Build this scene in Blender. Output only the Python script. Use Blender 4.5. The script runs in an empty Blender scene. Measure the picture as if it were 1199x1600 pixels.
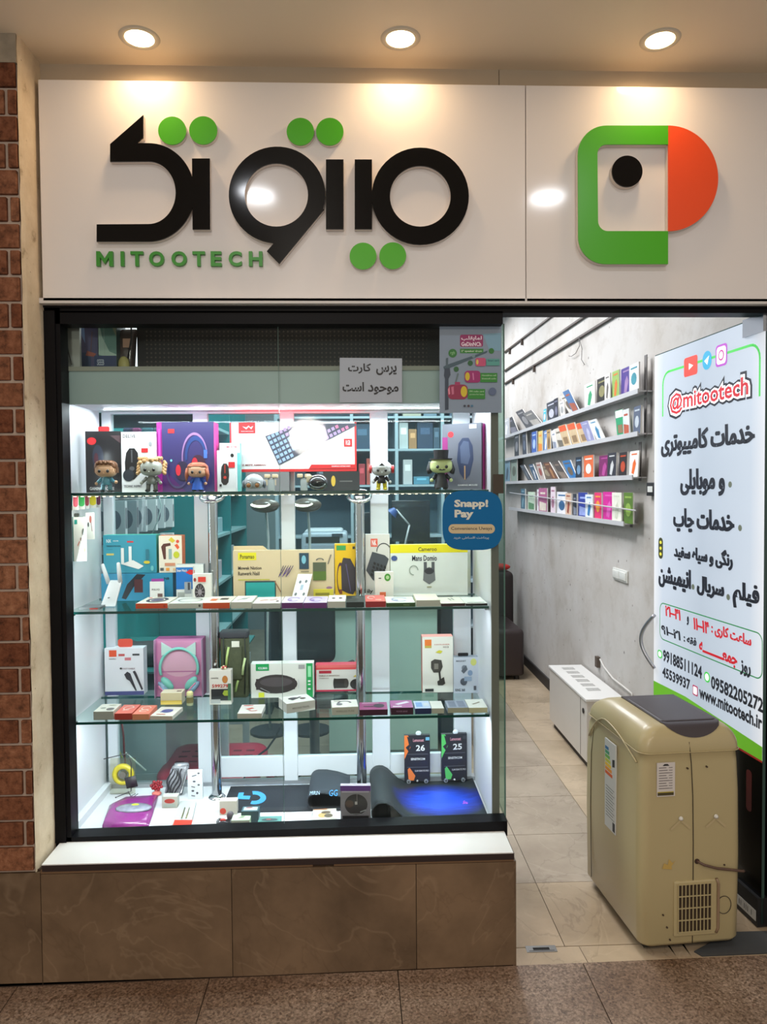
import bpy, bmesh, math, random, unicodedata
from mathutils import Matrix, Vector
random.seed(7)
SC = bpy.context.scene
COL = SC.collection
PI = math.pi
# ---------------------------------------------------------------- camera, world, exposure
FPX = 1150.0                       # focal length in pixels of the 1199 x 1600 frame
EYE = Vector((0.0, -2.28, 1.455))
YAW, PIT, ROL = 0.036875, -0.031447, 0.008216
def _cam_axes():
    cy, sy, cp, sp, cr, sr = math.cos(YAW), math.sin(YAW), math.cos(PIT), math.sin(PIT), math.cos(ROL), math.sin(ROL)
    Ry = Matrix(((cy, 0, sy), (0, 1, 0), (-sy, 0, cy)))
    Rp = Matrix(((1, 0, 0), (0, cp, -sp), (0, sp, cp)))
    Rr = Matrix(((cr, -sr, 0), (sr, cr, 0), (0, 0, 1)))
    R = Ry @ Rp @ Rr
    w = lambda c: Vector((R[0][c], R[2][c], -R[1][c]))
    return w(0), w(1), w(2)
AX, AD, AF = _cam_axes()           # right, down, forward
cd = bpy.data.cameras.new('camera')
cd.sensor_fit = 'VERTICAL'; cd.sensor_height = 36.0; cd.lens = 36.0 * FPX / 1600.0
cd.clip_start = 0.05; cd.clip_end = 60
cam = bpy.data.objects.new('camera', cd); COL.objects.link(cam)
m = Matrix.Identity(4)
for i in range(3):
    m[i][0] = AX[i]; m[i][1] = -AD[i]; m[i][2] = -AF[i]; m[i][3] = EYE[i]
cam.matrix_world = m
SC.camera = cam
w = bpy.data.worlds.new('mall_ambient'); SC.world = w; w.use_nodes = True
w.node_tree.nodes['Background'].inputs[0].default_value = (1.0, 0.94, 0.88, 1)
w.node_tree.nodes['Background'].inputs[1].default_value = 0.5
SC.view_settings.view_transform = 'Standard'; SC.view_settings.look = 'None'
SC.view_settings.gamma = 1.0; SC.view_settings.use_curve_mapping = False
SC.view_settings.exposure = 0.0
SC.cycles.max_bounces = 8; SC.cycles.transparent_max_bounces = 24
SC.cycles.caustics_reflective = False; SC.cycles.caustics_refractive = False
SC.cycles.sample_clamp_indirect = 4.0
def area(name, loc, size, power, col=(1, 1, 1), direction=(0, 0, -1), sy=None, spread=None):
    l = bpy.data.lights.new(name, 'AREA'); l.energy = power; l.color = col
    l.shape = 'RECTANGLE' if sy else 'SQUARE'; l.size = size
    if sy: l.size_y = sy
    if spread: l.spread = spread
    o = bpy.data.objects.new(name, l); COL.objects.link(o); o.location = loc
    o.rotation_euler = Vector(direction).to_track_quat('-Z', 'Y').to_euler()
    return o
WARM = (1.0, 0.66, 0.36); COOL = (0.86, 0.93, 1.0); NEUT = (1.0, 0.95, 0.88)
# mall ceiling fittings in front of the shop, plus one added fill
area('mall_lamp_and_fill', (-0.42, -1.0, 2.74), 0.15, 3.5, (.92, .95, 1)).data.shape = 'DISK'
area('mall_lamp_and_fill', (0.86, -1.0, 2.74), 0.15, 3.5, (.92, .95, 1)).data.shape = 'DISK'
area('mall_lamp_and_fill', (0.2, -3.1, 2.74), 3.0, 48, (1, .88, .74), sy=.26)  # added warm fill strip, brightens the whole shopfront
lo = area('mall_lamp_opposite', (-.43, -4.25, 1.93), .34, 24, (1, .93, .84), (0, 1, -.05)); lo.data.shape = 'DISK'
# shop ceiling fittings, plus one added fill
area('shop_lamp_and_fill', (-0.3, 0.95, 3.0), 0.5, 48, (.95, .97, 1))  # added fill, brightens the counter front and hung cartons
area('shop_lamp_and_fill', (0.45, 1.3, 3.0), 0.6, 13, (.95, .97, 1))
area('shop_lamp_and_fill', (0.2, 2.6, 3.0), 0.9, 50, (.95, .97, 1))
area('shop_lamp_and_fill', (0.5, 4.2, 3.0), 0.9, 44, (.95, .97, 1))

# ---------------------------------------------------------------- pixel <-> place helpers (all at real depths)
def ray(px, py):
    return AX * ((px - 599.5) / FPX) + AD * ((py - 800.0) / FPX) + AF
def P(px, py, Y):
    d = ray(px, py); return EYE + d * ((Y - EYE.y) / d.y)
def PZ(px, py, Z):
    d = ray(px, py); return EYE + d * ((Z - EYE.z) / d.z)
def PXX(px, py, X):
    d = ray(px, py); return EYE + d * ((X - EYE.x) / d.x)
def PN(px, py, o, n):
    d = ray(px, py); return EYE + d * ((o - EYE).dot(n) / d.dot(n))

# ---------------------------------------------------------------- materials
_m = {}
def lin(c):
    c = c / 255.0
    return c / 12.92 if c <= 0.04045 else ((c + 0.055) / 1.055) ** 2.4
def rgb(c):
    if isinstance(c, str): c = tuple(int(c[i:i + 2], 16) for i in (0, 2, 4))
    return (lin(c[0]), lin(c[1]), lin(c[2]), 1)
def M(c, rough=.5, metal=0., coat=0., emit=0., noise=.06, scale=9., bump=0., bscale=60., name=None, spec=.5):
    key = (c, rough, metal, coat, emit, noise, scale, bump, bscale, spec)
    if key in _m: return _m[key]
    mt = bpy.data.materials.new(name or 'surface'); mt.use_nodes = True; nt = mt.node_tree
    b = nt.nodes['Principled BSDF']; base = rgb(c)
    b.inputs['Roughness'].default_value = rough; b.inputs['Metallic'].default_value = metal
    b.inputs['Coat Weight'].default_value = coat; b.inputs['Coat Roughness'].default_value = .08; b.inputs['Specular IOR Level'].default_value = spec
    if noise > 0:
        tc = nt.nodes.new('ShaderNodeTexCoord'); nz = nt.nodes.new('ShaderNodeTexNoise')
        nz.inputs['Scale'].default_value = scale; nz.inputs['Detail'].default_value = 3
        nt.links.new(tc.outputs['Object'], nz.inputs['Vector'])
        mx = nt.nodes.new('ShaderNodeMix'); mx.data_type = 'RGBA'
        mx.inputs[6].default_value = tuple(v * (1 - noise) for v in base[:3]) + (1,)
        mx.inputs[7].default_value = tuple(min(1, v * (1 + noise)) for v in base[:3]) + (1,)
        nt.links.new(nz.outputs['Fac'], mx.inputs[0]); nt.links.new(mx.outputs[2], b.inputs['Base Color'])
        if bump:
            n2 = nt.nodes.new('ShaderNodeTexNoise'); n2.inputs['Scale'].default_value = bscale; n2.inputs['Detail'].default_value = 5
            nt.links.new(tc.outputs['Object'], n2.inputs['Vector'])
            bp = nt.nodes.new('ShaderNodeBump'); bp.inputs['Strength'].default_value = bump; bp.inputs['Distance'].default_value = .004
            nt.links.new(n2.outputs['Fac'], bp.inputs['Height']); nt.links.new(bp.outputs[0], b.inputs['Normal'])
    else:
        b.inputs['Base Color'].default_value = base
    if emit:
        b.inputs['Emission Color'].default_value = base; b.inputs['Emission Strength'].default_value = emit
    _m[key] = mt; return mt
def glassmat(name, tint=(235, 245, 240), refl=1.0, rough=.02, opaque=0.0, body=(255, 255, 255)):
    """thin sheet glass: clear transmission with a fresnel reflection on top"""
    mt = bpy.data.materials.new(name); mt.use_nodes = True; nt = mt.node_tree; nt.nodes.clear()
    o = nt.nodes.new('ShaderNodeOutputMaterial'); t = nt.nodes.new('ShaderNodeBsdfTransparent'); g = nt.nodes.new('ShaderNodeBsdfGlossy')
    t.inputs[0].default_value = rgb(tint); g.inputs['Roughness'].default_value = rough
    f = nt.nodes.new('ShaderNodeFresnel'); f.inputs['IOR'].default_value = 1.45
    mu = nt.nodes.new('ShaderNodeMath'); mu.operation = 'MULTIPLY'; mu.inputs[1].default_value = refl; nt.links.new(f.outputs[0], mu.inputs[0])
    mx = nt.nodes.new('ShaderNodeMixShader'); nt.links.new(mu.outputs[0], mx.inputs[0])
    src = t.outputs[0]
    if opaque:
        d = nt.nodes.new('ShaderNodeBsdfDiffuse'); d.inputs[0].default_value = rgb(body)
        m2 = nt.nodes.new('ShaderNodeMixShader'); m2.inputs[0].default_value = opaque
        nt.links.new(t.outputs[0], m2.inputs[1]); nt.links.new(d.outputs[0], m2.inputs[2]); src = m2.outputs[0]
    nt.links.new(src, mx.inputs[1]); nt.links.new(g.outputs[0], mx.inputs[2]); nt.links.new(mx.outputs[0], o.inputs[0])
    return mt
def nodemat(name, build, rough=.5, coat=0., spec=.5):
    mt = bpy.data.materials.new(name); mt.use_nodes = True; nt = mt.node_tree
    b = nt.nodes['Principled BSDF']; b.inputs['Roughness'].default_value = rough; b.inputs['Coat Weight'].default_value = coat
    b.inputs['Coat Roughness'].default_value = .08; b.inputs['Specular IOR Level'].default_value = spec
    tc = nt.nodes.new('ShaderNodeTexCoord')
    build(nt, b, tc); return mt
def N(nt, kind, **k):
    n = nt.nodes.new(kind)
    for a, v in k.items():
        if a in n.inputs: n.inputs[a].default_value = v
        else: setattr(n, a, v)
    return n
def ramp(nt, fac, stops):
    r = nt.nodes.new('ShaderNodeValToRGB'); e = r.color_ramp.elements
    while len(e) < len(stops): e.new(.5)
    for i, (p, c) in enumerate(stops): e[i].position = p; e[i].color = rgb(c)
    nt.links.new(fac, r.inputs[0]); return r.outputs[0]
def mixc(nt, fac, a, b, mode='MIX'):
    x = nt.nodes.new('ShaderNodeMix'); x.data_type = 'RGBA'; x.blend_type = mode
    for i, v in ((0, fac), (6, a), (7, b)):
        if isinstance(v, (int, float)): x.inputs[i].default_value = v
        elif isinstance(v, tuple): x.inputs[i].default_value = rgb(v)
        else: nt.links.new(v, x.inputs[i])
    return x.outputs[2]

# ---------------------------------------------------------------- text and outline geometry
_forms = {}
for cp in list(range(0xFB50, 0xFE00)) + list(range(0xFE70, 0xFEFD)):
    d = unicodedata.decomposition(chr(cp)).split()
    if len(d) == 2 and d[0] in ('<isolated>', '<final>', '<initial>', '<medial>'):
        _forms.setdefault(chr(int(d[1], 16)), {})[d[0]] = chr(cp)
def persian(s):
    out = []
    for wd in s.split(' '):
        o = []
        for i, ch in enumerate(wd):
            f = _forms.get(ch)
            if not f: o.append(ch); continue
            pv = i > 0 and '<initial>' in _forms.get(wd[i - 1], {})
            nx = i + 1 < len(wd) and wd[i + 1] in _forms and '<initial>' in f
            k = '<medial>' if pv and nx else '<final>' if pv else '<initial>' if nx else '<isolated>'
            o.append(f.get(k, ch))
        out.append(''.join(reversed(o)))
    return ' '.join(reversed(out))
_tg = {}
def text_geo(s, bold=0.0, res=2, ext=0.0):
    key = (s, bold, res, ext)
    if key in _tg: return _tg[key]
    c = bpy.data.curves.new('t', 'FONT'); c.body = s; c.offset = bold; c.resolution_u = res; c.extrude = ext
    o = bpy.data.objects.new('t', c); COL.objects.link(o)
    me = o.to_mesh()
    vs = [tuple(v.co) for v in me.vertices]; fs = [tuple(p.vertices) for p in me.polygons]
    o.to_mesh_clear(); bpy.data.objects.remove(o); bpy.data.curves.remove(c)
    if not vs: vs = [(0, 0, 0), (1, 0, 0), (0, 1, 0)]; fs = [(0, 1, 2)]
    bb = (min(v[0] for v in vs), max(v[0] for v in vs), min(v[1] for v in vs), max(v[1] for v in vs))
    _tg[key] = (vs, fs, bb); return _tg[key]
def outline_geo(loops, ext):
    """closed 2D loops (outer and holes) -> filled solid of half thickness ext"""
    c = bpy.data.curves.new('c', 'CURVE'); c.dimensions = '2D'; c.fill_mode = 'BOTH'; c.extrude = ext
    for lp in loops:
        sp = c.splines.new('POLY'); sp.points.add(len(lp) - 1)
        for i, (x, y) in enumerate(lp): sp.points[i].co = (x, y, 0, 1)
        sp.use_cyclic_u = True
    o = bpy.data.objects.new('c', c); COL.objects.link(o); me = o.to_mesh()
    vs = [tuple(v.co) for v in me.vertices]; fs = [tuple(p.vertices) for p in me.polygons]
    o.to_mesh_clear(); bpy.data.objects.remove(o); bpy.data.curves.remove(c)
    return vs, fs
def arc(cx, cy, rx, ry, a0, a1, n=24):
    return [(cx + rx * math.cos(math.radians(a0 + (a1 - a0) * i / n)), cy + ry * math.sin(math.radians(a0 + (a1 - a0) * i / n))) for i in range(n + 1)]
def rrect(x0, y0, x1, y1, r, n=6):
    p = []
    for cx, cy, a in ((x1 - r, y1 - r, 0), (x0 + r, y1 - r, 90), (x0 + r, y0 + r, 180), (x1 - r, y0 + r, 270)):
        p += arc(cx, cy, r, r, a, a + 90, n)
    return p

# ---------------------------------------------------------------- mesh builder
class MB:
    def __init__(s): s.v, s.f, s.mi, s.sm, s.mats = [], [], [], [], []
    def mat(s, m):
        if m not in s.mats: s.mats.append(m)
        return s.mats.index(m)
    def add(s, vs, fs, mat, smooth=False, X=None):
        b = len(s.v); k = s.mat(mat)
        for v in vs: s.v.append(tuple(X @ Vector(v)) if X else tuple(v))
        for f in fs: s.f.append(tuple(b + i for i in f)); s.mi.append(k); s.sm.append(smooth)
        return s
    def box(s, x0, x1, y0, y1, z0, z1, mat, X=None):
        vs = [(x, y, z) for z in (z0, z1) for y in (y0, y1) for x in (x0, x1)]
        return s.add(vs, [(0, 2, 3, 1), (4, 5, 7, 6), (0, 1, 5, 4), (2, 6, 7, 3), (0, 4, 6, 2), (1, 3, 7, 5)], mat, False, X)
    def rbox(s, x0, x1, y0, y1, z0, z1, mat, mx=(0, 0), my=(0, 0), mz=(0, 0), n=4, X=None, smooth=True, fn=None):
        """box with rounded sides; each margin pair is (low side, high side)"""
        def axis(a, b, m):
            l, h = m
            ts = []
            if l > 0: ts += [(-1 + i / n, a + l, l) for i in range(n)]
            ts += [(0, a + l, l or 1e-9)]
            ts += [(0, b - h, h or 1e-9)]
            if h > 0: ts += [(i / n, b - h, h) for i in range(1, n + 1)]
            return ts
        A = [axis(x0, x1, mx), axis(y0, y1, my), axis(z0, z1, mz)]
        vs, idx, fs = [], {}, []
        def vert(i, j, k):
            key = (i, j, k)
            if key in idx: return idx[key]
            d = [A[0][i][0], A[1][j][0], A[2][k][0]]
            mxd = max(abs(t) for t in d); L = math.sqrt(sum(t * t for t in d))
            if L > 0: d = [t * mxd / L for t in d]
            p = [A[q][(i, j, k)[q]][1] + d[q] * A[q][(i, j, k)[q]][2] for q in range(3)]
            if fn: p = fn(p)
            idx[key] = len(vs); vs.append(tuple(p)); return idx[key]
        nx, ny, nz = len(A[0]), len(A[1]), len(A[2])
        for j in range(ny - 1):
            for k in range(nz - 1):
                fs.append((vert(0, j, k), vert(0, j, k + 1), vert(0, j + 1, k + 1), vert(0, j + 1, k)))
                fs.append((vert(nx - 1, j, k), vert(nx - 1, j + 1, k), vert(nx - 1, j + 1, k + 1), vert(nx - 1, j, k + 1)))
        for i in range(nx - 1):
            for k in range(nz - 1):
                fs.append((vert(i, 0, k), vert(i + 1, 0, k), vert(i + 1, 0, k + 1), vert(i, 0, k + 1)))
                fs.append((vert(i, ny - 1, k), vert(i, ny - 1, k + 1), vert(i + 1, ny - 1, k + 1), vert(i + 1, ny - 1, k)))
            for j in range(ny - 1):
                fs.append((vert(i, j, 0), vert(i, j + 1, 0), vert(i + 1, j + 1, 0), vert(i + 1, j, 0)))
                fs.append((vert(i, j, nz - 1), vert(i + 1, j, nz - 1), vert(i + 1, j + 1, nz - 1), vert(i, j + 1, nz - 1)))
        return s.add(vs, fs, mat, smooth, X)
    def cyl(s, p0, p1, r0, r1=None, mat=None, n=14, caps=True, X=None, smooth=True):
        r1 = r0 if r1 is None else r1
        p0, p1 = Vector(p0), Vector(p1); d = (p1 - p0).normalized()
        a = d.orthogonal().normalized(); b = d.cross(a)
        vs = []
        for p, r in ((p0, r0), (p1, r1)):
            for i in range(n):
                t = 2 * PI * i / n; vs.append(tuple(p + a * (r * math.cos(t)) + b * (r * math.sin(t))))
        s.add(vs, [(i, (i + 1) % n, n + (i + 1) % n, n + i) for i in range(n)], mat, smooth, X)
        if caps: s.add(vs, [tuple(range(n - 1, -1, -1)), tuple(range(n, 2 * n))], mat, False, X)
        return s
    def tube(s, pts, r, mat, n=7, closed=False, X=None, smooth=True, rs=None):
        pts = [Vector(p) for p in pts]; m = len(pts); vs = []; a = None
        for i in range(m):
            q0, q1 = (pts[i - 1], pts[(i + 1) % m]) if closed else (pts[max(0, i - 1)], pts[min(m - 1, i + 1)])
            d = (q1 - q0).normalized()
            a = d.orthogonal().normalized() if a is None else (a - d * a.dot(d)).normalized()
            b = d.cross(a); rr = rs[i] if rs else r
            for k in range(n):
                t = 2 * PI * k / n; vs.append(tuple(pts[i] + a * (rr * math.cos(t)) + b * (rr * math.sin(t))))
        fs = []
        for i in range(m if closed else m - 1):
            j = (i + 1) % m
            fs += [(i * n + k, i * n + (k + 1) % n, j * n + (k + 1) % n, j * n + k) for k in range(n)]
        if not closed: fs += [tuple(range(n - 1, -1, -1)), tuple((m - 1) * n + k for k in range(n))]
        return s.add(vs, fs, mat, smooth, X)
    def lathe(s, prof, mat, c=(0, 0, 0), n=20, X=None, smooth=True):
        vs = []; 
        for r, z in prof:
            for i in range(n):
                t = 2 * PI * i / n; vs.append((c[0] + r * math.cos(t), c[1] + r * math.sin(t), c[2] + z))
        fs = [(j * n + i, j * n + (i + 1) % n, (j + 1) * n + (i + 1) % n, (j + 1) * n + i) for j in range(len(prof) - 1) for i in range(n)]
        return s.add(vs, fs, mat, smooth, X)
    def ell(s, c, r, mat, n=12, X=None, fn=None):
        if isinstance(r, (int, float)): r = (r, r, r)
        vs = [(0, 0, -1)]
        for j in range(1, n // 2 + 1):
            ph = -PI / 2 + PI * j / (n // 2 + 1)
            vs += [(math.cos(ph) * math.cos(2 * PI * i / n), math.cos(ph) * math.sin(2 * PI * i / n), math.sin(ph)) for i in range(n)]
        vs.append((0, 0, 1)); L = len(vs) - 1; R = n // 2
        fs = [(0, 1 + (i + 1) % n, 1 + i) for i in range(n)] + [(L, L - n + i, L - n + (i + 1) % n) for i in range(n)]
        fs += [(1 + j * n + i, 1 + j * n + (i + 1) % n, 1 + (j + 1) * n + (i + 1) % n, 1 + (j + 1) * n + i) for j in range(R - 1) for i in range(n)]
        if fn: vs = [fn(v) for v in vs]
        return s.add([(c[0] + v[0] * r[0], c[1] + v[1] * r[1], c[2] + v[2] * r[2]) for v in vs], fs, mat, True, X)
    def poly(s, pts, mat, X=None): return s.add(pts, [tuple(range(len(pts)))], mat, False, X)
    def prism(s, pts, d0, d1, mat, side=None, fr=None):
        """pts (u, v) loop in a frame fr(u, v, d); front face at d0"""
        fr = fr or (lambda u, v, d: (u, d, v)); n = len(pts)
        s.add([fr(u, v, d0) for u, v in pts] + [fr(u, v, d1) for u, v in pts],
              [tuple(range(n)), tuple(range(2 * n - 1, n - 1, -1))], mat)
        s.add([fr(u, v, d0) for u, v in pts] + [fr(u, v, d1) for u, v in pts],
              [(i, n + i, n + (i + 1) % n, (i + 1) % n) for i in range(n)], side or mat)
        return s
    def textfit(s, string, u0, u1, v0, v1, d, mat, fr, bold=0., rot=None):
        vs, fs, bb = text_geo(string, bold)
        kx = (u1 - u0) / max(1e-6, bb[1] - bb[0]); ky = (v1 - v0) / max(1e-6, bb[3] - bb[2])
        return s.add([fr(u0 + (x - bb[0]) * kx, v0 + (y - bb[2]) * ky, d) for x, y, z in vs], fs, mat)
    def build(s, name, parent=None, local=False, loc=None):
        me = bpy.data.meshes.new(name)
        off = Vector((0, 0, 0))
        if parent is not None and not local: off = world_loc(parent)
        if loc is not None: off = Vector(loc)
        me.from_pydata([tuple(Vector(v) - off) for v in s.v] if off.length > 0 else s.v, [], s.f)
        for mt in s.mats: me.materials.append(mt)
        me.polygons.foreach_set('material_index', s.mi); me.polygons.foreach_set('use_smooth', s.sm)
        me.update()
        o = bpy.data.objects.new(name, me); COL.objects.link(o)
        if parent is not None: o.parent = parent
        if loc is not None: o.location = loc
        return o
def world_loc(o):
    l = Vector(o.location)
    while o.parent: o = o.parent; l = l + Vector(o.location)
    return l
def tag(o, label=None, cat=None, group=None, kind=None):
    if label: o['label'] = label
    if cat: o['category'] = cat
    if group: o['group'] = group
    if kind: o['kind'] = kind
    return o
def thing(name, label, cat, loc=(0, 0, 0), rz=0., group=None):
    o = bpy.data.objects.new(name, None); COL.objects.link(o); o.empty_display_size = .05
    o.location = loc; o.rotation_euler = (0, 0, rz)
    return tag(o, label, cat, group)
def dup(root, loc=None, label=None, rot=None):
    r = root.copy(); COL.objects.link(r)
    if loc is not None: r.location = loc
    if rot is not None: r.rotation_euler = rot
    if label: r['label'] = label
    for ch in list(root.children):
        c = ch.copy(); COL.objects.link(c); c.parent = r
        for g in ch.children:
            d = g.copy(); COL.objects.link(d); d.parent = c
    return r
def st(o): return tag(o, kind='structure')
# ================================================================ SHELL
BLACK = M((12, 11, 14), .45, spec=.12, name='black_powder_coat')
WHITE = M((226, 226, 230), .45, name='white_laminate')
YP, YS, YF, YG = -0.10, 0.0, 0.035, 0.075     # plinth and brick, sign, window frame, glass
CZ = 2.760                      # mall ceiling height
WX, WL, YB = 1.38, -1.16, 5.4                 # shop walls
SHZ = 3.08                                    # shop ceiling
def b_ceiling(nt, b, tc):
    n = N(nt, 'ShaderNodeTexNoise', Scale=1.2, Detail=3.); nt.links.new(tc.outputs['Object'], n.inputs['Vector'])
    nt.links.new(ramp(nt, n.outputs['Fac'], [(.3, (226, 210, 184)), (.7, (234, 218, 194))]), b.inputs['Base Color'])
mb = MB(); mb.box(-3.2, 3.2, -4.4, 0.10, CZ, CZ + .12, nodemat('painted_ceiling', b_ceiling, .45))
st(mb.build('ceiling'))
# beige strip between ceiling and sign
strip = M((176, 160, 138), .7, noise=.05, name='beige_strip')
seams = [58, 780, 1230, 1560]
for a, b_ in zip(seams, seams[1:]):
    x0, x1 = P(a, 120, .045).x + .001, P(b_, 120, .045).x - .001
    mb = MB(); mb.box(x0, x1, .045, .10, P(600, 140, .045).z - .1, CZ, strip); st(mb.build('trim_ceiling_strip'))
# --- brick pier on the left
xe = P(40, 600, YP).x - .003
def b_brick(nt, b, tc):
    g = N(nt, 'ShaderNodeTexCoord'); oi = N(nt, 'ShaderNodeObjectInfo')
    n = N(nt, 'ShaderNodeTexNoise', Scale=38., Detail=8., Roughness=.7); nt.links.new(g.outputs['Object'], n.inputs['Vector'])
    c = ramp(nt, n.outputs['Fac'], [(.28, (62, 40, 29)), (.5, (138, 90, 64)), (.75, (172, 122, 92))])
    v = mixc(nt, oi.outputs['Random'], (196, 176, 168), (255, 255, 255))
    nt.links.new(mixc(nt, 1.0, c, v, 'MULTIPLY'), b.inputs['Base Color'])
    bp = N(nt, 'ShaderNodeBump', Strength=.7, Distance=.006); nt.links.new(n.outputs['Fac'], bp.inputs['Height']); nt.links.new(bp.outputs[0], b.inputs['Normal'])
BRICK = nodemat('rough_brick', b_brick, .9, spec=.2)
def b_plaster(nt, b, tc):
    n = N(nt, 'ShaderNodeTexNoise', Scale=14., Detail=8., Roughness=.65); nt.links.new(tc.outputs['Object'], n.inputs['Vector'])
    c = ramp(nt, n.outputs['Fac'], [(.22, (120, 98, 72)), (.38, (205, 186, 158)), (.8, (226, 210, 184))])
    v = N(nt, 'ShaderNodeTexVoronoi', Scale=30.); nt.links.new(tc.outputs['Object'], v.inputs['Vector'])
    s_ = ramp(nt, v.outputs['Distance'], [(.03, (110, 84, 60)), (.09, (255, 255, 255))])
    nt.links.new(mixc(nt, .55, c, s_, 'MULTIPLY'), b.inputs['Base Color'])
    bp = N(nt, 'ShaderNodeBump', Strength=.5, Distance=.005); nt.links.new(n.outputs['Fac'], bp.inputs['Height']); nt.links.new(bp.outputs[0], b.inputs['Normal'])
PLAST = nodemat('beige_plaster', b_plaster, .85, spec=.2)
MORT = M((178, 158, 142), .95, noise=.15, scale=60, bump=.6, name='mortar')
mtop = P(20, 98, YP).z; mbot = P(20, 1364, YP).z
mb = MB(); mb.box(-2.6, xe - .004, YP + .006, .35, mbot, CZ, MORT)
# ragged plaster on the reveal
n = 60; vs = []
for i in range(n + 1):
    z = mbot - .0 + (CZ - mbot) * i / n; j = random.uniform(-.003, .003)
    vs += [(xe + j * .4, YP - .002 + abs(j), z), (xe + .004 + j * .3, YP + .02, z), (xe + .006, .30, z), (xe - .03, .30, z), (xe - .03, YP, z)]
mb.add(vs, [(i * 5 + k, i * 5 + k + 1, i * 5 + 6 + k, i * 5 + 5 + k) for i in range(n) for k in range(3)], PLAST)
wall_left = st(mb.build('wall_left'))
rows = 31; pitch = (mtop - mbot) / rows
xj = P(21, 600, YP).x
k = 0
for r in range(rows):
    z0 = mbot + r * pitch + .0075; z1 = mbot + (r + 1) * pitch - .0005
    jx = xj + random.uniform(-.006, .008) if r % 2 else None
    spans = [(xe - .004, jx + .005), (jx - .005, jx - .205), (jx - .215, jx - .43)] if jx else [(xe - .004 + random.uniform(-.003, 0), xe - .215), (xe - .225, xe - .44)]
    for b_, a in spans:
        d = random.uniform(0, .004); mb = MB()
        mb.rbox(a, b_, YP - .002 - d, YP + .03, z0, z1, BRICK, (.003, .003), (.003, 0), (.003, .003), n=1, smooth=False)
        mb.build('brick', wall_left)
# cement cap where brick meets ceiling
mb = MB(); mb.box(-2.6, xe, YP - .006, .3, mtop - .002, CZ, M((150, 138, 120), .95, noise=.3, scale=30, bump=.8)); mb.build('cement_cap', wall_left)
# --- marble plinth
def b_marble(nt, b, tc, c0=(88, 70, 52), c1=(124, 101, 78), vein=(166, 142, 116)):
    oi = N(nt, 'ShaderNodeObjectInfo'); ad = N(nt, 'ShaderNodeVectorMath', operation='ADD')
    nt.links.new(tc.outputs['Object'], ad.inputs[0]); nt.links.new(oi.outputs['Random'], ad.inputs[1])
    n = N(nt, 'ShaderNodeTexNoise', Scale=3.5, Detail=8., Roughness=.6); nt.links.new(ad.outputs[0], n.inputs['Vector'])
    c = ramp(nt, n.outputs['Fac'], [(.3, c0), (.65, c1)])
    n2 = N(nt, 'ShaderNodeTexNoise', Scale=2.2, Detail=4., Distortion=1.6); nt.links.new(ad.outputs[0], n2.inputs['Vector'])
    v = ramp(nt, n2.outputs['Fac'], [(.485, (0, 0, 0)), (.5, (120, 120, 120)), (.512, (0, 0, 0))])
    x = mixc(nt, v, c, vein)
    n3 = N(nt, 'ShaderNodeTexNoise', Scale=1.7, Detail=5., Distortion=2.2); nt.links.new(tc.outputs['Object'], n3.inputs['Vector'])
    v3 = ramp(nt, n3.outputs['Fac'], [(.49, (0, 0, 0)), (.5, (130, 130, 130)), (.508, (0, 0, 0))])
    nt.links.new(mixc(nt, v3, x, (78, 58, 40)), b.inputs['Base Color'])
MARB = nodemat('brown_marble', b_marble, .38)
plinth_x = [P(-60, 1450, YP).x, P(65, 1450, YP).x, P(363, 1450, YP).x, P(651, 1450, YP).x, P(804, 1450, YP).x]
zb = 0.0; ztop = P(600, 1346, YP).z
GROUT = M((58, 42, 30), .9, name='dark_joint')
mb = MB(); mb.box(-2.6, plinth_x[-1] - .002, YP + .008, .46, -.03, ztop, GROUT); plinth = st(mb.build('wall_plinth'))
def slab(xa, xb, za, zb_):
    # feet follow the slightly falling pavement
    m_ = MB(); lo = lambda x: .010 * (x - .1)
    m_.add([(xa, YP, lo(xa)), (xb, YP, lo(xb)), (xb, YP, zb_), (xa, YP, zb_), (xa, YP + .02, lo(xa)), (xb, YP + .02, lo(xb)), (xb, YP + .02, zb_), (xa, YP + .02, zb_)],
           [(0, 1, 2, 3), (7, 6, 5, 4), (0, 3, 7, 4), (1, 5, 6, 2), (3, 2, 6, 7), (0, 4, 5, 1)], MARB)
    return m_
for i in range(4):
    zt = mbot - .002 if i == 0 else ztop - .012
    slab(plinth_x[i] + .001 - (1.9 if i == 0 else 0), plinth_x[i + 1] - .001, 0, zt).build('marble_slab', plinth)
mb = MB(); mb.box(plinth_x[-1] - .003, plinth_x[-1] + .006, YP + .001, .46, 0, ztop - .01, MARB); mb.build('marble_slab', plinth)
# thin timber batten under the sill with a gap
mb = MB(); mb.box(plinth_x[1], P(489, 1360, YP).x, YP + .002, YP + .02, ztop - .011, ztop, M((112, 84, 58), .7)); mb.build('batten', plinth)
mb = MB(); mb.box(P(522, 1360, YP).x, plinth_x[-1], YP + .002, YP + .02, ztop - .011, ztop, M((112, 84, 58), .7)); mb.build('batten', plinth)
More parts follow.
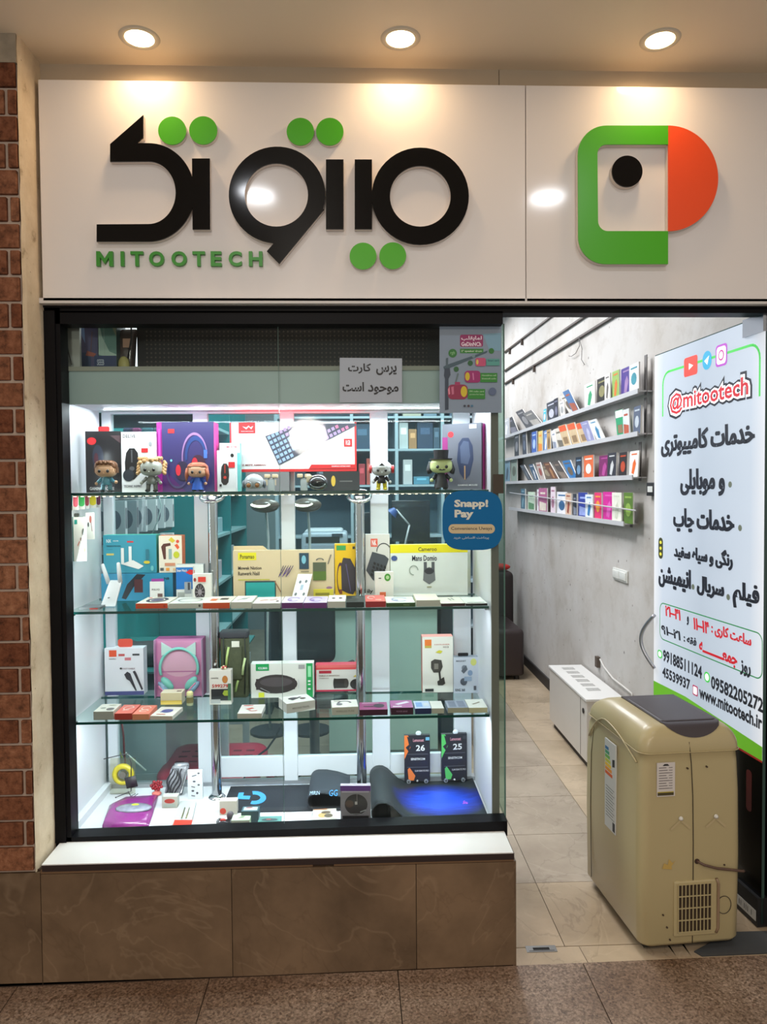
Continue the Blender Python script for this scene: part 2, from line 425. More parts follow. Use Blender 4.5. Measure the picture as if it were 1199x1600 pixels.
# --- white sill with dark edge : rises very slightly to the right as in the photograph
def slope_box(xa, xb, y0, y1, z0a, z0b, z1a, z1b, mat):
    m_ = MB(); m_.add([(xa, y0, z0a), (xb, y0, z0b), (xb, y0, z1b), (xa, y0, z1a), (xa, y1, z0a), (xb, y1, z0b), (xb, y1, z1b), (xa, y1, z1a)],
        [(0, 1, 2, 3), (7, 6, 5, 4), (0, 3, 7, 4), (1, 5, 6, 2), (3, 2, 6, 7), (0, 4, 5, 1)], mat); return m_
sl = P(66, 1350, YP); sr = P(802, 1331, YP)
st(slope_box(sl.x, sr.x, YP - .004, .05, sl.z - .003, sr.z - .003, sl.z, sr.z, M((218, 216, 214), .35, name='white_sill')).build('window_sill'))
st(slope_box(sl.x, sr.x + .003, YP - .003, .05, sl.z - .022, sr.z - .022, sl.z - .0032, sr.z - .0032, M((40, 26, 24), .5, name='dark_edge')).build('trim_sill_edge'))
# --- black window frame
FX0, FX1 = P(74, 900, YF).x, P(792, 900, YF).x
ft = P(440, 476, YF).z; fi = P(440, 506, YF).z
bl = P(90, 1327, YF); br = P(797, 1300, YF); bli = P(104, 1309, YF); bri = P(797, 1283, YF)
GX0 = P(102.5, 900, YF).x
mb = MB(); mb.box(FX0, GX0, YF, YF + .06, sl.z, ft, BLACK)
mb.box(FX0 + .008, GX0 - .014, YF - .006, YF, sl.z, ft - .02, BLACK)
w1 = st(mb.build('window_frame_left'))
HX1 = P(1240, 480, YF).x
mb = MB(); mb.box(FX0, HX1, YF, YF + .06, P(1000, 489, YF).z, ft, BLACK); mb.box(FX0, HX1, YF - .008, YF, P(1000, 482, YF).z, ft, BLACK)
mb.box(FX0, P(786, 500, YF).x, YF, YF + .06, fi, ft - .02, BLACK)
st(mb.build('window_frame_top'))
st(slope_box(FX0, FX1, YF, YF + .06, bl.z - .012, br.z - .012, bli.z, bri.z, BLACK).build('window_frame_bottom'))
mb = MB(); mb.box(FX0 - .02, HX1, .0, .05, P(440, 472, 0).z - .004, P(440, 466, 0).z, M((205, 200, 196), .5)); st(mb.build('trim_sign_underside'))
# bulkhead above the window behind the sign
mb = MB(); mb.box(WL, 2.2, .06, .18, ft - .005, CZ, M((60, 58, 56), .8)); st(mb.build('wall_front_bulkhead'))
# --- front glass: two panes with a seam, and the side pane
GL = glassmat('window_glass', (240, 248, 244), .42, .045)
GEDGE = M((84, 116, 106), .3, noise=0, name='glass_edge')
GX1 = P(789, 900, YG).x; GXM = P(439.5, 900, YG).x
gz0 = bli.z - .012; gz1 = fi + .01
def pane(name, xa, xb, ya, yb, za, zb_, glass=GL, axis='y'):
    m_ = MB()
    if axis == 'y':
        m_.add([(xa, ya, za), (xb, ya, za), (xb, ya, zb_), (xa, ya, zb_)], [(0, 1, 2, 3)], glass)
        m_.box(xb - .0012, xb, ya, yb, za, zb_, GEDGE)
    else:
        m_.add([(xa, ya, za), (xa, yb, za), (xa, yb, zb_), (xa, ya, zb_)], [(0, 1, 2, 3)], glass)
        m_.box(xa, xb, ya, ya + .0015, za, zb_, GEDGE)
    return st(m_.build(name))
pane('window_1', GX0, GXM, YG, YG + .006, gz0, gz1); pane('window_2', GXM + .001, GX1, YG, YG + .006, gz0 + .01, gz1)
pane('window_3', GX1 - .002, GX1 + .003, YG + .006, .46, gz0 + .02, gz1, glassmat('side_glass', (196, 220, 210), .08), 'x')

# --- floor of the shop, tile by tile
def b_tile(nt, b, tc): b_marble(nt, b, tc, (148, 134, 118), (176, 162, 144), (202, 190, 172))
TILE = nodemat('beige_floor_tile', b_tile, .28)
def b_tile2(nt, b, tc): b_marble(nt, b, tc, (160, 142, 118), (192, 172, 146), (214, 196, 170))
TILE2 = nodemat('warm_floor_tile', b_tile2, .28)
mb = MB(); mb.box(WL, WX, YP, YB, -.06, -.004, GROUT); mb.box(WX, 2.4, YP, .12, -.06, -.004, M((82, 70, 58), .9, name='floor_grout')); floor = st(mb.build('floor'))
xs = [WX, 1.004, .648, .292, -.064, -.42]; ys = [-.012 + .376 * i for i in range(15)]
for i in range(len(xs) - 1):
    for j in range(len(ys) - 1):
        mb = MB(); mb.box(xs[i + 1] + .0012, xs[i] - .0012, ys[j] + .0012, ys[j + 1] - .0012, -.02, 0, TILE2 if i == 0 or j == 0 else TILE)
        mb.build('tile', floor)
mb = MB(); mb.box(WL, xs[-1] - .001, .5, YB, -.02, 0, TILE); mb.build('tiled_area', floor)
# broken threshold strip
cuts = [P(805, 1512, YP).x, P(920, 1505, YP).x, P(1062, 1500, YP).x, P(1085, 1500, YP).x, P(1150, 1500, YP).x, 2.3]
for a, b_ in zip(cuts, cuts[1:]):
    mb = MB(); j = random.uniform(-.006, .006)
    mb.add([(a + .001, YP, 0), (b_ - .001, YP, 0), (b_ - .001 + j, -.0145, 0), (a + .001 - j, -.0145, 0), (a + .001, YP, -.02), (b_ - .001, YP, -.02)],
           [(0, 1, 2, 3), (0, 4, 5, 1)], TILE2); mb.build('threshold_stone', floor)
# steel strike plate in the floor
mb = MB(); q = PZ(846, 1483, 0.0); mb.box(q.x - .048, q.x + .048, q.y - .016, q.y + .016, 0, .0015, M((150, 148, 145), .3, 1.)); mb.box(q.x - .026, q.x + .026, q.y - .006, q.y + .006, .0015, .0018, M((20, 18, 16), .8))
mb.box(q.x - .04, q.x + .04, q.y - .011, q.y - .009, .0015, .002, M((60, 58, 55), .5)); mb.build('floor_strike_plate', floor)
# --- granite pavement of the mall
def b_gran(nt, b, tc):
    n = N(nt, 'ShaderNodeTexNoise', Scale=130., Detail=4., Roughness=.8); nt.links.new(tc.outputs['Object'], n.inputs['Vector'])
    v = N(nt, 'ShaderNodeTexVoronoi', Scale=150.); nt.links.new(tc.outputs['Object'], v.inputs['Vector'])
    c = ramp(nt, n.outputs['Fac'], [(.34, (40, 32, 27)), (.5, (128, 108, 92)), (.66, (190, 172, 156))])
    c2 = ramp(nt, v.outputs['Color'], [(.2, (96, 80, 68)), (.8, (176, 160, 146))])
    n2 = N(nt, 'ShaderNodeTexNoise', Scale=2.5, Detail=3.); nt.links.new(tc.outputs['Object'], n2.inputs['Vector'])
    s_ = ramp(nt, n2.outputs['Fac'], [(.3, (176, 150, 128)), (.7, (255, 246, 238))])
    nt.links.new(mixc(nt, 1., mixc(nt, .45, c, c2), s_, 'MULTIPLY'), b.inputs['Base Color'])
GRAN = nodemat('speckled_granite', b_gran, .42)
mb = MB(); mb.box(-3.2, 3.2, -4.4, YP, -.08, -.022, GROUT); pav = st(mb.build('floor_pavement'))
gx = P(328, 1546, YP).x; y1s = [YP - .001, YP - .56, YP - 1.12, YP - 1.68]
for i in range(-5, 6):
    for j in range(3):
        a, b_ = gx + .565 * i + .0015, gx + .565 * (i + 1) - .0015
        z = lambda x: .010 * (x - .1) - .001
        mb = MB(); ya, yb = y1s[j + 1] + .0015, y1s[j] - .0015
        mb.add([(a, ya, z(a)), (b_, ya, z(b_)), (b_, yb, z(b_)), (a, yb, z(a)), (a, ya, -.03), (b_, ya, -.03), (b_, yb, -.03), (a, yb, -.03)],
               [(0, 1, 2, 3), (0, 4, 5, 1), (1, 5, 6, 2), (2, 6, 7, 3), (3, 7, 4, 0)], GRAN); mb.build('granite_slab', pav)
# --- shop walls
def b_conc(nt, b, tc):
    n = N(nt, 'ShaderNodeTexNoise', Scale=1.6, Detail=8., Roughness=.6); nt.links.new(tc.outputs['Object'], n.inputs['Vector'])
    c = ramp(nt, n.outputs['Fac'], [(.3, (178, 171, 163)), (.6, (194, 190, 186))])
    v = N(nt, 'ShaderNodeTexVoronoi', Scale=13.); nt.links.new(tc.outputs['Object'], v.inputs['Vector'])
    s_ = ramp(nt, v.outputs['Distance'], [(.05, (120, 104, 90)), (.09, (255, 255, 255))])
    v2 = N(nt, 'ShaderNodeTexVoronoi', Scale=5.2); nt.links.new(tc.outputs['Object'], v2.inputs['Vector'])
    s2 = ramp(nt, v2.outputs['Distance'], [(.025, (80, 72, 66)), (.05, (255, 255, 255))])
    n4 = N(nt, 'ShaderNodeTexNoise', Scale=5., Detail=6., Roughness=.7); nt.links.new(tc.outputs['Object'], n4.inputs['Vector'])
    s3 = ramp(nt, n4.outputs['Fac'], [(.30, (226, 220, 214)), (.5, (255, 255, 255))])
    x = mixc(nt, .6, c, s_, 'MULTIPLY'); x = mixc(nt, .7, x, s2, 'MULTIPLY')
    nt.links.new(mixc(nt, .7, x, s3, 'MULTIPLY'), b.inputs['Base Color'])
    bp = N(nt, 'ShaderNodeBump', Strength=.35, Distance=.006); nt.links.new(n.outputs['Fac'], bp.inputs['Height']); nt.links.new(bp.outputs[0], b.inputs['Normal'])
CONC = nodemat('worn_plaster_wall', b_conc, .8, spec=.25)
mb = MB(); mb.box(WX, WX + .1, .1, YB, -.03, SHZ, CONC); st(mb.build('wall_right'))
TEAL = M((30, 138, 140), .45, noise=.05, name='teal_paint')
mb = MB(); mb.box(WL - .1, WL, .1, YB, -.03, 1.86, TEAL); mb.box(WL - .1, WL, .1, YB, 1.86, SHZ, WHITE); st(mb.build('wall_left_shop'))
mb = MB(); mb.box(WL - .1, WX + .1, YB, YB + .1, -.03, SHZ, M((150, 164, 172), .7, name='grey_blue_wall')); st(mb.build('wall_back'))
mb = MB(); mb.box(WL - .1, WX + .1, .1, YB, SHZ, SHZ + .1, M((205, 205, 205), .7)); st(mb.build('ceiling_shop'))
mb = MB(); mb.box(WX - .012, WX, 1.9, YB, 0, .075, M((46, 42, 42), .6)); st(mb.build('baseboard_right'))
# black jamb at the right edge of the doorway
jx = P(1197.5, 900, .095).x
mb = MB(); mb.box(jx, 2.3, .035, .095, 0, ft, BLACK); st(mb.build('door_jamb'))
mb = MB(); mb.box(jx + .004, 2.4, .095, .14, 0, ft, BLACK); st(mb.build('wall_right_front'))

# ================================================================ DOWNLIGHTS
for (px, py, nm) in ((218, 59, 'left recessed ceiling downlight above the black lettering start'), (626, 60, 'middle recessed ceiling downlight above the sign'), (1032, 62, 'right recessed ceiling downlight above the green and orange emblem')):
    q = PZ(px, py, CZ); t = thing('downlight', nm, 'ceiling light', (q.x, q.y, CZ), group='recessed ceiling downlights')
    mb = MB(); mb.lathe([(.040, -.001), (.043, -.004), (.056, -.003), (.058, 0)], M((200, 190, 172), .5), n=32); mb.build('trim_ring', t, local=True)
    mb = MB(); mb.lathe([(0.0001, -.0035), (.041, -.0025)], M((255, 226, 176), .5, emit=22., noise=0, name='warm_lens'), n=32); mb.build('diffuser', t, local=True)
    l = bpy.data.lights.new('downlight_lamp', 'AREA'); l.shape = 'DISK'; l.size = .075; l.energy = 1.05; l.spread = math.radians(165); l.color = WARM
    o = bpy.data.objects.new('downlight_lamp', l); COL.objects.link(o); o.location = (q.x, q.y, CZ - .008)

# ================================================================ SIGN
def b_acm(nt, b, tc):
    n = N(nt, 'ShaderNodeTexNoise', Scale=.9, Detail=1.); nt.links.new(tc.outputs['Object'], n.inputs['Vector'])
    nt.links.new(ramp(nt, n.outputs['Fac'], [(.3, (222, 216, 212)), (.7, (228, 222, 218))]), b.inputs['Base Color'])
ACM = nodemat('glossy_composite_panel', b_acm, .6, coat=.8, spec=.15)
ACM.node_tree.nodes['Principled BSDF'].inputs['Coat Roughness'].default_value = .11
s_tl = P(63, 128, YS); s_bl = P(63, 471, YS)
SZ1 = P(440, 128.5, YS).z; SZ0 = P(440, 471, YS).z; SX = P(822, 300, YS).x
def fascia(label, xa, xb):
    t = thing('fascia_sign', label, 'sign', (xa, YS, SZ0))
    m_ = MB(); m_.rbox(xa, xb, YS, YS + .045, SZ0, SZ1, ACM, (.002, .002), (.002, 0), (.002, .002), n=1, smooth=False); m_.build('panel', t)
    return t
sgA = fascia('white glossy fascia sign with black Persian lettering and green dots', P(63, 300, YS).x, SX - .001)
sgB = fascia('white glossy fascia sign with green bracket and orange half disc emblem', SX + .001, 1.95)
EDGE = M((216, 206, 198), .4, noise=0, name='acrylic_edge')
def relief(name, parent, loops, mat, y0=-.022, y1=-.001, px=True):
    """cut out piece standing off the panel: coloured face, pale acrylic edge"""
    lp = [[((lambda q: (q.x, q.z))(P(x, y, y0))) for x, y in l] for l in loops]
    m_ = MB()
    vs, fs = outline_geo(lp, 0.0); m_.add([(x, y0, z) for x, z, _ in vs], fs, mat)
    for l in lp:
        k = len(l)
        m_.add([(x, y0, z) for x, z in l] + [(x, y0 + .005, z) for x, z in l], [(i, k + i, k + (i + 1) % k, (i + 1) % k) for i in range(k)], mat)
        # edge body slightly wider
        m_.add([(x, y0 + .005, z) for x, z in l] + [(x, y1, z) for x, z in l], [(i, k + i, k + (i + 1) % k, (i + 1) % k) for i in range(k)], EDGE)
    return m_.build(name, parent)
BLK = M((6, 5, 6), .10, coat=.12, noise=0, spec=.25, name='black_acrylic')
GRN = M((70, 168, 22), .35, noise=.02, name='green_acrylic')
ORG = M((232, 78, 34), .35, noise=.02, name='orange_acrylic')
C360 = lambda cx, cy, r, ry=None, n=48: arc(cx, cy, r, ry or r, 0, 360 - 360 / n, n - 1)
# letters (outlines in the plane of the panel)
ring_r = C360(657, 306.5, 76)
relief('letter_meem', sgA, [ring_r, C360(657, 306.5, 47.5)], BLK)
relief('letter_stem', sgA, [[(554.5, 249), (581.5, 249), (581.5, 358), (554.5, 358)]], BLK, y0=-.0225)
relief('letter_stem', sgA, [[(509.5, 249), (537, 249), (537, 358), (509.5, 358)]], BLK, y0=-.0225)
o_ = arc(433, 304.5, 75.5, 75.5, 98, 378, 44)   # open ring, clockwise in picture space
tail = [(507, 327), (436.5, 412.5), (417, 392.5), (427, 381)]
relief('letter_waw', sgA, [arc(433, 304.5, 75.5, 75.5, 95, 377, 44) + tail, C360(432, 304.5, 49.5)], BLK)
relief('letter_stem', sgA, [[(300, 247.5), (328, 247.5), (328.5, 358.5), (301, 358.5)]], BLK, y0=-.0225)
kaf = [(224, 179.5), (224, 215), (213.5, 223.5)] + arc(232, 300.5, 72, 77, -90, 90, 36) + [(151, 377.5), (151, 350.5)] + list(reversed(arc(232, 301, 42.5, 49, -90, 90, 30))) + [(172, 252.5), (172, 225)]
relief('letter_kaf', sgA, [kaf], BLK)
for cx, cy, r in ((269, 204, 22), (317.5, 203.5, 22), (469.5, 205.5, 21.5), (515.5, 205.5, 21.5), (567.5, 400, 21), (614, 399.5, 21)):
    relief('letter_dot', sgA, [C360(cx, cy, r, n=32)], GRN, y0=-.018)
for ch, a, b_ in (('M', 150.5, 176), ('I', 188.5, 193.5), ('T', 204, 223.5), ('O', 233, 256), ('O', 268, 291.5), ('T', 301, 320), ('E', 329.5, 346), ('C', 357.5, 377.5), ('H', 389, 410)):
    bo = .008 if ch == 'M' else .035; vs, fs, bb = text_geo(ch, bo, 4)
    q0 = P(a, 415.5, -.012); q1 = P(b_, 392.5, -.012); kx = (q1.x - q0.x) / (bb[1] - bb[0]); kz = (q1.z - q0.z) / (bb[3] - bb[2])
    if ch == 'M':
        mw = lambda u, v: (q0.x + (q1.x - q0.x) * u, q0.z + (q1.z - q0.z) * v); mm = MB()
        mm.prism([mw(*p) for p in ((0, 0), (0, 1), (.22, 1), (.5, .5), (.78, 1), (1, 1), (1, 0), (.77, 0), (.77, .6), (.5, .15), (.23, .6), (.23, 0))], -.012, -.001, M((52, 140, 36), .4, noise=0)); mm.build('letter', sgA); continue
    mm = MB(); vs2, fs2, bb2 = text_geo(ch, bo, 4, .5)
    mm.add([(q0.x + (x - bb2[0]) * kx, -.001 - (z + .5) * .011, q0.z + (y - bb2[2]) * kz) for x, y, z in vs2], fs2, M((52, 140, 36), .4, noise=0)); mm.build('letter', sgA)
# emblem
br_out = arc(948, 241, 44.5, 45, 180, 270, 14) + [(1044.5, 196), (1044.5, 225.5)] + list(reversed(arc(949, 240, 15, 14.5, 180, 270, 8))) + list(reversed(arc(950, 345, 15, 16, 90, 180, 8)))+ [(1044.5, 361), (1044.5, 412.5)] + arc(947, 370, 43, 42.5, 90, 180, 14)
relief('emblem_bracket', sgB, [br_out], GRN, y0=-.024)
relief('emblem_half_disc', sgB, [arc(1044.8, 278.5, 78, 82.5, -90, 90, 40)], ORG, y0=-.025)
relief('emblem_dot', sgB, [C360(980.5, 267.5, 24, 24.5)], BLK, y0=-.024)
# ================================================================ OPEN DOOR LEAF WITH BACKLIT POSTER
LN = Vector((1.319, .05, 0)); LF_ = Vector((1.262, .79, 0)); LU = (LN - LF_); LL = LU.length; LU.normalize(); LNRM = Vector((LU.y, -LU.x, 0))
if LNRM.x > 0: LNRM = -LNRM
def lf(px, py):
    q = PN(px, py, LF_, LNRM); return (q - LF_).dot(LU), q.z
def frl(s, z, d): return tuple(LF_ + LU * s + LNRM * d + Vector((0, 0, z)))
LT = 2.006; LB = .555
leaf = thing('glass_door_leaf', 'open glass door leaf covered by a glowing poster with phone numbers', 'door', (1.29, .42, 0))
mb = MB(); mb.prism([(0, .012), (LL, .012), (LL, LT), (0, LT)], 0, -.010, M((52, 78, 72), .15, noise=0, name='door_glass_edge'), None, frl)
mb.build('glass_sheet', leaf)
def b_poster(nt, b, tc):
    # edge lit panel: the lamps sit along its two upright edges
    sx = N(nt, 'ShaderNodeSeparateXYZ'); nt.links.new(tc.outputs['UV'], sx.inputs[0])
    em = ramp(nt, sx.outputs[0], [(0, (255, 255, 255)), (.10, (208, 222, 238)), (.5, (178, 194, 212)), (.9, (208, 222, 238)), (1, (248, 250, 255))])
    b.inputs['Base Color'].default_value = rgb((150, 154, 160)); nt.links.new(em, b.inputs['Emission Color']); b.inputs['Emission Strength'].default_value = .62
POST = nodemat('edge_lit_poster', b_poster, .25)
def print_poly(m_, pts, d, mat): m_.poly([frl(s, z, d) for s, z in pts], mat)
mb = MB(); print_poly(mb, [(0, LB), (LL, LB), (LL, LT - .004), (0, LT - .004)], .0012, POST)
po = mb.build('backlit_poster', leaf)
uv = po.data.uv_layers.new(name='uv')
for i, c in enumerate([(0, 0), (1, 0), (1, 1), (0, 1)]): uv.data[i].uv = c
DK = M((36, 38, 50), .5, noise=0); RED = M((200, 30, 44), .5, noise=0, emit=.35); GRNP = M((80, 178, 84), .5, noise=0, emit=.35); WHT = M((245, 245, 248), .5, noise=0, emit=.5)
GREY = M((120, 128, 110), .5, noise=0)
def ptext(nm, s, xl, xr, pb, pt, mat, d=.0018, bold=0.03, per=True):
    s0 = lf(xl, (pb[1] + pt[1]) / 2)[0]; s1 = lf(xr, (pb[1] + pt[1]) / 2)[0]; z0 = lf(*pb)[1]; z1 = lf(*pt)[1]
    if z1 < z0: z0, z1 = z1, z0
    m_ = MB()
    e = .0035 if z1 - z0 > .055 else .0013
    for q, sh in enumerate((0, -e, e)): m_.textfit(persian(s) if per else s, s0 + .003 + sh, s1 - .003 + sh, z0, z1, d + .00015 * q, mat, frl, bold)
    return m_.build(nm, leaf)
for bold, mat, g in ((.13, DK, .020), (.075, WHT, .010), (.02, RED, 0)):
    a, b_ = lf(1048, 632), lf(1171, 605); z0 = lf(1108, 637)[1]; z1 = lf(1108, 601)[1]
    mb = MB(); mb.textfit('@mitootech', a[0] - g, b_[0] + g, z0 - g, z1 + g, .0016 + .0004 * (3 - g * 100), mat, frl, bold); mb.build('poster_heading', leaf)
T_ = [('خدمات کامپیوتری', 1034, 1181, (1077, 714), (1172, 657), DK), ('و موبایلی', 1064, 1134, (1127, 775), (1088, 732), DK),
      ('خدمات چاپ', 1053, 1149, (1078, 837), (1069, 794), DK), ('رنگی و سیاه سفید', 1054, 1146.5, (1144, 892), (1057, 848), DK),
      ('فیلم', 1146, 1188, (1173, 956), (1182, 914), DK), ('سریال', 1090, 1133, (1120, 937), (1093, 899), DK), ('انیمیشن', 1030, 1081, (1048, 921), (1077, 890), DK),
      ('ساعت کاری :', 1112, 1176, (1173, 1014), (1173, 992), RED), ('روز', 1157, 1175, (1158, 1054), (1167, 1034), DK), ('جمعـــــــــه', 1093, 1154, (1149, 1044), (1095, 1002), RED),
      ('فقه :', 1069, 1090, (1089, 1010), (1078, 993), DK)]
_forms['ـ'] = {k: 'ـ' for k in ('<isolated>', '<final>', '<initial>', '<medial>')}
for t_ in T_: ptext('poster_text', *t_, bold=.03)
ptext('poster_text', '۱۱–۱۴', 1084, 1110, (1102, 989), (1108, 972), RED, per=False); ptext('poster_text', 'و', 1074, 1078, (1076, 977), (1076, 963), DK)
ptext('poster_text', '۲۱–۴۱', 1040, 1065, (1064, 970), (1041.5, 946), RED, per=False); ptext('poster_text', '۹۱–۲۱', 1034, 1065, (1064, 1001), (1035, 976), DK, per=False)
for s, a, b_, pb, pt in (('99188511124', 1037, 1098, (1094, 1060), (1040, 1015.5)), ('45539937', 1036, 1079.6, (1078, 1079), (1038, 1042)), ('09582205272', 1112, 1194, (1191, 1114), (1114, 1055.5)), ('www.mitootech.ir', 1093.5, 1192.5, (1097, 1092), (1170, 1108))):
    z0, z1 = lf(*pb)[1], lf(*pt)[1]
    s0, s1 = lf(a, (pb[1] + pt[1]) / 2)[0], lf(b_, (pb[1] + pt[1]) / 2)[0]
    if z1 - z0 < .03: z1 = z0 + .04
    mb = MB(); mb.textfit(s, s0, s1, z0, z1, .0018, DK, frl, .035); mb.build('poster_text', leaf)
for x, y in ((1142, 757), (1157.5, 825), (1139, 933), (1084, 917)):
    s, z = lf(x, y); mb = MB(); mb.poly([frl(s + .011 * math.cos(a * PI / 6), z + .011 * math.sin(a * PI / 6), .0018) for a in range(12)], GREY); mb.build('poster_bullet', leaf)
def ribbon(m_, pts, wd, d, mat, closed=False):
    pts = [Vector(p) for p in pts]; k = len(pts)
    for i in range(k if closed else k - 1):
        a, b_ = pts[i], pts[(i + 1) % k]; t = (b_ - a); 
        if t.length < 1e-6: continue
        t.normalize(); n_ = Vector((-t.y, t.x)) * wd / 2; e = t * wd * .3
        m_.poly([frl(*(a - e + n_), d), frl(*(a - e - n_), d), frl(*(b_ + e - n_), d), frl(*(b_ + e + n_), d)], mat)
GLN = M((70, 200, 80), .5, noise=0, emit=.4)
a = lf(1036.5, 650); b_ = lf(1037, 600); c = lf(1050, 580); e = lf(1160, 543); f = lf(1186, 555); g = lf(1188, 618)
mb = MB(); zt = (c[1] + e[1]) / 2
ribbon(mb, [(a[0], a[1])] + [(a[0] + .05 - .05 * math.cos(t), zt - .05 + .05 * math.sin(t)) for t in [i * PI / 12 for i in range(7)]] + [(g[0] - .05 + .05 * math.sin(t), zt - .05 + .05 * math.cos(t)) for t in [i * PI / 12 for i in range(7)]] + [(g[0], g[1])], .009, .0015, GLN)
mb.build('poster_line', leaf)
DG = M((30, 140, 70), .5, noise=0, emit=.2)
p0 = lf(1032, 997); p1 = lf(1192.5, 991); mb = MB()
ribbon(mb, [(s, z) for s, z in rrect(p0[0], p0[1], p1[0], p1[1], .03)], .004, .0015, DG, True); mb.build('poster_frame', leaf)
# social marks
def icon(pxl, pxr, pyt, pyb, mat, round_, extra):
    s0, s1 = lf(pxl, (pyt + pyb) / 2)[0], lf(pxr, (pyt + pyb) / 2)[0]; zc = lf((pxl + pxr) / 2, (pyt + pyb) / 2)[1]; h = (pyb - pyt) / 1150 * (P((pxl+pxr)/2, 700, .4).y * 0 + 1) * 2.62 * .47
    m_ = MB(); sc, hw = (s0 + s1) / 2, (s1 - s0) / 2
    m_.poly([frl(s, z, .002) for s, z in rrect(sc - hw, zc - h, sc + hw, zc + h, min(hw, h) * round_)], mat)
    extra(m_, sc, zc, hw, h); return m_.build('poster_icon', leaf)
W = WHT
icon(1070, 1091, 555, 589, M((226, 62, 48), .5, noise=0, emit=.4), .3, lambda m_, s, z, a, h: m_.poly([frl(s - a * .25, z + h * .35, .0024), frl(s - a * .25, z - h * .35, .0024), frl(s + a * .4, z, .0024)], W))
icon(1099, 1113, 547, 579, M((44, 160, 200), .5, noise=0, emit=.4), .98, lambda m_, s, z, a, h: m_.poly([frl(s - a * .6, z, .0024), frl(s + a * .1, z - h * .5, .0024), frl(s + a * .5, z + h * .45, .0024)], W))
def insta(m_, s, z, a, h):
    m_.poly([frl(x, y, .0024) for x, y in rrect(s - a * .8, z - h * .8, s + a * .8, z + h * .8, a * .35)], W)
    for r, mm in ((.5, M((190, 60, 150), .5, noise=0, emit=.4)), (.34, W)): m_.poly([frl(x, y, .0027 + (.5 - r) * .002) for x, y in arc(s, z, a * r, h * r, 0, 345, 23)], mm)
icon(1119.5, 1137.5, 537, 573, M((178, 70, 190), .5, noise=0, emit=.35), .4, insta)
icon(1101.5, 1110.5, 1049, 1067, GLN, .9, lambda m_, s, z, a, h: m_.poly([frl(x, y, .0024) for x, y in arc(s, z, a * .7, h * .7, 0, 345, 16)], W))
icon(1028.5, 1036, 1014, 1030, GLN, .9, lambda m_, s, z, a, h: m_.poly([frl(x, y, .0024) for x, y in arc(s, z, a * .7, h * .7, 0, 345, 16)], W))
icon(1083.5, 1091.5, 1070, 1088, M((190, 50, 100), .5, noise=0, emit=.2), .3, lambda m_, s, z, a, h: m_.poly([frl(x, y, .0024) for x, y in rrect(s - a * .75, z - h * .75, s + a * .75, z + h * .75, a * .3)], W))
icon(1030, 1037, 836, 877, M((70, 74, 40), .5, noise=0), .95, lambda m_, s, z, a, h: [m_.poly([frl(x, y, .0024) for x, y in arc(s, z + h * q, a * .5, h * .16, 0, 345, 12)], M((226, 214, 70), .5, noise=0, emit=.3)) for q in (.55, 0, -.55)])
mb = MB(); GB = M((104, 176, 40), .45, noise=0, emit=.3)
g0, g1, g2, g3 = lf(1023.5, 1064), lf(1197, 1170), lf(1197, 1181), lf(1023.5, 1110)
zz = [(0, g0[1]), (LL * .35, lf(1075, 1090)[1]), (LL, g1[1]), (LL, LB + .001), (0, LB + .001)]
print_poly(mb, zz, .0016, GB); print_poly(mb, [(0, LB - .006), (LL, LB - .006), (LL, LB + .001), (0, LB + .001)], .0017, M((170, 30, 24), .5, noise=0)); mb.build('poster_green_band', leaf)
mb = MB(); mb.prism([(0, .012), (LL, .012), (LL, LB - .006), (0, LB - .006)], .0014, 0.0002, M((10, 9, 10), .15, noise=0, spec=.3), None, frl)
mb.prism(rrect(LL - .085, .36, LL - .055, .50, .012), .0018, .0014, M((74, 8, 10), .5, noise=0), None, frl)  # dark red reflection painted onto the black panel
mb.build('lower_black_panel', leaf)
# patch fittings and pull handle
STEEL = M((176, 178, 182), .22, 1., noise=0, name='brushed_steel')
a = lf(1165, 515); mb = MB(); mb.prism([(a[0], LT - .055), (LL, LT - .055), (LL, LT + .004), (a[0], LT + .004)], .010, -.02, STEEL, None, frl); mb.build('top_patch_fitting', leaf)
mb = MB(); mb.prism([(LL - .13, .004), (LL, .004), (LL, .10), (LL - .13, .10)], .014, -.024, M((22, 22, 24), .5), None, frl)
mb.prism([(LL - .115, .02), (LL - .008, .02), (LL - .008, .055), (LL - .115, .055)], .0150, .014, M((196, 196, 192), .5), None, frl)
mb.textfit('FLOOR HINGE'[:0] or '|| ||| |', LL - .10, LL - .03, .028, .046, .0153, DK, frl); mb.build('bottom_patch_fitting', leaf)
hz1, hz0 = lf(1031, 962)[1], lf(1031, 1046)[1]; s_ = .028; zc = (hz0 + hz1) / 2; hh = (hz1 - hz0) / 2
mb = MB(); mb.tube([frl(s_ - .055 * math.cos(t * PI / 2) , zc + hh * t, .012 + .034 * math.cos(t * PI / 2)) for t in [i / 10 for i in range(-10, 11)]], .0075, M((170, 170, 176), .3, .9, noise=0), 10)
mb.build('pull_handle', leaf)
# grey mat under the door leaf
q = [PZ(x, y, 0) for x, y in ((1097, 1495), (1240, 1489), (1240, 1455), (1140, 1458), (1085, 1488))]
mb = MB(); mb.add([(p.x, p.y, .004) for p in q] + [(p.x, p.y, .0002) for p in q], [(0, 1, 2, 3, 4)] + [(i, i + 5, (i + 1) % 5 + 5, (i + 1) % 5) for i in range(5)], M((70, 72, 74), .8))
tag(mb.build('door_mat'), 'thin dark grey mat on the threshold under the glass door', 'mat')

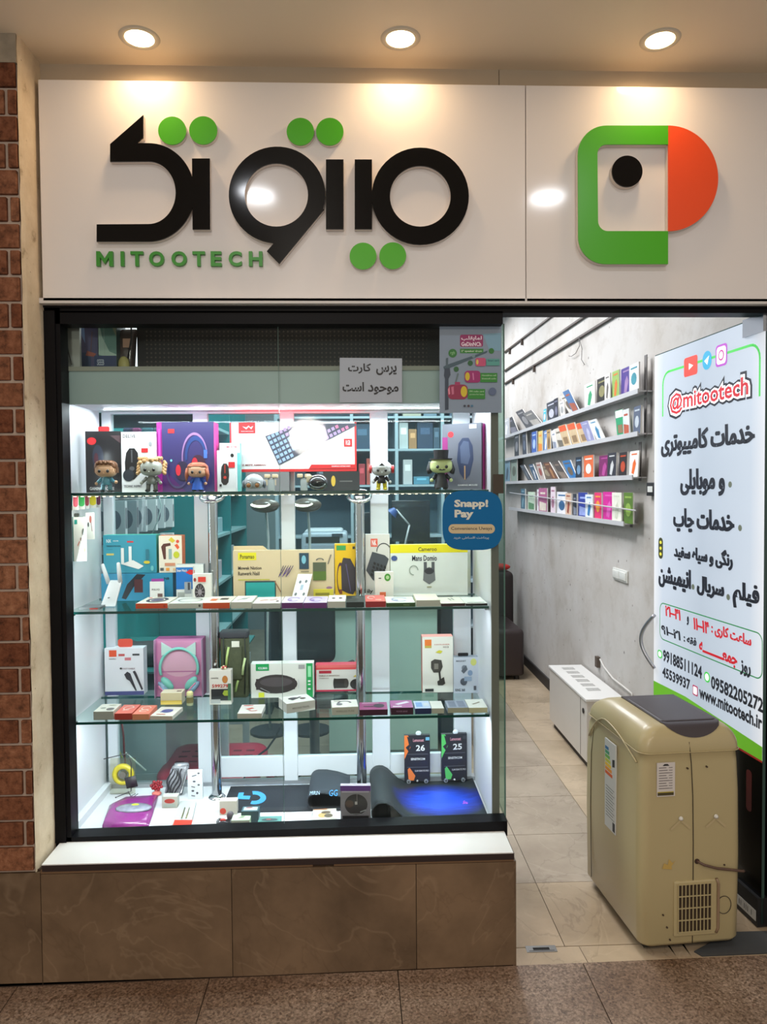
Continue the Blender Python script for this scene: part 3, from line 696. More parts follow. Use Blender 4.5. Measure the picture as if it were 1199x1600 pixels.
# ================================================================ WALL FITTINGS
def wallbox(name, label, cat, pa, pb, th, mat, extra=None):
    a, b_ = PXX(*pa, WX - th), PXX(*pb, WX - th)
    y0, y1 = sorted((a.y, b_.y)); z0, z1 = sorted((a.z, b_.z))
    t = thing(name, label, cat, (WX, (y0 + y1) / 2, (z0 + z1) / 2))
    return t, y0, y1, z0, z1
PW = M((214, 214, 208), .35, name='white_plastic')
t, y0, y1, z0, z1 = wallbox('light_switch', 'white double light switch on the worn wall beside the glass door', 'switch', (957, 886), (979, 912), .012, PW)
mb = MB(); mb.rbox(WX - .010, WX, y0, y1, z0, z1, PW, (.003, 0), (.003, .003), (.003, .003), n=2); mb.build('plate', t)
ym = (y0 + y1) / 2
for a, b_ in ((y0 + .008, ym - .002), (ym + .002, y1 - .008)):
    mb = MB(); mb.rbox(WX - .015, WX - .009, a, b_, z0 + .010, z1 - .010, PW, (.003, 0), (.002, .002), (.002, .002), n=2); mb.build('rocker', t)
t, y0, y1, z0, z1 = wallbox('door_strike', 'small black latch plate on the wall at the poster edge', 'latch', (1012, 754), (1026, 775), .02, PW)
mb = MB(); mb.rbox(WX - .025, WX, y0, y1, z0, z1, M((32, 32, 34), .5), (.003, 0), (.003, .003), (.003, .003), n=2); mb.build('bracket', t)
mb = MB(); mb.box(WX - .028, WX - .024, y0 + (y1 - y0) * .25, y1 - (y1 - y0) * .2, z0 + (z1 - z0) * .28, z1 - (z1 - z0) * .28, PW); mb.build('roller', t)
for i, (a, b_) in enumerate((((788, 551), (880, 480)), ((788, 580), (930, 483)), ((788, 600), (975, 484)))):
    p, q = PXX(*a, WX - .012), PXX(*b_, WX - .012); mb = MB()
    mb.prism([(p.y, p.z - .006), (q.y, q.z - .006), (q.y, q.z + .006), (p.y, p.z + .006)], WX - .018, WX, M((70, 58, 50), .6), None, lambda u, v, d: (d, u, v))
    if i != 1:
        for k in range(2):
            y = p.y + (q.y - p.y) * (.25 + .5 * k) * .5; z = p.z + (q.z - p.z) * (.25 + .5 * k) * .5; mb.box(WX - .02, WX - .002, y - .008, y + .008, z - .05, z, M((70, 58, 50), .6))
    st(mb.build('trim_wall_rail'))
mb = MB(); pts = [(905, 527), (906, 540), (900, 552), (893, 557), (889, 556)]; mb.tube([PXX(x, y, WX - .02) for x, y in pts], .002, M((90, 86, 84), .6), 5)
pts = [(905, 527), (910, 545), (909, 562), (914, 570)]; mb.tube([PXX(x, y, WX - .02) for x, y in pts], .002, M((90, 86, 84), .6), 5)
tag(mb.build('loose_wire'), 'thin loose wires dangling high on the wall over the booklets', 'wire')
mb = MB(); pts = [(938, 1030), (944, 1042), (958, 1060), (976, 1074), (988, 1084), (988, 1094)]; mb.tube([PXX(x, y, WX - .012) for x, y in pts], .005, M((206, 202, 196), .5), 6)
mb.box(WX - .02, WX - .001, PXX(937, 1034, WX).y - .02, PXX(937, 1034, WX).y + .02, PXX(937, 1034, WX).z - .03, PXX(937, 1034, WX).z + .03, M((84, 72, 62), .7))
tag(mb.build('fan_coil_cable'), 'white cable running down the wall behind the fan coil cabinet', 'cable')

# ---------------------------------------------------------------- booklet ledges
ZX = lambda x: 780 + x * .2002
ZY = lambda y: 560 + y * .2002
rows_ = [('top', (50, 600), (1112, 280), True), ('second', (50, 775), (1110, 612), True), ('third', (50, 955), (1068, 950), True), ('lowest', (92, 1168), (1000, 1288), False)]
LEDGE = M((190, 190, 192), .4, name='ledge_metal')
BK = {
 'top': [(45, 92, 470, -5, 'b9b9bd', 'e0e0e0', 'pale grey'), (100, 155, 465, -50, '3c3a40', '777480', 'dark grey leaning'), (215, 268, 405, -92, '4a474b', '8a8788', 'black leaning'), (282, 350, 415, -88, '6d6a68', 'a8a29a', 'grey photo covered leaning'), (345, 366, 400, 5, '35b3d6', 'ffffff', 'narrow cyan'),
         (374, 440, 335, -10, '3a3d46', 'b8b8c4', 'charcoal and white'), (443, 477, 310, -5, '2b2a33', '6d6c80', 'black'), (482, 516, 330, -10, 'd8d8d4', '9a9a98', 'white'), (550, 604, 285, -85, 'c9c4bb', '6a5a4c', 'beige leaning'), (592, 640, 250, -85, '4d6f9a', 'a05840', 'blue and brown leaning'),
         (670, 750, 190, 0, 'e9ece8', '3a9a6a', 'white and green'), (757, 832, 148, 0, '2a2622', '8a8458', 'black with olive picture'), (838, 880, 120, 0, 'dcd8d2', '6a6460', 'pale with small figures'), (886, 940, 95, 0, '8fae5a', 'e8702c', 'green yellow and orange'), (944, 1022, 68, 0, '4a3488', '9a7aa8', 'purple'), (1032, 1106, 40, 0, 'e6e6e8', '3a8a9a', 'white with teal figure')],
 'second': [(130, 165, 585, 0, '2b2b30', '7a7a80', 'black'), (187, 218, 575, -5, '303544', '5a6478', 'navy'), (240, 264, 570, -5, '2f2c38', '5a5058', 'dark plum'), (266, 303, 570, 0, '3b5fae', 'a8c0e8', 'bright blue'), (308, 340, 565, 0, 'd8c070', 'e88830', 'yellow'), (342, 376, 560, 0, '6f8fc0', 'e8e8f0', 'light blue'), (387, 415, 555, -5, 'b8935a', '5a4838', 'tan'), (427, 457, 560, -20, 'e8e8e8', '8a90a0', 'white'), (462, 514, 545, -45, 'cfc9be', '6a6458', 'off-white leaning'),
            (522, 578, 520, -50, 'c8b08a', 'd8592c', 'beige with orange top, leaning'), (580, 638, 505, -50, 'c8b08a', 'd8592c', 'beige with orange heading, leaning'), (640, 700, 500, -50, 'c8b08a', 'd8592c', 'beige with red-orange heading, leaning'), (706, 766, 490, -62, '8f90b4', 'b8b8d0', 'lavender leaning'), (772, 832, 478, -75, 'dcdfe2', '3a80a8', 'white with blue emblem, leaning'),
            (915, 975, 400, -20, '2f9a6a', 'e8e4e0', 'green topped'), (987, 1036, 395, -8, 'd5dbe0', 'b8583c', 'white and red'), (1050, 1104, 370, 6, '5a6478', 'b8c0c8', 'steel blue')],
 'third': [(50, 94, 790, 0, '6f8fa0', '3a5060', 'slate blue'), (96, 142, 780, 0, '8b9a8c', '5a6050', 'sage'), (225, 258, 830, -70, '3d4048', '6a7078', 'charcoal leaning'), (290, 324, 825, -50, '35506a', 'c8c8d0', 'dark blue leaning'), (327, 362, 810, -40, 'b8a8a0', '984840', 'pinkish leaning'), (370, 430, 830, -60, '6a5a4a', '9a8a70', 'brown leaning'), (432, 482, 810, -80, '6a4632', 'a87850', 'russet leaning'), (500, 552, 800, -90, '4d4440', '847468', 'dark brown leaning'), (546, 606, 795, -60, '2f6fa8', '6a5a48', 'blue photo covered leaning'),
           (610, 660, 768, 0, '26303e', '6a8aa8', 'midnight blue'), (665, 738, 755, 0, 'd9683a', 'f0e8d8', 'orange and white'), (770, 850, 755, 4, '7a2560', 'b04890', 'magenta plum'), (857, 925, 735, 6, '33333c', 'c8c8c8', 'black with pale figures'), (937, 998, 730, 6, '2c2626', 'b84828', 'black with red title'), (1002, 1072, 720, 12, 'f0ece4', 'e86a28', 'white with orange bubble')],
 'lowest': [(180, 213, 1015, 0, '3d6478', '7aa0b0', 'teal grey'), (228, 280, 1040, 0, 'c8dcc4', '5a8a60', 'pale green'), (290, 317, 1020, 0, 'efe8ea', 'c8a8b8', 'whitish'), (320, 385, 1010, 0, 'b0608a', 'e8d8c8', 'pink patterned'), (405, 440, 1000, 0, 'e8d5de', 'b07890', 'pale pink'), (445, 522, 1040, 0, 'e6e4ea', '3a6a98', 'white with blue feather'), (530, 575, 1050, 0, 'd8b8a0', '984838', 'peach'), (580, 608, 1055, 0, '2e3340', '7a8090', 'near black'), (612, 682, 1045, 0, '2e3e96', '98a8e0', 'royal blue'), (686, 745, 1060, 0, 'dfe6ee', '3a78b0', 'white and blue'), (748, 801, 1045, 0, 'e0356e', 'f0a040', 'hot pink with orange spot'), (803, 892, 1040, 0, 'd02a96', 'e060b8', 'magenta'), (896, 970, 1045, 0, 'e8ead8', 'd0d4c0', 'blank cream'), (976, 1048, 1045, 0, '5a7a30', '90b050', 'leafy green')]}
ORD = ['first', 'second', 'third', 'fourth', 'fifth', 'sixth', 'seventh', 'eighth', 'ninth', 'tenth', 'eleventh', 'twelfth', 'thirteenth', 'fourteenth', 'fifteenth', 'sixteenth', 'seventeenth']
XB = WX - .055
for nm, (ax, ay), (bx, by), lip in rows_:
    a = PXX(ZX(ax), ZY(ay), XB); b_ = PXX(ZX(bx), ZY(by), XB)
    if nm == 'lowest': y_far, y_near, zf, zn = a.y, b_.y, a.z, b_.z
    else: y_far, y_near, zf, zn = a.y, b_.y, (a.z + b_.z) / 2, (a.z + b_.z) / 2
    if nm != 'lowest': y_far = 4.45
    t = thing('booklet_ledge', f'{nm} grey metal booklet ledge fixed along the worn wall', 'shelf', (WX, (y_near + y_far) / 2, (zf + zn) / 2))
    m_ = MB(); m_.prism([(y_near, zn - .006), (y_far, zf - .006), (y_far, zf), (y_near, zn)], XB - .012, WX - .002, LEDGE, None, lambda u, v, d: (d, u, v)); m_.build('tray', t)
    m_ = MB(); m_.prism([(y_near, zn - .014), (y_far, zf - .014), (y_far, zf + .009), (y_near, zn + .009)], XB - .018, XB - .012, LEDGE, None, lambda u, v, d: (d, u, v)); m_.build('front_lip', t)
    m_ = MB(); m_.prism([(y_near, zn - .02), (y_near + .03, zn - .02), (y_near + .03, zn + (.165 if lip else .13)), (y_near, zn + (.165 if lip else .13))], WX - .03, WX - .027, M((96, 92, 90), .5), None, lambda u, v, d: (d, u, v)); m_.build('end_upright', t)
    if nm == 'lowest':
        c, d = PXX(ZX(85), ZY(1048), XB - .02), PXX(ZX(1068), ZY(1188), XB - .02)
        m_ = MB(); m_.tube([c, d], .004, LEDGE, 6); m_.build('retaining_wire', t)
    for i, (xl, xr, zt_, sh, c1, c2, desc) in enumerate(BK[nm]):
        f_ = lambda zx: (zx - ax) / (bx - ax)
        p0 = PXX(ZX(xl), ZY(ay + (by - ay) * f_(xl)), XB); p1 = PXX(ZX(xr), ZY(ay + (by - ay) * f_(xr)), XB)
        tl = PXX(ZX(xl + sh), ZY(zt_ + 8), XB); tr = PXX(ZX(xr + sh), ZY(zt_ - 4), XB)
        base = lambda y: zn + (zf - zn) * (y - y_near) / (y_far - y_near) + .0005
        top = max(.1, ((tl.z - base(tl.y)) + (tr.z - base(tr.y))) / 2)
        loop = [(p0.y, base(p0.y)), (p1.y, base(p1.y)), (tr.y, base(p1.y) + top), (tl.y, base(p0.y) + top)]
        if loop[1][0] > loop[0][0]: loop = [loop[1], loop[0], loop[3], loop[2]]
        x0 = XB - .009 + .0078 * (i % 3); th = .0066
        m_ = MB(); fr_ = lambda u, v, d: (d, u, v)
        m_.prism(loop, x0, x0 + th, M(c1, .4, noise=.25, scale=22), M('dcdad4', .6), fr_)
        def uvq(u, v):   # u along, v up inside the leaning cover
            A, B, C, D = loop
            e0 = (A[0] + (B[0] - A[0]) * u, A[1] + (B[1] - A[1]) * u); e1 = (D[0] + (C[0] - D[0]) * u, D[1] + (C[1] - D[1]) * u)
            return (e0[0] + (e1[0] - e0[0]) * v, e0[1] + (e1[1] - e0[1]) * v)
        kk = random.random()
        def pp(pts, mat): m_.poly([fr_(*uvq(u, v), x0 - .0006) for u, v in pts], mat)
        cm = M(c2, .4, noise=.3, scale=30)
        if 'orange top' in desc or 'heading' in desc or 'topped' in desc:
            pp([(.04, .72), (.96, .72), (.96, .98), (.04, .98)], cm); pp([(.2, .15), (.8, .15), (.8, .45), (.2, .45)], M('8a7050', .5))
        elif kk < .45: pp(arc(.5, .4 + .2 * kk, .3, .22, 0, 330, 11), cm); pp([(.15, .82), (.85, .82), (.85, .88), (.15, .88)], cm)
        elif kk < .75: pp([(.1, .08), (.9, .08), (.9, .38), (.1, .45)], cm); pp([(.2, .75), (.8, .75), (.8, .83), (.2, .83)], cm)
        else: pp([(.3, .15), (.55, .1), (.75, .5), (.6, .7), (.4, .55)], cm); pp([(.2, .85), (.8, .85), (.8, .9), (.2, .9)], cm)
        c0 = loop[0]; o = m_.build('booklet', loc=(x0, c0[0], c0[1]))
        tag(o, f'{desc} booklet, {ORD[i]} from the deep end of the {nm} wall ledge', 'booklet', f'booklets on the {nm} wall ledge')

# ================================================================ FAN COIL CABINET
FX, FY0, FY1, FH = 1.168, 1.41, 2.134, .46
FH = P(935, 1092, 1.41).z
fc = thing('fan_coil_cabinet', 'low white metal fan coil cabinet standing against the wall', 'heater', (FX + .09, (FY0 + FY1) / 2, 0))
WM = M((206, 200, 192), .35, noise=.03, name='white_enamel')
WM2 = M((222, 220, 216), .35, noise=.03)
mb = MB(); mb.rbox(FX, WX - .016, FY0, FY1, .045, FH - .012, WM, (.004, 0), (.004, .004), (0, 0), n=2, smooth=False)
mb.build('casing', fc)
mb = MB(); mb.box(FX + .02, WX - .016, FY0 + .03, FY1 - .03, 0, .05, M((60, 54, 50), .7)); mb.build('plinth', fc)
mb = MB(); mb.rbox(FX - .006, WX - .014, FY0 - .006, FY1 + .004, FH - .014, FH, WM2, (.003, .003), (.003, .003), (.002, .003), n=2, smooth=False); mb.build('top_plate', fc)
for i in range(6):
    y = FY0 + .15 + i * .092
    m_ = MB(); m_.box(FX + .055, FX + .125, y, y + .05, FH, FH + .0008, M((70, 66, 62), .7))
    for k in range(11): x = FX + .055 + .07 * k / 10; m_.box(x - .0012, x + .0012, y, y + .05, FH + .0008, FH + .002, WM2)
    for k in range(4): yy = y + .05 * k / 3; m_.box(FX + .055, FX + .125, yy - .0012, yy + .0012, FH + .0008, FH + .0018, WM2)
    m_.build('air_grille', fc)
mb = MB(); mb.box(FX - .002, FX + .001, FY0 + .10, FY0 + .102, .05, FH - .02, M((120, 112, 104), .6)); q = PXX(926, 1111, FX)
mb.build('door_seam', fc)
m_ = MB(); m_.cyl((FX - .004, FY0 + .05, FH - .075), (FX, FY0 + .05, FH - .075), .014, None, M((40, 36, 34), .5), 16); m_.build('finger_hole', fc)

# ================================================================ BENCH at the back
sofa = thing('sofa_seat', 'dark brown leather seat with red cushion far back by the wall', 'sofa', (1.0, 3.6, 0))
LEA = M((46, 36, 36), .38, noise=.15, scale=20, bump=.25, name='brown_leather')
q = PZ(820, 1063, 0); sx = q.x; sy = q.y; sz = P(800, 978, sy + .15).z
mb = MB(); mb.rbox(1.0, sx, sy, sy + .62, .03, sz, LEA, (.03, .03), (.03, .03), (.02, .04)); mb.build('seat', sofa)
sb = P(800, 893, sy + .62).z; xb = P(803, 930, sy + .62).x
mb = MB(); mb.rbox(1.0, xb, sy + .60, sy + .82, .03, sb, LEA, (.04, .04), (.04, .04), (.02, .05)); mb.build('backrest', sofa)
for y in (sy + .05, sy + .75):
    for x in (1.05, sx - .05): m_ = MB(); m_.cyl((x, y, 0), (x, y, .035), .02, None, M((30, 28, 28), .5), 10); m_.build('leg', sofa)
cu = thing('red_cushion', 'small red cushion on top of the dark seat back', 'cushion', (1.1, sy + .7, sb))
mb = MB(); mb.ell((xb - .10, sy + .70, sb + .031), (.09, .07, .03), M((196, 44, 36), .6)); mb.build('cover', cu)

# ================================================================ PORTABLE AIR CONDITIONER
AW, ADP, AH = .332, .455, .715
ac = thing('portable_air_conditioner', 'cream portable air conditioner unit with dark top standing in the doorway', 'air conditioner', (.865, -.080, 0), math.radians(4.2))
CR = M((178, 164, 124), .36, coat=.15, noise=.04, scale=5, name='aged_cream_plastic')
CR2 = M((198, 190, 150), .36, coat=.2, noise=.03, name='cream_plastic_trim')
RX, RYN, RYF, RZ = .075, .05, .16, .085
def topz(x, y):
    """height of the rounded cover at a point inside the footprint"""
    dx = max(0, (RX - x) / RX, (x - (AW - RX)) / RX); dy = max(0, (RYN - y) / RYN, (y - (ADP - RYF)) / RYF)
    t = min(1, math.hypot(dx, dy)); return AH - RZ + RZ * math.sqrt(max(0, 1 - t * t))
mb = MB()
def acf(p):
    # casing belly: sides swell slightly, far side leans in at the top
    return p
# body: stacked rounded rectangle rings
def ring(z, inset, ry_far, n=7):
    rx = .035; x0, x1, y0, y1 = inset, AW - inset, inset * .6, ADP - inset * .5 - ry_far
    pts = []
    for cx, cy, a in ((x1 - rx, y1 - rx, 0), (x0 + rx, y1 - rx, 90), (x0 + rx, y0 + rx, 180), (x1 - rx, y0 + rx, 270)):
        pts += arc(cx, cy, rx, rx, a, a + 90, n)
    return [(x, y, z) for x, y in pts]
rings = [ring(.030, .008, 0), ring(.040, .001, 0), ring(.30, -.002, 0), ring(.50, 0, 0), ring(.60, .004, .004), ring(.626, .007, .02), ring(.632, .0015, .022)]
nseg = len(rings[0])
for k in range(9):
    t = k / 8 * PI / 2
    ins = .0015 + .070 * (1 - math.cos(t)) ; rings.append(ring(.640 + .075 * math.sin(t), ins, .022 + .09 * (1 - math.cos(t))))
vs = [p for r in rings for p in r]
fs = [(j * nseg + i, j * nseg + (i + 1) % nseg, (j + 1) * nseg + (i + 1) % nseg, (j + 1) * nseg + i) for j in range(len(rings) - 1) for i in range(nseg)]
fs += [tuple(range(nseg - 1, -1, -1)), tuple((len(rings) - 1) * nseg + i for i in range(nseg))]
mb.add(vs, fs, CR, True); body = mb.build('housing', ac, local=True)
def acsurf(x, ang):
    """front (near) upper rounding: ang 0 = vertical face, 90 = flat top; returns y, z"""
    t = math.radians(ang); ins = .0015 + .070 * (1 - math.cos(t)); return ins * .6, .640 + .075 * math.sin(t)
DKG = M((62, 56, 60), .42, noise=.08, name='dark_grey_plastic')
# dark control cover on the top, dipping over the near edge in a bow
mb = MB(); NX = 16; grid = []
xL, xR = .085, AW - .055
for i in range(NX + 1):
    u = i / NX; x = xL + (xR - xL) * u; col = []
    bow = math.sqrt(max(0, 1 - (2 * u - 1) ** 2))
    for ang in [90 - 62 * bow * k / 5 for k in range(5, -1, -1)]:
        y, z = acsurf(x, ang); col.append((x, y - .001, z + .0022))
    for y in (.06, .14, .22, .30, .33): col.append((x, y, .715 + .0035))
    grid.append(col)
nc = len(grid[0]); vs = [p for c in grid for p in c]
mb.add(vs, [(i * nc + j, (i + 1) * nc + j, (i + 1) * nc + j + 1, i * nc + j + 1) for i in range(NX) for j in range(nc - 1)], DKG, True)
mb.add([(xL, .045, .7185), (xL, .33, .7185), (xL, .33, .712), (xL, .045, .712)], [(0, 1, 2, 3)], DKG)
mb.build('dark_top_cover', ac, local=True)
mb = MB(); mb.rbox(xL + .006, xR - .006, .046, .30, .7175, .7215, DKG, (.02, .02), (.012, .01), (0, .003), n=3); mb.build('control_lid', ac, local=True)
# raised trim line round the shoulder and arch on the side
mb = MB(); r = ring(.634, -.0008, .020); mb.tube(r, .0016, CR, 6, closed=True); mb.build('shoulder_trim', ac, local=True)
mb = MB(); mb.tube([(-.001, .03 + .38 * t, .60 + .06 * math.sin(PI * min(1, t * 1.6) / 2) - .16 * max(0, t - .6) ** 2 * 4) for t in [i / 16 for i in range(17)]], .003, CR, 8); mb.build('side_arch', ac, local=True)
LINE = M((52, 44, 34), .7, noise=0)
mb = MB(); cx = AW * .51
pts = [(cx + .012 * math.cos(z * 5), -.0022 - .0006, z) for z in (.034, .1, .2)]
mb.tube([(cx, .0008, .034), (cx, -.0022, .2), (cx, -.0022, .35), (cx - .002, -.0016, .5), (cx - .006, .0012, .6), (cx - .010, .001, .636), (cx - .012, .004, .665)], .0014, LINE, 5); mb.build('centre_seam', ac, local=True)
mb = MB(); mb.tube([(-.0015, .385, .05), (-.003, .39, .3), (-.001, .388, .5), (.004, .375, .60), (.016, .35, .66), (.03, .33, .69)], .0011, LINE, 5); mb.build('front_cover_seam', ac, local=True)
# grille on the near face
gx0, gx1, gz0_, gz1_ = .118, .226, .075, .225
mb = MB(); mb.rbox(gx0 - .012, gx1 + .022, -.006, .01, gz0_ - .016, gz1_ + .008, CR, (.006, .006), (.003, 0), (.006, .006), n=3)
mb.build('grille_surround', ac, local=True)
mb = MB(); mb.box(gx0, gx1, -.0075, .004, gz0_, gz1_, M((52, 38, 22), .8, noise=.5, scale=60)); mb.build('grille_recess', ac, local=True)
for i in range(10):
    x = gx0 + (gx1 - gx0) * i / 9; m_ = MB(); m_.box(x - .0014, x + .0014, -.010, -.006, gz0_, gz1_, CR); m_.build('grille_bar', ac, local=True)
for i in range(5):
    z = gz0_ + (gz1_ - gz0_) * i / 4; m_ = MB(); m_.box(gx0, gx1, -.0105, -.0065, z - .0014, z + .0014, CR); m_.build('grille_cross_bar', ac, local=True)
mb = MB(); mb.tube([(.272 + .023 * math.cos(t), -.0024, .148 + .028 * math.sin(t)) for t in [i * PI / 12 for i in range(24)]], .0011, LINE, 5, closed=True); mb.build('drain_cap', ac, local=True)
mb = MB(); mb.tube([(.243, -.006, .065), (.249, -.007, .08), (.250, -.007, .22), (.244, -.006, .235)], .0045, M((140, 116, 92), .5), 8); mb.build('drain_hose', ac, local=True)
mb = MB(); mb.cyl((.182, -.0035, .292), (.182, .002, .292), .008, None, M((60, 44, 36), .6), 14); mb.tube([(.182, -.002, .292), (.20, -.012, .284), (.24, -.014, .272), (.29, -.010, .262), (.330, -.008, .254), (.345, .01, .245)], .0042, M((92, 70, 58), .5), 8); mb.build('power_cord', ac, local=True)
for x in (.128, .243):
    m_ = MB(); m_.lathe([(.0, .008), (.005, .006), (.007, 0)], PW, n=12, X=Matrix.Translation((x, -.0025, .43)) @ Matrix.Rotation(PI / 2, 4, 'X')); 
    for sg in (-1, 1): m_.add([(x, -.0028, .428), (x + sg * .034, -.0028, .40), (x + sg * .030, -.0028, .393), (x, -.0028, .420)], [(0, 1, 2, 3)], M((182, 166, 128), .6))
    m_.build('cable_hook', ac, local=True)
for x, z in ((.150, .585), (.213, .587), (.085, .09), (.072, .13), (.272, .275), (.095, .05)):
    m_ = MB(); m_.cyl((x, -.004, z), (x, .002, z), .0028, None, M((70, 56, 42), .6), 8); m_.build('screw', ac, local=True)
PAP = M((206, 200, 196), .6, noise=.04)
mb = MB(); fy = lambda u, v, d: (u, -.0030 + d, v); mb.prism([(.050, .502), (.108, .502), (.108, .607), (.050, .607)], -.0006, .002, PAP, None, fy)
for i in range(9): mb.prism([(.056, .590 - i * .008), (.080 + .004 * (i % 3), .590 - i * .008), (.080 + .004 * (i % 3), .5925 - i * .008), (.056, .5925 - i * .008)], -.0008, -.0005, M((110, 104, 104), .6, noise=0), None, fy); mb.prism([(.088, .590 - i * .008), (.100, .590 - i * .008), (.100, .5925 - i * .008), (.088, .5925 - i * .008)], -.0008, -.0005, M((130, 124, 124), .6, noise=0), None, fy)
mb.prism([(.052, .505), (.104, .505), (.104, .514), (.052, .514)], -.0008, -.0005, M((70, 62, 34), .6, noise=0), None, fy); mb.prism([(.052, .514), (.104, .514), (.104, .517), (.052, .517)], -.0008, -.0005, M((176, 160, 60), .6, noise=0), None, fy)
mb.prism([(.068, .597), (.090, .597), (.084, .603), (.074, .603)], -.0008, -.0005, M((40, 40, 40), .6, noise=0), None, fy); mb.build('rating_label', ac, local=True)
# energy label on the long side
fs_ = lambda u, v, d: (-.0035 - d, u, v)
mb = MB(); mb.prism([(.175, .30), (.262, .30), (.262, .60), (.175, .60)], .0006, -.004, M((208, 212, 212), .5), None, fs_)
for i, c in enumerate(((60, 120, 170), (70, 160, 120), (110, 180, 80), (200, 205, 70), (236, 196, 50), (232, 150, 40), (222, 96, 34))):
    z = .565 - i * .014; l = .262 - .004; mb.prism([(l - .028 - i * .005, z), (l, z), (l, z + .011), (l - .028 - i * .005, z + .011)], .0009, .0004, M(c, .5, noise=0), None, fs_)
for i in range(11): mb.prism([(.185 + .01 * (i % 2), .44 - i * .010), (.252, .44 - i * .010), (.252, .4425 - i * .010), (.185 + .01 * (i % 2), .4425 - i * .010)], .0009, .0004, M((120, 126, 128), .6, noise=0), None, fs_)
mb.prism([(.182, .525), (.200, .52), (.200, .545), (.182, .55)], .0009, .0004, M((36, 40, 48), .6, noise=0), None, fs_); mb.prism([(.180, .305), (.198, .305), (.198, .335), (.180, .335)], .0009, .0004, M((50, 54, 62), .6, noise=0), None, fs_); mb.build('energy_label', ac, local=True)
mb = MB(); mb.add([(.068, -.0030, .276), (.10, -.0030, .272), (.098, -.0030, .282), (.112, -.0030, .30), (.102, -.0030, .292), (.09, -.0030, .305), (.086, -.0030, .287), (.074, -.0030, .293)], [(0, 1, 2), (2, 3, 4), (4, 5, 6), (6, 7, 0), (0, 2, 4, 6)], M((186, 156, 84), .7)); mb.build('torn_sticker', ac, local=True)
for x, y in ((.05, .06), (AW - .05, .06), (.05, ADP - .06), (AW - .05, ADP - .06)):
    m_ = MB(); m_.cyl((x - .012, y, .0185), (x + .012, y, .0185), .018, None, M((24, 22, 22), .6), 14); m_.build('caster', ac, local=True)
mb = MB(); mb.rbox(.02, AW - .02, .02, ADP - .02, .018, .034, M((30, 26, 24), .7), n=1); mb.build('base_tray', ac, local=True)
for z in (.52, .27):
    m_ = MB(); m_.rbox(AW - .004, AW + .014, .12, .26, z - .045, z + .045, CR, (0, .012), (.02, .02), (.02, .02), n=3); m_.build('side_handle', ac, local=True)
# ================================================================ DISPLAY CASE
S1, S2, S3, BZ = 1.450, 1.066, .706, .349
CX0, CX1 = -.940, .440
RY = .465
PANW = M((224, 224, 230), .4, noise=.02, name='white_board')
case = thing('display_case', 'white boarded shop window display case with grey fascia', 'display case', (-.25, .27, BZ - .03))
mb = MB(); mb.box(CX0 - .016, CX0, YG + .012, RY, BZ - .03, 1.844, PANW); mb.build('left_panel', case)
mb = MB(); mb.box(CX1, CX1 + .016, YG + .03, RY + .03, BZ - .03, 1.844, PANW); mb.box(CX1 - .002, CX1 + .022, YG + .020, YG + .0299, BZ - .03, 1.77, M((120, 118, 112), .6, spec=.2)); mb.build('right_panel', case)
mb = MB(); mb.box(CX0, CX1, YG + .012, RY + .03, BZ - .03, BZ, PANW); mb.build('floor_board', case)
FZ0, FZ1 = P(440, 630.5, .1).z, P(440, 575.5, .1).z
mb = MB(); mb.box(CX0, CX1, .10, .115, FZ0, FZ1 - .008, M((164, 182, 184), .35, noise=.04, name='grey_green_fascia')); mb.build('front_fascia', case)
mb = MB(); mb.box(CX0 - .01, CX1 + .01, .094, RY, FZ1 - .008, FZ1 + .006, M((150, 150, 140), .5)); mb.build('top_board', case)
mb = MB(); mb.box(CX0, CX1, .115, RY, FZ0 + .012, FZ0 + .02, PANW); mb.build('ceiling_board', case)
q0 = PZ(108, 1290, BZ); mb = MB(); mb.box(CX0, CX0 + .022, .13, RY - .01, BZ, BZ + .026, PANW); mb.build('side_batten', case)
# rear frame with sliding panes
RG = glassmat('rear_glass', (214, 234, 232), .35, opaque=.05, body=(160, 190, 200))
rear = thing('rear_sliding_frame', 'white framed sliding glass doors closing the back of the display case', 'sliding door', (-.25, RY + .015, BZ))
RW = M((214, 218, 226), .4, noise=.02, name='white_aluminium')
rzt, rzt2 = P(400, 633, RY).z, P(400, 646, RY).z
rzb, rzb2 = P(400, 1214, RY).z, P(400, 1184, RY).z
def stile(xa, xb, ya=RY, yb=RY + .03, za=None, zb_=None):
    a, b_ = P(xa, 900, ya).x, P(xb, 900, ya).x; m_ = MB(); m_.rbox(a, b_, ya, yb, BZ if za is None else za, rzt if zb_ is None else zb_, RW, (.003, .003), (.003, 0), (0, 0), n=1, smooth=False); return m_.build('stile', rear)
for a, b_ in ((163, 178), (305, 328), (440.5, 462), (580, 608), (709, 736)): stile(a, b_)
mb = MB(); mb.box(P(163, 640, RY).x, CX1, RY - .002, RY + .032, rzt2, rzt + .03, RW); mb.build('top_rail', rear)
mb = MB(); mb.box(P(328, 1200, RY).x, P(709, 1200, RY).x, RY + .004, RY + .026, rzb, rzb2, RW); mb.build('bottom_rail', rear)
mb = MB(); mb.box(P(163, 1200, RY).x, CX1, RY - .004, RY + .03, BZ, BZ + .014, M((176, 178, 184), .35, .6)); mb.build('floor_track', rear)
for a, b_ in ((178, 305), (328, 440.5), (462, 580), (608, 709)):
    x0, x1 = P(a, 900, RY).x, P(b_, 900, RY).x; m_ = MB(); m_.poly([(x0, RY + .015, BZ + .014), (x1, RY + .015, BZ + .014), (x1, RY + .015, rzt2), (x0, RY + .015, rzt2)], RG); m_.build('pane', rear)
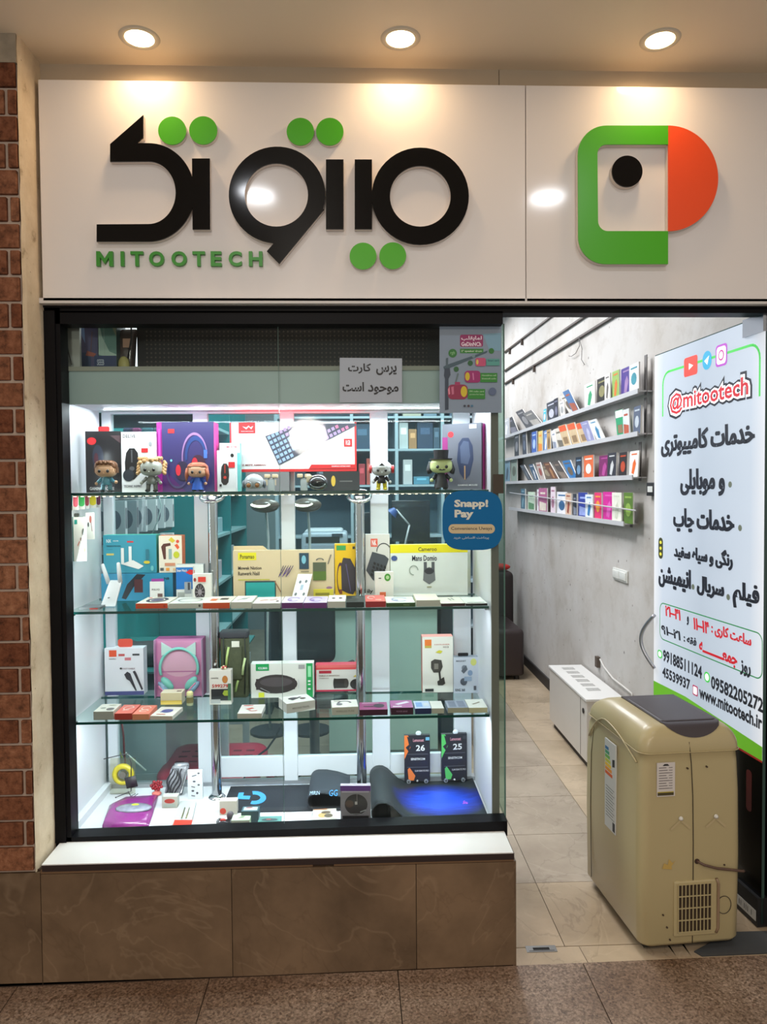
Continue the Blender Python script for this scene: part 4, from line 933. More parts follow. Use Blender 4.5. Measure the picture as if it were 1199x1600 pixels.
# dark perforated panel above the case
def b_perf(nt, b, tc):
    sx = N(nt, 'ShaderNodeSeparateXYZ'); nt.links.new(tc.outputs['Object'], sx.inputs[0]); outs = []
    for i in (0, 2):
        m1 = N(nt, 'ShaderNodeMath', operation='MULTIPLY'); m1.inputs[1].default_value = 68.; nt.links.new(sx.outputs[i], m1.inputs[0])
        m2 = N(nt, 'ShaderNodeMath', operation='FRACT'); nt.links.new(m1.outputs[0], m2.inputs[0])
        m3 = N(nt, 'ShaderNodeMath', operation='SUBTRACT'); m3.inputs[1].default_value = .5; nt.links.new(m2.outputs[0], m3.inputs[0])
        m4 = N(nt, 'ShaderNodeMath', operation='POWER'); m4.inputs[1].default_value = 2.; nt.links.new(m3.outputs[0], m4.inputs[0]); outs.append(m4.outputs[0])
    ad = N(nt, 'ShaderNodeMath', operation='ADD'); nt.links.new(outs[0], ad.inputs[0]); nt.links.new(outs[1], ad.inputs[1])
    nt.links.new(ramp(nt, ad.outputs[0], [(.03, (84, 72, 66)), (.06, (22, 18, 18))]), b.inputs['Base Color'])
px0, px1 = P(213, 540, .30).x, P(690, 540, .30).x
sh = thing('perforated_shutter_box', 'dark perforated metal box resting on top of the display case', 'shutter box', ((px0 + px1) / 2, .34, FZ1 + .006))
mb = MB(); mb.box(px0, px1, .31, .40, FZ1 + .006, 2.16, M((24, 21, 22), .5)); mb.build('housing', sh)
mb = MB(); mb.box(px0 + .03, px1 - .05, .306, .31, FZ1 + .036, 2.15, nodemat('perforated_sheet', b_perf, .5)); mb.build('perforated_sheet', sh)
# boxes on top, at the left
ya = .26
def topbox(label, xa, xb, yt, Y, dep, col, art, rz=0): return prod(label, xa, xb, yt, Y, FZ1 + .0062, dep, col, None, art, rz, group=None)

# ---------------------------------------------------------------- product builder
def c_(c, r=.42): return M(c, r, noise=.05, scale=14) if not isinstance(c, bpy.types.Material) else c
def art_on(m_, ops, fr):
    for k, op in enumerate(ops):
        d = .0003 + .00025 * k; o = op[0]
        if o == 'r': m_.poly([fr(op[1], op[2], d), fr(op[3], op[2], d), fr(op[3], op[4], d), fr(op[1], op[4], d)], c_(op[5]))
        elif o == 'e': m_.poly([fr(u, v, d) for u, v in arc(op[1], op[2], op[3], op[4], 0, 345, 23)], c_(op[5]))
        elif o == 'p': m_.poly([fr(u, v, d) for u, v in op[1]], c_(op[2]))
        elif o == 'a':
            _, cu, cv, ru, rv, th, a0, a1, col = op; q = arc(cu, cv, ru, rv, a0, a1, 20); q2 = arc(cu, cv, ru * (1 - th), rv * (1 - th), a0, a1, 20)
            m_.add([fr(u, v, d) for u, v in q + q2], [(i, i + 1, 22 + i, 21 + i) for i in range(20)], c_(col))
        elif o == 'l':
            _, u0, v0, u1, v1, wd, col = op; L = math.hypot(u1 - u0, v1 - v0) or 1; nx, ny = -(v1 - v0) / L * wd / 2, (u1 - u0) / L * wd / 2
            m_.poly([fr(u0 + nx, v0 + ny, d), fr(u0 - nx, v0 - ny, d), fr(u1 - nx, v1 - ny, d), fr(u1 + nx, v1 + ny, d)], c_(col))
        elif o == 't': m_.textfit(op[6], op[1], op[3], op[2], op[4], d, c_(op[5]), fr, .02)
def prod(label, xa, xb, yt, Y, zs, dep, face, side=None, art=(), rz=0, name='product_box', cat='box', group='boxed goods in the display case', top=(), tab=None, right=None, rart=(), th=None):
    rz = math.radians(rz); ym = 764
    a, b_ = P(xa, yt, Y), P(xb, yt, Y); w_ = abs(b_.x - a.x) / math.cos(rz); h = P((xa + xb) / 2, yt, Y).z - zs
    if th: h = th
    t = thing(name, label, cat, ((a.x + b_.x) / 2, Y, zs + .0004), rz, group)
    fm = c_(face); sm = c_(side or face); m_ = MB()
    vs = [(x, y, z) for z in (0, h) for y in (0, dep) for x in (-w_ / 2, w_ / 2)]
    m_.add(vs, [(0, 1, 5, 4)], fm); m_.add(vs, [(2, 6, 7, 3), (0, 4, 6, 2), (4, 5, 7, 6), (0, 2, 3, 1)], sm); m_.add(vs, [(1, 3, 7, 5)], c_(right) if right else sm)
    m_.build('carton', t, local=True)
    if art: m_ = MB(); art_on(m_, art, lambda u, v, d: (-w_ / 2 + u * w_, -.0002 - d, v * h)); m_.build('printed_front', t, local=True)
    if top: m_ = MB(); art_on(m_, top, lambda u, v, d: (-w_ / 2 + u * w_, v * dep, h + .0002 + d)); m_.build('printed_top', t, local=True)
    if rart: m_ = MB(); art_on(m_, rart, lambda u, v, d: (w_ / 2 + .0002 + d, u * dep, v * h)); m_.build('printed_side', t, local=True)
    if tab:
        u0, u1, hh, col = tab; m_ = MB(); lp = rrect(-w_ / 2 + u0 * w_, h, -w_ / 2 + u1 * w_, h + hh, hh * .3)
        m_.prism(lp, dep * .5, dep * .5 + .001, c_(col)); m_.build('hang_tab', t, local=True)
    return t, w_, h
def Yof(px, py, zs): return PZ(px, py, zs).y
K = (24, 22, 26); W_ = (232, 232, 234); R_ = (206, 34, 40); CRM = (226, 210, 184); TL = (34, 140, 160)
mouse = lambda u, v, a, b_, c, c2: [('p', [(u + a * x, v + b_ * y) for x, y in ((-.6, .7), (-.25, 1), (.3, 1), (.65, .7), (.75, -.1), (.6, -.75), (.2, -1), (-.3, -1), (-.7, -.7), (-.75, .1))], c), ('l', u, v + b_ * .1, u, v + b_ * .9, a * .14, c2), ('e', u, v - b_ * .3, a * .28, b_ * .14, c2)]

# ---------------------------------------------------------------- glass shelves, leds, poles
SG = glassmat('shelf_glass', (226, 244, 238), .6)
SE = M((18, 70, 64), .15, noise=0, coat=.5, name='shelf_glass_edge')
SY0, SY1 = .12, .418
leddot = M((255, 236, 190), .5, emit=7., noise=0, name='led')
for i, (z, nm) in enumerate(((S1, 'upper glass shelf lit underneath by a row of small lamps'), (S2, 'middle glass shelf carrying routers and flat phone accessory boxes'), (S3, 'lower glass shelf carrying the cat ear headphone box'))):
    t = thing('glass_shelf', nm, 'shelf', (-.25, SY0, z - .008)); zt_ = z - .0003
    m_ = MB(); x0, x1 = CX0 + .004 + (.0 if i else 0), CX1 - .006
    m_.poly([(x0, SY0, zt_), (x1, SY0, zt_), (x1, SY1, zt_), (x0, SY1, zt_)], SG); m_.build('glass_top', t)
    m_ = MB(); m_.box(x0, x1, SY0, SY0 + .0015, zt_ - .008, zt_, SE); m_.build('front_edge', t)
    m_ = MB(); m_.box(x0, x1, SY1 - .0015, SY1, zt_ - .008, zt_, SE); m_.build('back_edge', t)
    for x in (CX0 + .001, CX1 - .013):
        m_ = MB(); m_.box(x, x + .012, SY0 + .03, SY0 + .045, zt_ - .018, zt_ - .0085, M((190, 190, 190), .2, 1.)); m_.build('shelf_bracket', t)
    if i == 0:
        m_ = MB(); m_.box(x0 + .02, x1 - .02, SY0 + .004, SY0 + .012, zt_ - .011, zt_ - .0085, M((210, 210, 200), .5)); m_.build('led_strip', t)
        m_ = MB(); n_ = 58
        for k in range(n_): x = x0 + .03 + (x1 - x0 - .06) * k / (n_ - 1); m_.box(x - .004, x + .004, SY0 + .005, SY0 + .010, zt_ - .0125, zt_ - .0112, leddot)
        tag(m_.build('led_row', t), kind='stuff')
area('case_led_and_fill', (-.25, SY0 + .012, S1 - .016), 1.3, 2.5, (1, .96, .86), (0, .35, -1), sy=.012)
area('case_led_and_fill', (-.25, SY0 + .02, S2 - .012), 1.3, 3.2, COOL, (0, .4, -1), sy=.012)  # added fill without a strip, brightens the lower shelf goods
area('case_led_and_fill', (-.25, SY0 + .02, S3 - .012), 1.3, 6., COOL, (0, .3, -1), sy=.012)  # added fill without a strip, brightens the case floor
area('case_led_and_fill', (-.25, .135, FZ0 + .008), 1.3, 6., COOL, (0, .25, -1), sy=.02)
area('case_led_and_fill', (-.25, .40, FZ0 + .008), 1.3, 5., COOL, (0, -.3, -1), sy=.02)
area('case_led_and_fill', (CX0 + .004, .10, 1.0), .012, .9, COOL, (.8, 1, -.3), sy=1.2)
CHROME = M((214, 214, 218), .12, 1., noise=0, name='chrome')
for px, lb in ((335.5, 'left chrome pole with round flanges at the back of the glass shelves'), (563.5, 'right chrome pole with round flanges at the back of the glass shelves')):
    X = P(px, 1000, .362).x; t = thing('chrome_pole', lb, 'pole', (X, .362, BZ)); zt_ = P(px, 777, .362).z
    m_ = MB(); m_.cyl((X, .362, BZ + .006), (X, .362, zt_), .0175, None, CHROME, 28); m_.build('tube', t)
    m_ = MB(); m_.lathe([(.0001, .012), (.019, .012), (.024, .008), (.030, .003), (.031, .0003)], CHROME, (X, .362, BZ), 24); m_.build('base_flange', t)
    m_ = MB(); m_.tube([(X + .040 * math.cos(a), .362 + .034 * math.sin(a), zt_ + .004 + .020 * math.sin(a)) for a in [k * PI / 16 for k in range(32)]], .0065, CHROME, 8, closed=True)
    m_.build('top_ring', t)
    m_ = MB(); m_.cyl((X, .362, zt_ - .012), (X, .362, zt_ + .004), .020, None, CHROME, 24); m_.build('collar', t)
# ================================================================ GOODS : top shelf
prod('black mouse box with red hang tab, far left on the upper shelf', 133, 188, 674, .24, S1, .05, K, K, [('e', .18, .84, .13, .06, R_), ('e', .35, .58, .16, .2, (40, 44, 58)), ('e', .3, .55, .06, .1, (70, 34, 44)), ('t', .1, .04, .8, .09, (180, 176, 176), 'GAMING MOUSE'), ('p', [(.7, .93), (1, .8), (1, .93)], (70, 52, 56))], tab=(.3, .62, .018, R_))
prod('white box showing a black mouse, between the black mouse box and the purple box', 189, 243.5, 675, .24, S1, .05, W_, W_, [('t', .05, .90, .42, .96, K, 'DELIVE')] + mouse(.30, .47, .27, .26, K, (80, 80, 84)) + [('e', .2, .28, .16, .1, (40, 46, 56)), ('r', .58, .66, .77, .73, R_), ('e', .84, .80, .05, .04, (140, 146, 150)), ('t', .06, .08, .58, .12, K, 'TECHNIC INSPIRIT')])
prod('tall purple box with a glowing headphone picture on the upper shelf', 244.5, 334, 659.5, .25, S1, .085, (52, 44, 98), (150, 40, 130), [('r', 0, 0, .09, 1, (150, 30, 130)), ('p', [(.09, .35), (.5, .0), (.09, 0)], (84, 34, 104)), ('r', .20, .84, .31, .90, R_), ('a', .66, .48, .23, .37, .10, 10, 190, (150, 110, 160)), ('a', .68, .5, .19, .30, .22, 10, 190, (36, 60, 120)), ('e', .44, .30, .12, .14, (44, 34, 64)), ('e', .37, .31, .045, .08, (210, 40, 60)), ('e', .72, .38, .13, .15, (60, 28, 50)), ('e', .66, .42, .05, .07, (190, 36, 56)), ('r', .82, .48, .88, .6, (70, 110, 190)), ('e', .25, .45, .02, .018, (120, 200, 210)), ('a', .36, .3, .2, .25, .12, 150, 330, (74, 66, 110)), ('t', .03, .3, .07, .9, (200, 60, 170), 'I')], right=(226, 60, 150))
prod('taller white and mint box behind the small mouse box on the upper shelf', 343, 375, 692.5, .29, S1, .03, (226, 232, 236), (120, 200, 190), [('t', .35, .90, .85, .94, R_, 'MOUSE'), ('r', .86, 0, 1, .8, (110, 206, 200))])
prod('small white box with a dark wired mouse picture, right of the purple box', 339, 368, 704, .22, S1, .035, (220, 222, 224), None, mouse(.42, .42, .3, .26, (34, 28, 30), (190, 50, 40)) + [('e', .82, .88, .09, .045, K), ('r', .62, .58, .96, .72, R_), ('r', .12, .12, .24, .18, K)])
zk = P(458, 737, .37).z
prod('low black box with a yellow drop mark under the keyboard box', 505, 562, 741, .37, S1, .06, (34, 36, 40), None, [('e', .28, .5, .06, .28, (206, 170, 60)), ('r', .45, .45, .8, .52, (90, 90, 90))], th=zk - S1 - .0008)
prod('low grey carton under the left half of the keyboard box', 384, 452, 741, .37, S1, .06, (120, 120, 122), None, [('r', .3, .3, .7, .6, (176, 160, 136))], th=zk - S1 - .0008)
keys = []
# printed slanted keyboard: body then keys
import itertools
def rotp(u, v, a, cx, cy): return (cx + (u * math.cos(a) - v * math.sin(a)), cy + (u * math.sin(a) + v * math.cos(a)) * 2.6)
kb = [('p', [(.28, .72), (.385, .13), (.999, .93), (.995, .97), (.56, .97)], (62, 66, 84))]
A, B, C = (.285, .72), (.385, .14), (.98, .90)
ux, uy = (C[0] - B[0]), (C[1] - B[1]); vx, vy = (A[0] - B[0]), (A[1] - B[1])
for r in range(6):
    for c in range(19):
        u0, v0 = (c + .15) / 19, (r + .18) / 6; u1, v1 = (c + .85) / 19, (r + .80) / 6
        f = lambda u, v: (B[0] + ux * u + vx * v, B[1] + uy * u + vy * v)
        q = [f(u0, v0), f(u1, v0), f(u1, v1), f(u0, v1)]
        if max(y for x, y in q) < .96 and max(x for x, y in q) < .985 and not (r == 0 and 3 < c < 9):
            kb.append(('p', q, ((150, 178, 214), (176, 150, 200), (206, 120, 160))[min(2, (c + r) // 8)]))
# keep the print layers thin
t, w_, h = prod('large white box with red edges and a slanted backlit keyboard picture', 359, 557, 660, .375, zk, .05, (240, 238, 238), R_, [('r', 0, 0, 1, .055, R_), ('r', .985, 0, 1, 1, R_), ('r', 0, 0, .012, 1, (220, 60, 70)), ('r', .07, .78, .20, 1, R_), ('p', [(.10, .92), (.13, .86), (.15, .91), (.17, .86), (.185, .93), (.16, .90), (.15, .94), (.13, .90)], W_), ('t', .09, .81, .185, .83, W_, 'REDMOON'), ('t', .08, .12, .28, .155, (150, 60, 66), 'E.E MEPE AMMAN'), ('r', .90, .50, .965, .66, R_), ('t', .915, .53, .95, .63, W_, 'RGB'), ('p', [(.62, .055), (.64, .14), (.985, .14), (.985, .055)], R_), ('t', .8, .09, .95, .115, W_, 'GAMING KEYBOARD')])
m_ = MB()
for k, op in enumerate(kb):
    d = .0032 + (.0003 if k else 0); m_.poly([(-w_ / 2 + u * w_, -d, v * h) for u, v in op[1]], c_(op[2]))
m_.build('keyboard_print', t, local=True)
prod('grey box with dark blue mouse picture and magenta spine, right on the upper shelf', 693, 750, 662, .215, S1, .066, (108, 110, 122), (60, 60, 70), [('r', 0, .1, .14, .8, (150, 50, 120)), ('e', .22, .84, .075, .045, (230, 50, 60)), ('p', [(.45, .25), (.38, .45), (.42, .7), (.52, .78), (.68, .78), (.78, .66), (.8, .45), (.7, .22), (.58, .14)], (52, 62, 92)), ('p', [(.48, .4), (.46, .65), (.55, .74), (.68, .72), (.72, .5), (.66, .38)], (84, 94, 122)), ('l', .58, .15, .58, .36, .03, (190, 150, 110)), ('r', .70, .92, .88, .98, W_), ('t', .4, .055, .9, .08, W_, 'GAMING MOUSE')], rz=-27, right=(196, 50, 150), rart=[('r', 0, 0, .2, 1, (44, 36, 50))] + [('t', .5, v, .8, v + .06, (220, 180, 210), ch) for v, ch in ((.86, 'M'), (.72, 'O'), (.56, 'U'), (.40, 'S'), (.26, 'E'), (.12, 'X'))])

# ---------------------------------------------------------------- vinyl dolls
SK = (216, 168, 132)
def doll(label, px, pyt, Y, skin, hair, top_, legc, style):
    X = P(px, 740, Y).x; H = P(px, pyt, Y).z - S1; t = thing('vinyl_figure', label, 'figurine', (X, Y, S1 + .0004), 0, 'big headed vinyl figures on the upper shelf')
    s = H / .095; m = lambda *a, **k: M(*a, **k); L = lambda b, nm: b.build(nm, t, local=True)
    sk, hr, tp, lg = M(skin, .4), M(hair, .45), M(top_, .45), M(legc, .45)
    for sg in (-1, 1):
        b = MB(); b.tube([(sg * .009 * s, .002 * s, .028 * s), (sg * .010 * s, .001 * s, .014 * s), (sg * .011 * s, 0, .003 * s)], .006, lg, 8, rs=[.0075 * s, .006 * s, .0065 * s]); b.ell((sg * .011 * s, -.004 * s, .0042 * s), (.0075 * s, .011 * s, .0042 * s), M((40, 36, 36), .5) if style != 'cap' else lg, 8); L(b, 'leg')
        hand = (sg * .026 * s, -.008 * s, .026 * s) if not (style == 'man' and sg > 0) else (.032 * s, -.012 * s, .030 * s)
        b = MB(); b.tube([(sg * .012 * s, .001 * s, .041 * s), (sg * .020 * s, -.001 * s, .033 * s), hand], .005, tp, 8, rs=[.006 * s, .005 * s, .0042 * s]); b.ell(hand, .0052 * s, sk, 8); L(b, 'arm')
    b = MB(); b.tube([(0, 0, .022 * s), (0, 0, .034 * s), (0, 0, .046 * s)], .012, tp, 12, rs=[.014 * s, .0125 * s, .009 * s]); L(b, 'torso')
    hz = .066 * s; hw = .030 * s
    b = MB(); b.rbox(-hw, hw, -.024 * s, .024 * s, hz - .021 * s, hz + .022 * s, sk, (.024 * s, .024 * s), (.020 * s, .020 * s), (.016 * s, .018 * s), n=5); L(b, 'head')
    if style not in ('goggle',):
        for sg in (-1, 1): b = MB(); b.ell((sg * .012 * s, -.0235 * s, hz - .004 * s), (.0045 * s, .003 * s, .0048 * s), M((14, 12, 14), .2, coat=.5, noise=0), 10); L(b, 'eye')
        b = MB(); b.ell((0, -.0245 * s, hz - .010 * s), (.0022 * s, .002 * s, .0018 * s), sk, 6); L(b, 'nose')
    b = MB()
    if style == 'man':
        b.rbox(-hw * 1.04, hw * 1.04, -.019 * s, .026 * s, hz + .004 * s, hz + .028 * s, hr, (.02 * s, .02 * s), (.01 * s, .018 * s), (.002, .016 * s), n=4)
        for i in range(7): b.ell(((-.018 + .006 * i) * s, -.018 * s, hz + (.019 + .003 * (i % 2)) * s), (.007 * s, .008 * s, .006 * s), hr, 8)
        for sg in (-1, 1): b.box(sg * hw * 1.0 - .002 * s, sg * hw * 1.0 + .002 * s, -.008 * s, .016 * s, hz - .008 * s, hz + .008 * s, hr)
    elif style == 'curl':
        for i in range(26):
            a = i * 2.4; r = .030 * s * (.55 + .45 * ((i * 7) % 5) / 4); b.ell((r * math.cos(a) * 1.1, .002 + r * math.sin(a) * .75, hz + (.016 + .012 * ((i * 3) % 4) / 3) * s), .0065 * s, hr, 6)
        for i in range(8):
            for sg in (-1, 1): b.ell((sg * (.033 + .004 * (i % 2)) * s, (.01 - .002 * i) * s, hz + (.018 - .0045 * i) * s), .0058 * s, hr, 6)
    elif style == 'long':
        b.rbox(-hw * 1.08, hw * 1.08, -.015 * s, .028 * s, hz - .006 * s, hz + .028 * s, hr, (.024 * s, .024 * s), (.01 * s, .02 * s), (.002, .018 * s), n=4)
        b.rbox(-hw * 1.0, hw * 1.0, -.022 * s, .0, hz + .012 * s, hz + .026 * s, hr, (.02 * s, .02 * s), (.01 * s, .0), (.004 * s, .012 * s), n=4)
        for sg in (-1, 1): b.tube([(sg * .029 * s, -.010 * s, hz + .008 * s), (sg * .033 * s, -.008 * s, hz - .014 * s), (sg * (.036 if sg < 0 else .030) * s, -.004 * s, hz - .034 * s)], .006, hr, 7, rs=[.007 * s, .0065 * s, .002 * s])
    elif style == 'cap':
        b.ell((0, .002, hz + .004 * s), (.034 * s, .028 * s, .024 * s), M((222, 222, 222), .4), 14, fn=lambda v: (v[0], v[1], max(v[2], -.25)))
        for sg in (-1, 1): b.cyl((sg * .031 * s, 0, hz), (sg * .039 * s, 0, hz), .013 * s, None, M((190, 40, 44), .4), 14)
        b.poly([(-.010 * s, -.0256 * s, hz + .010 * s), (.010 * s, -.0256 * s, hz + .010 * s), (0, -.0262 * s, hz + .019 * s)], M((40, 40, 44), .5))
    elif style == 'hat':
        b.cyl((0, 0, hz + .016 * s), (0, 0, hz + .019 * s), .031 * s, None, hr, 20); b.cyl((0, 0, hz + .019 * s), (0, 0, hz + .042 * s), .019 * s, .021 * s, hr, 20)
        b.tube([(-.026 * s, .010 * s, hz + .01 * s), (-.033 * s, .006 * s, hz - .012 * s), (-.030 * s, .002 * s, hz - .020 * s)], .007 * s, hr, 7); b.tube([(.026 * s, .010 * s, hz + .01 * s), (.033 * s, .006 * s, hz - .012 * s), (.030 * s, .002 * s, hz - .020 * s)], .007 * s, hr, 7)
        b.ell((0, -.0235 * s, hz - .012 * s), (.010 * s, .002, .0022 * s), M((40, 30, 30), .5), 8)
    L(b, {'hat': 'hat', 'cap': 'helmet'}.get(style, 'hair'))
    if style in ('hat', 'long'):
        b = MB(); b.lathe([(.020 * s, .006 * s), (.017 * s, .025 * s), (.010 * s, .046 * s)], tp if style == 'long' else M((20, 20, 22), .5), n=16); L(b, 'cloak' if style == 'hat' else 'dress')
    return t
doll('vinyl figure with swept brown hair and teal top, leftmost on the upper shelf', 166, 719, .19, SK, (120, 78, 48), (90, 150, 170), (110, 160, 176), 'man')
doll('grey faced vinyl figure with a mass of tan curls', 237, 716, .19, (176, 178, 170), (206, 164, 112), (130, 134, 130), (120, 122, 120), 'curl')
doll('vinyl figure with long ginger hair and blue dress, before the purple box', 309, 722, .19, (222, 172, 140), (184, 104, 74), (40, 92, 190), (170, 200, 210), 'long')
doll('vinyl figure with white helmet, red ear cups and yellow trousers', 596.5, 719, .19, (196, 196, 196), (220, 220, 220), (34, 30, 32), (222, 206, 30), 'cap')
doll('vinyl figure in black top hat and cloak with a pale green face', 689.5, 711, .19, (206, 216, 150), (26, 26, 30), (26, 26, 30), (24, 24, 26), 'hat')
X = P(397, 750, .19).x; t = thing('robot_toy', 'round pale grey robot head with two amber eyes on the upper shelf', 'figurine', (X, .19, S1 + .0003))
GP = M((168, 172, 176), .35)
b = MB(); b.ell((0, 0, .030), (.033, .028, .028), GP, 16, fn=lambda v: (v[0], v[1], max(v[2], -.75))); b.build('head', t, local=True)
for sg in (-1, 1):
    b = MB(); b.cyl((sg * .014, -.030, .020), (sg * .014, -.018, .022), .011, .012, GP, 16); b.ell((sg * .014, -.030, .020), (.0075, .003, .0075), M((150, 96, 50), .2, coat=.6), 10); b.build('eye', t, local=True)
    b = MB(); b.ell((sg * .033, .004, .024), (.007, .012, .014), M((90, 96, 104), .4), 10); b.build('ear_pad', t, local=True)
X = P(497, 750, .19).x; t = thing('robot_ball', 'glossy black ball shaped robot toy with silver arc on the upper shelf', 'figurine', (X, .19, S1 + .0003))
b = MB(); b.ell((0, 0, .0275), (.034, .030, .0272), M((20, 22, 26), .12, coat=.8), 18); b.build('ball', t, local=True)
b = MB(); b.tube([(.026 * math.cos(a), -.027 + .008 * abs(math.cos(a)), .028 + .016 * math.sin(a)) for a in [PI * 1.1 + k * PI * .8 / 10 for k in range(11)]], .0018, M((150, 156, 160), .3, .6), 6); b.build('arc_trim', t, local=True)
b = MB(); b.rbox(-.038, -.018, -.012, .006, .028, .052, M((206, 190, 160), .5), (.003, .003), (.003, .003), (.003, .003), n=2); b.build('side_block', t, local=True)
for k, (px, lb) in enumerate(((424, 'small cream toy block pair in front of the keyboard box, left'), (475, 'small cream toy block pair in front of the keyboard box, middle'))):
    X = P(px, 745, .26).x; t = thing('toy_block', lb, 'toy', (X, .26, S1 + .0003))
    b = MB(); b.rbox(-.012, .012, -.006, .006, .0, .044, M((150, 156, 156), .4), (.004, .004), (.003, .003), (.003, .004), n=2); b.build('stem', t, local=True)
    for sg in (-1, 1): b = MB(); b.rbox(sg * .013 - .010, sg * .013 + .010, -.010, .008, .0445, .058, M((206, 184, 150), .5), (.003, .003), (.003, .003), (.003, .003), n=2); b.build('block', t, local=True)

# ================================================================ middle shelf
zb_ = P(200, 896, .345).z
prod('long low blue box under the teal router box', 158, 270, 896, .345, S2, .065, (40, 136, 176), (30, 100, 130), [('p', [(.28, .1), (.34, .05), (.45, .5), (.62, .95), (.5, .98), (.36, .6)], (34, 36, 46)), ('r', .46, .3, .58, .78, (84, 44, 50)), ('t', .88, .75, .95, .85, (20, 60, 80), 'N8')])
prod('teal wifi router box with white router picture, upper left of the middle shelf', 161, 244, 836, .35, zb_ + .0006, .05, (52, 146, 172), (70, 176, 160), [('t', .06, .80, .15, .89, W_, 'NX'), ('t', .19, .83, .29, .86, W_, 'ROUTER'), ('r', .45, .80, .57, .84, R_), ('t', .06, .69, .33, .73, (20, 60, 76), 'TENDROUTER N300'), ('r', .06, .62, .18, .625, (20, 60, 76)), ('r', .06, .47, .2, .52, (206, 190, 110)), ('r', .335, .24, .39, .66, W_), ('r', .48, .30, .535, .70, W_), ('p', [(.33, .24), (.56, .34), (.76, .18), (.66, .10)], W_), ('r', .80, .3, .86, .62, (44, 116, 138)), ('e', .82, .28, .06, .04, (214, 196, 60)), ('e', .92, .12, .03, .07, (110, 190, 196))])
prod('white box with orange side and drill picture, beside the teal router box', 248, 284, 837, .35, zb_ + .0006, .05, (236, 228, 214), (226, 110, 50), [('p', [(.1, .7), (.2, .78), (.5, .8), (.52, .73), (.3, .7), (.3, .36), (.2, .36)], (90, 50, 44)), ('r', .42, .36, .56, .64, (150, 176, 180)), ('p', [(.42, .88), (.55, .96), (.72, .86), (.6, .8)], (220, 196, 60)), ('e', .82, .84, .07, .045, (216, 80, 60)), ('p', [(.68, .74), (.82, .62), (.9, .68), (.8, .78)], (226, 90, 50)), ('e', .76, .48, .13, .09, (196, 200, 50)), ('r', .25, .18, .7, .26, (206, 140, 110)), ('r', .05, .05, .2, .13, (90, 90, 90)), ('r', .3, .05, .45, .13, (226, 150, 60)), ('r', .6, .05, .8, .12, (226, 190, 150))])
prod('blue and white box with red ribbon mark behind the wheel picture box', 275, 318, 882, .325, S2, .03, (226, 230, 232), (150, 156, 160), [('r', 0, .32, .62, .92, (24, 110, 190)), ('p', [(.35, .78), (.5, .86), (.68, .84), (.68, .72), (.5, .72)], R_), ('t', .03, .80, .4, .87, W_, 'Smart Watch'), ('r', .3, .2, .55, .52, (150, 156, 166)), ('r', .42, .3, .5, .5, (60, 60, 70)), ('r', .05, .06, .3, .24, (170, 176, 176)), ('r', .62, .2, .66, .95, (200, 200, 200))])
prod('small white box with a black spoked wheel picture and red tag', 301, 330, 897, .29, S2, .025, (232, 230, 228), None, [('e', .38, .36, .28, .30, (50, 44, 50)), ('e', .38, .36, .1, .1, (170, 160, 170))] + [('l', .38, .36, .38 + .24 * math.cos(a), .36 + .26 * math.sin(a), .025, (150, 140, 150)) for a in [k * PI / 5 for k in range(10)]] + [('r', .3, .72, .72, .9, (216, 60, 50)), ('e', .13, .8, .07, .07, (150, 60, 50))], group='boxed goods in the display case')
prod('little white card with a purple round top on the blue box front', 234, 256, 909, .32, S2, .006, W_, None, [('t', .15, .55, .7, .65, K, 'POLVO'), ('r', .55, .2, .9, .4, (110, 80, 80))], tab=(.1, .98, .010, (150, 60, 150)), name='hang_card', cat='card')
prod('wide cream box with yellow tag and teal phone picture', 364, 522, 860, .37, S2, .035, (214, 194, 160), None, [('r', .05, .80, .23, .96, (226, 214, 40)), ('t', .07, .83, .21, .92, (60, 56, 30), 'Ponamao'), ('t', .05, .60, .28, .67, (64, 56, 50), 'Mowek Nistion'), ('t', .05, .48, .26, .56, (64, 56, 50), 'Runwerk Neiil'), ('r', .05, .38, .36, .40, (190, 186, 70)), ('r', .115, .0, .42, .36, (30, 60, 66)), ('r', .125, .0, .41, .33, (32, 160, 160)), ('l', .41, .35, .47, .12, .012, (150, 110, 80)), ('r', .655, .60, .75, .94, (40, 66, 84)), ('e', .70, .8, .022, .09, (120, 180, 200)), ('r', .79, .38, .92, .74, (84, 90, 70)), ('r', .79, .36, .92, .55, (84, 110, 40)), ('a', .86, .78, .04, .05, .3, 0, 180, (90, 90, 90)), ('l', .94, .70, .97, .9, .012, (120, 110, 100)), ('e', .95, .2, .03, .03, (150, 110, 150)), ('r', .67, .54, .75, .56, (120, 110, 90))] + [('l', .45 + .012 * i, .44 + .03 * (i % 3), .50 + .012 * i, .68 - .04 * (i % 2), .007, (104, 60, 150) if i % 2 else (60, 50, 90)) for i in range(9)])
pt = P(388, 853, .41); ptz = P(388, 860, .41).z
mb = MB(); x0, x1, x2 = P(365, 855, .41).x, P(411, 855, .41).x, P(419, 855, .41).x; mb.prism([(x0, S2 + .001), (x2, S2 + .001), (x2, ptz), (x1, pt.z), (x0, pt.z)], .4075, .412, c_((214, 194, 160)))
tag(mb.build('backing_card'), 'raised cream card edge behind the left end of the wide cream box', 'card')
prod('yellow power bank box with green corner just left of the right pole', 523, 558, 850, .375, S2, .035, (226, 180, 24), None, [('r', .08, .88, .5, .97, (60, 150, 80)), ('r', .8, .9, 1.0, .95, (60, 56, 40)), ('p', [(.3, .12), (.28, .6), (.38, .74), (.7, .72), (.9, .55), (.95, .15), (.8, .04), (.6, .06)], (58, 50, 58)), ('a', .25, .35, .16, .3, .2, 70, 290, (84, 50, 60)), ('r', .2, .05, .32, .14, (130, 70, 40)), ('l', .5, .62, .7, .1, .03, (96, 88, 130))])
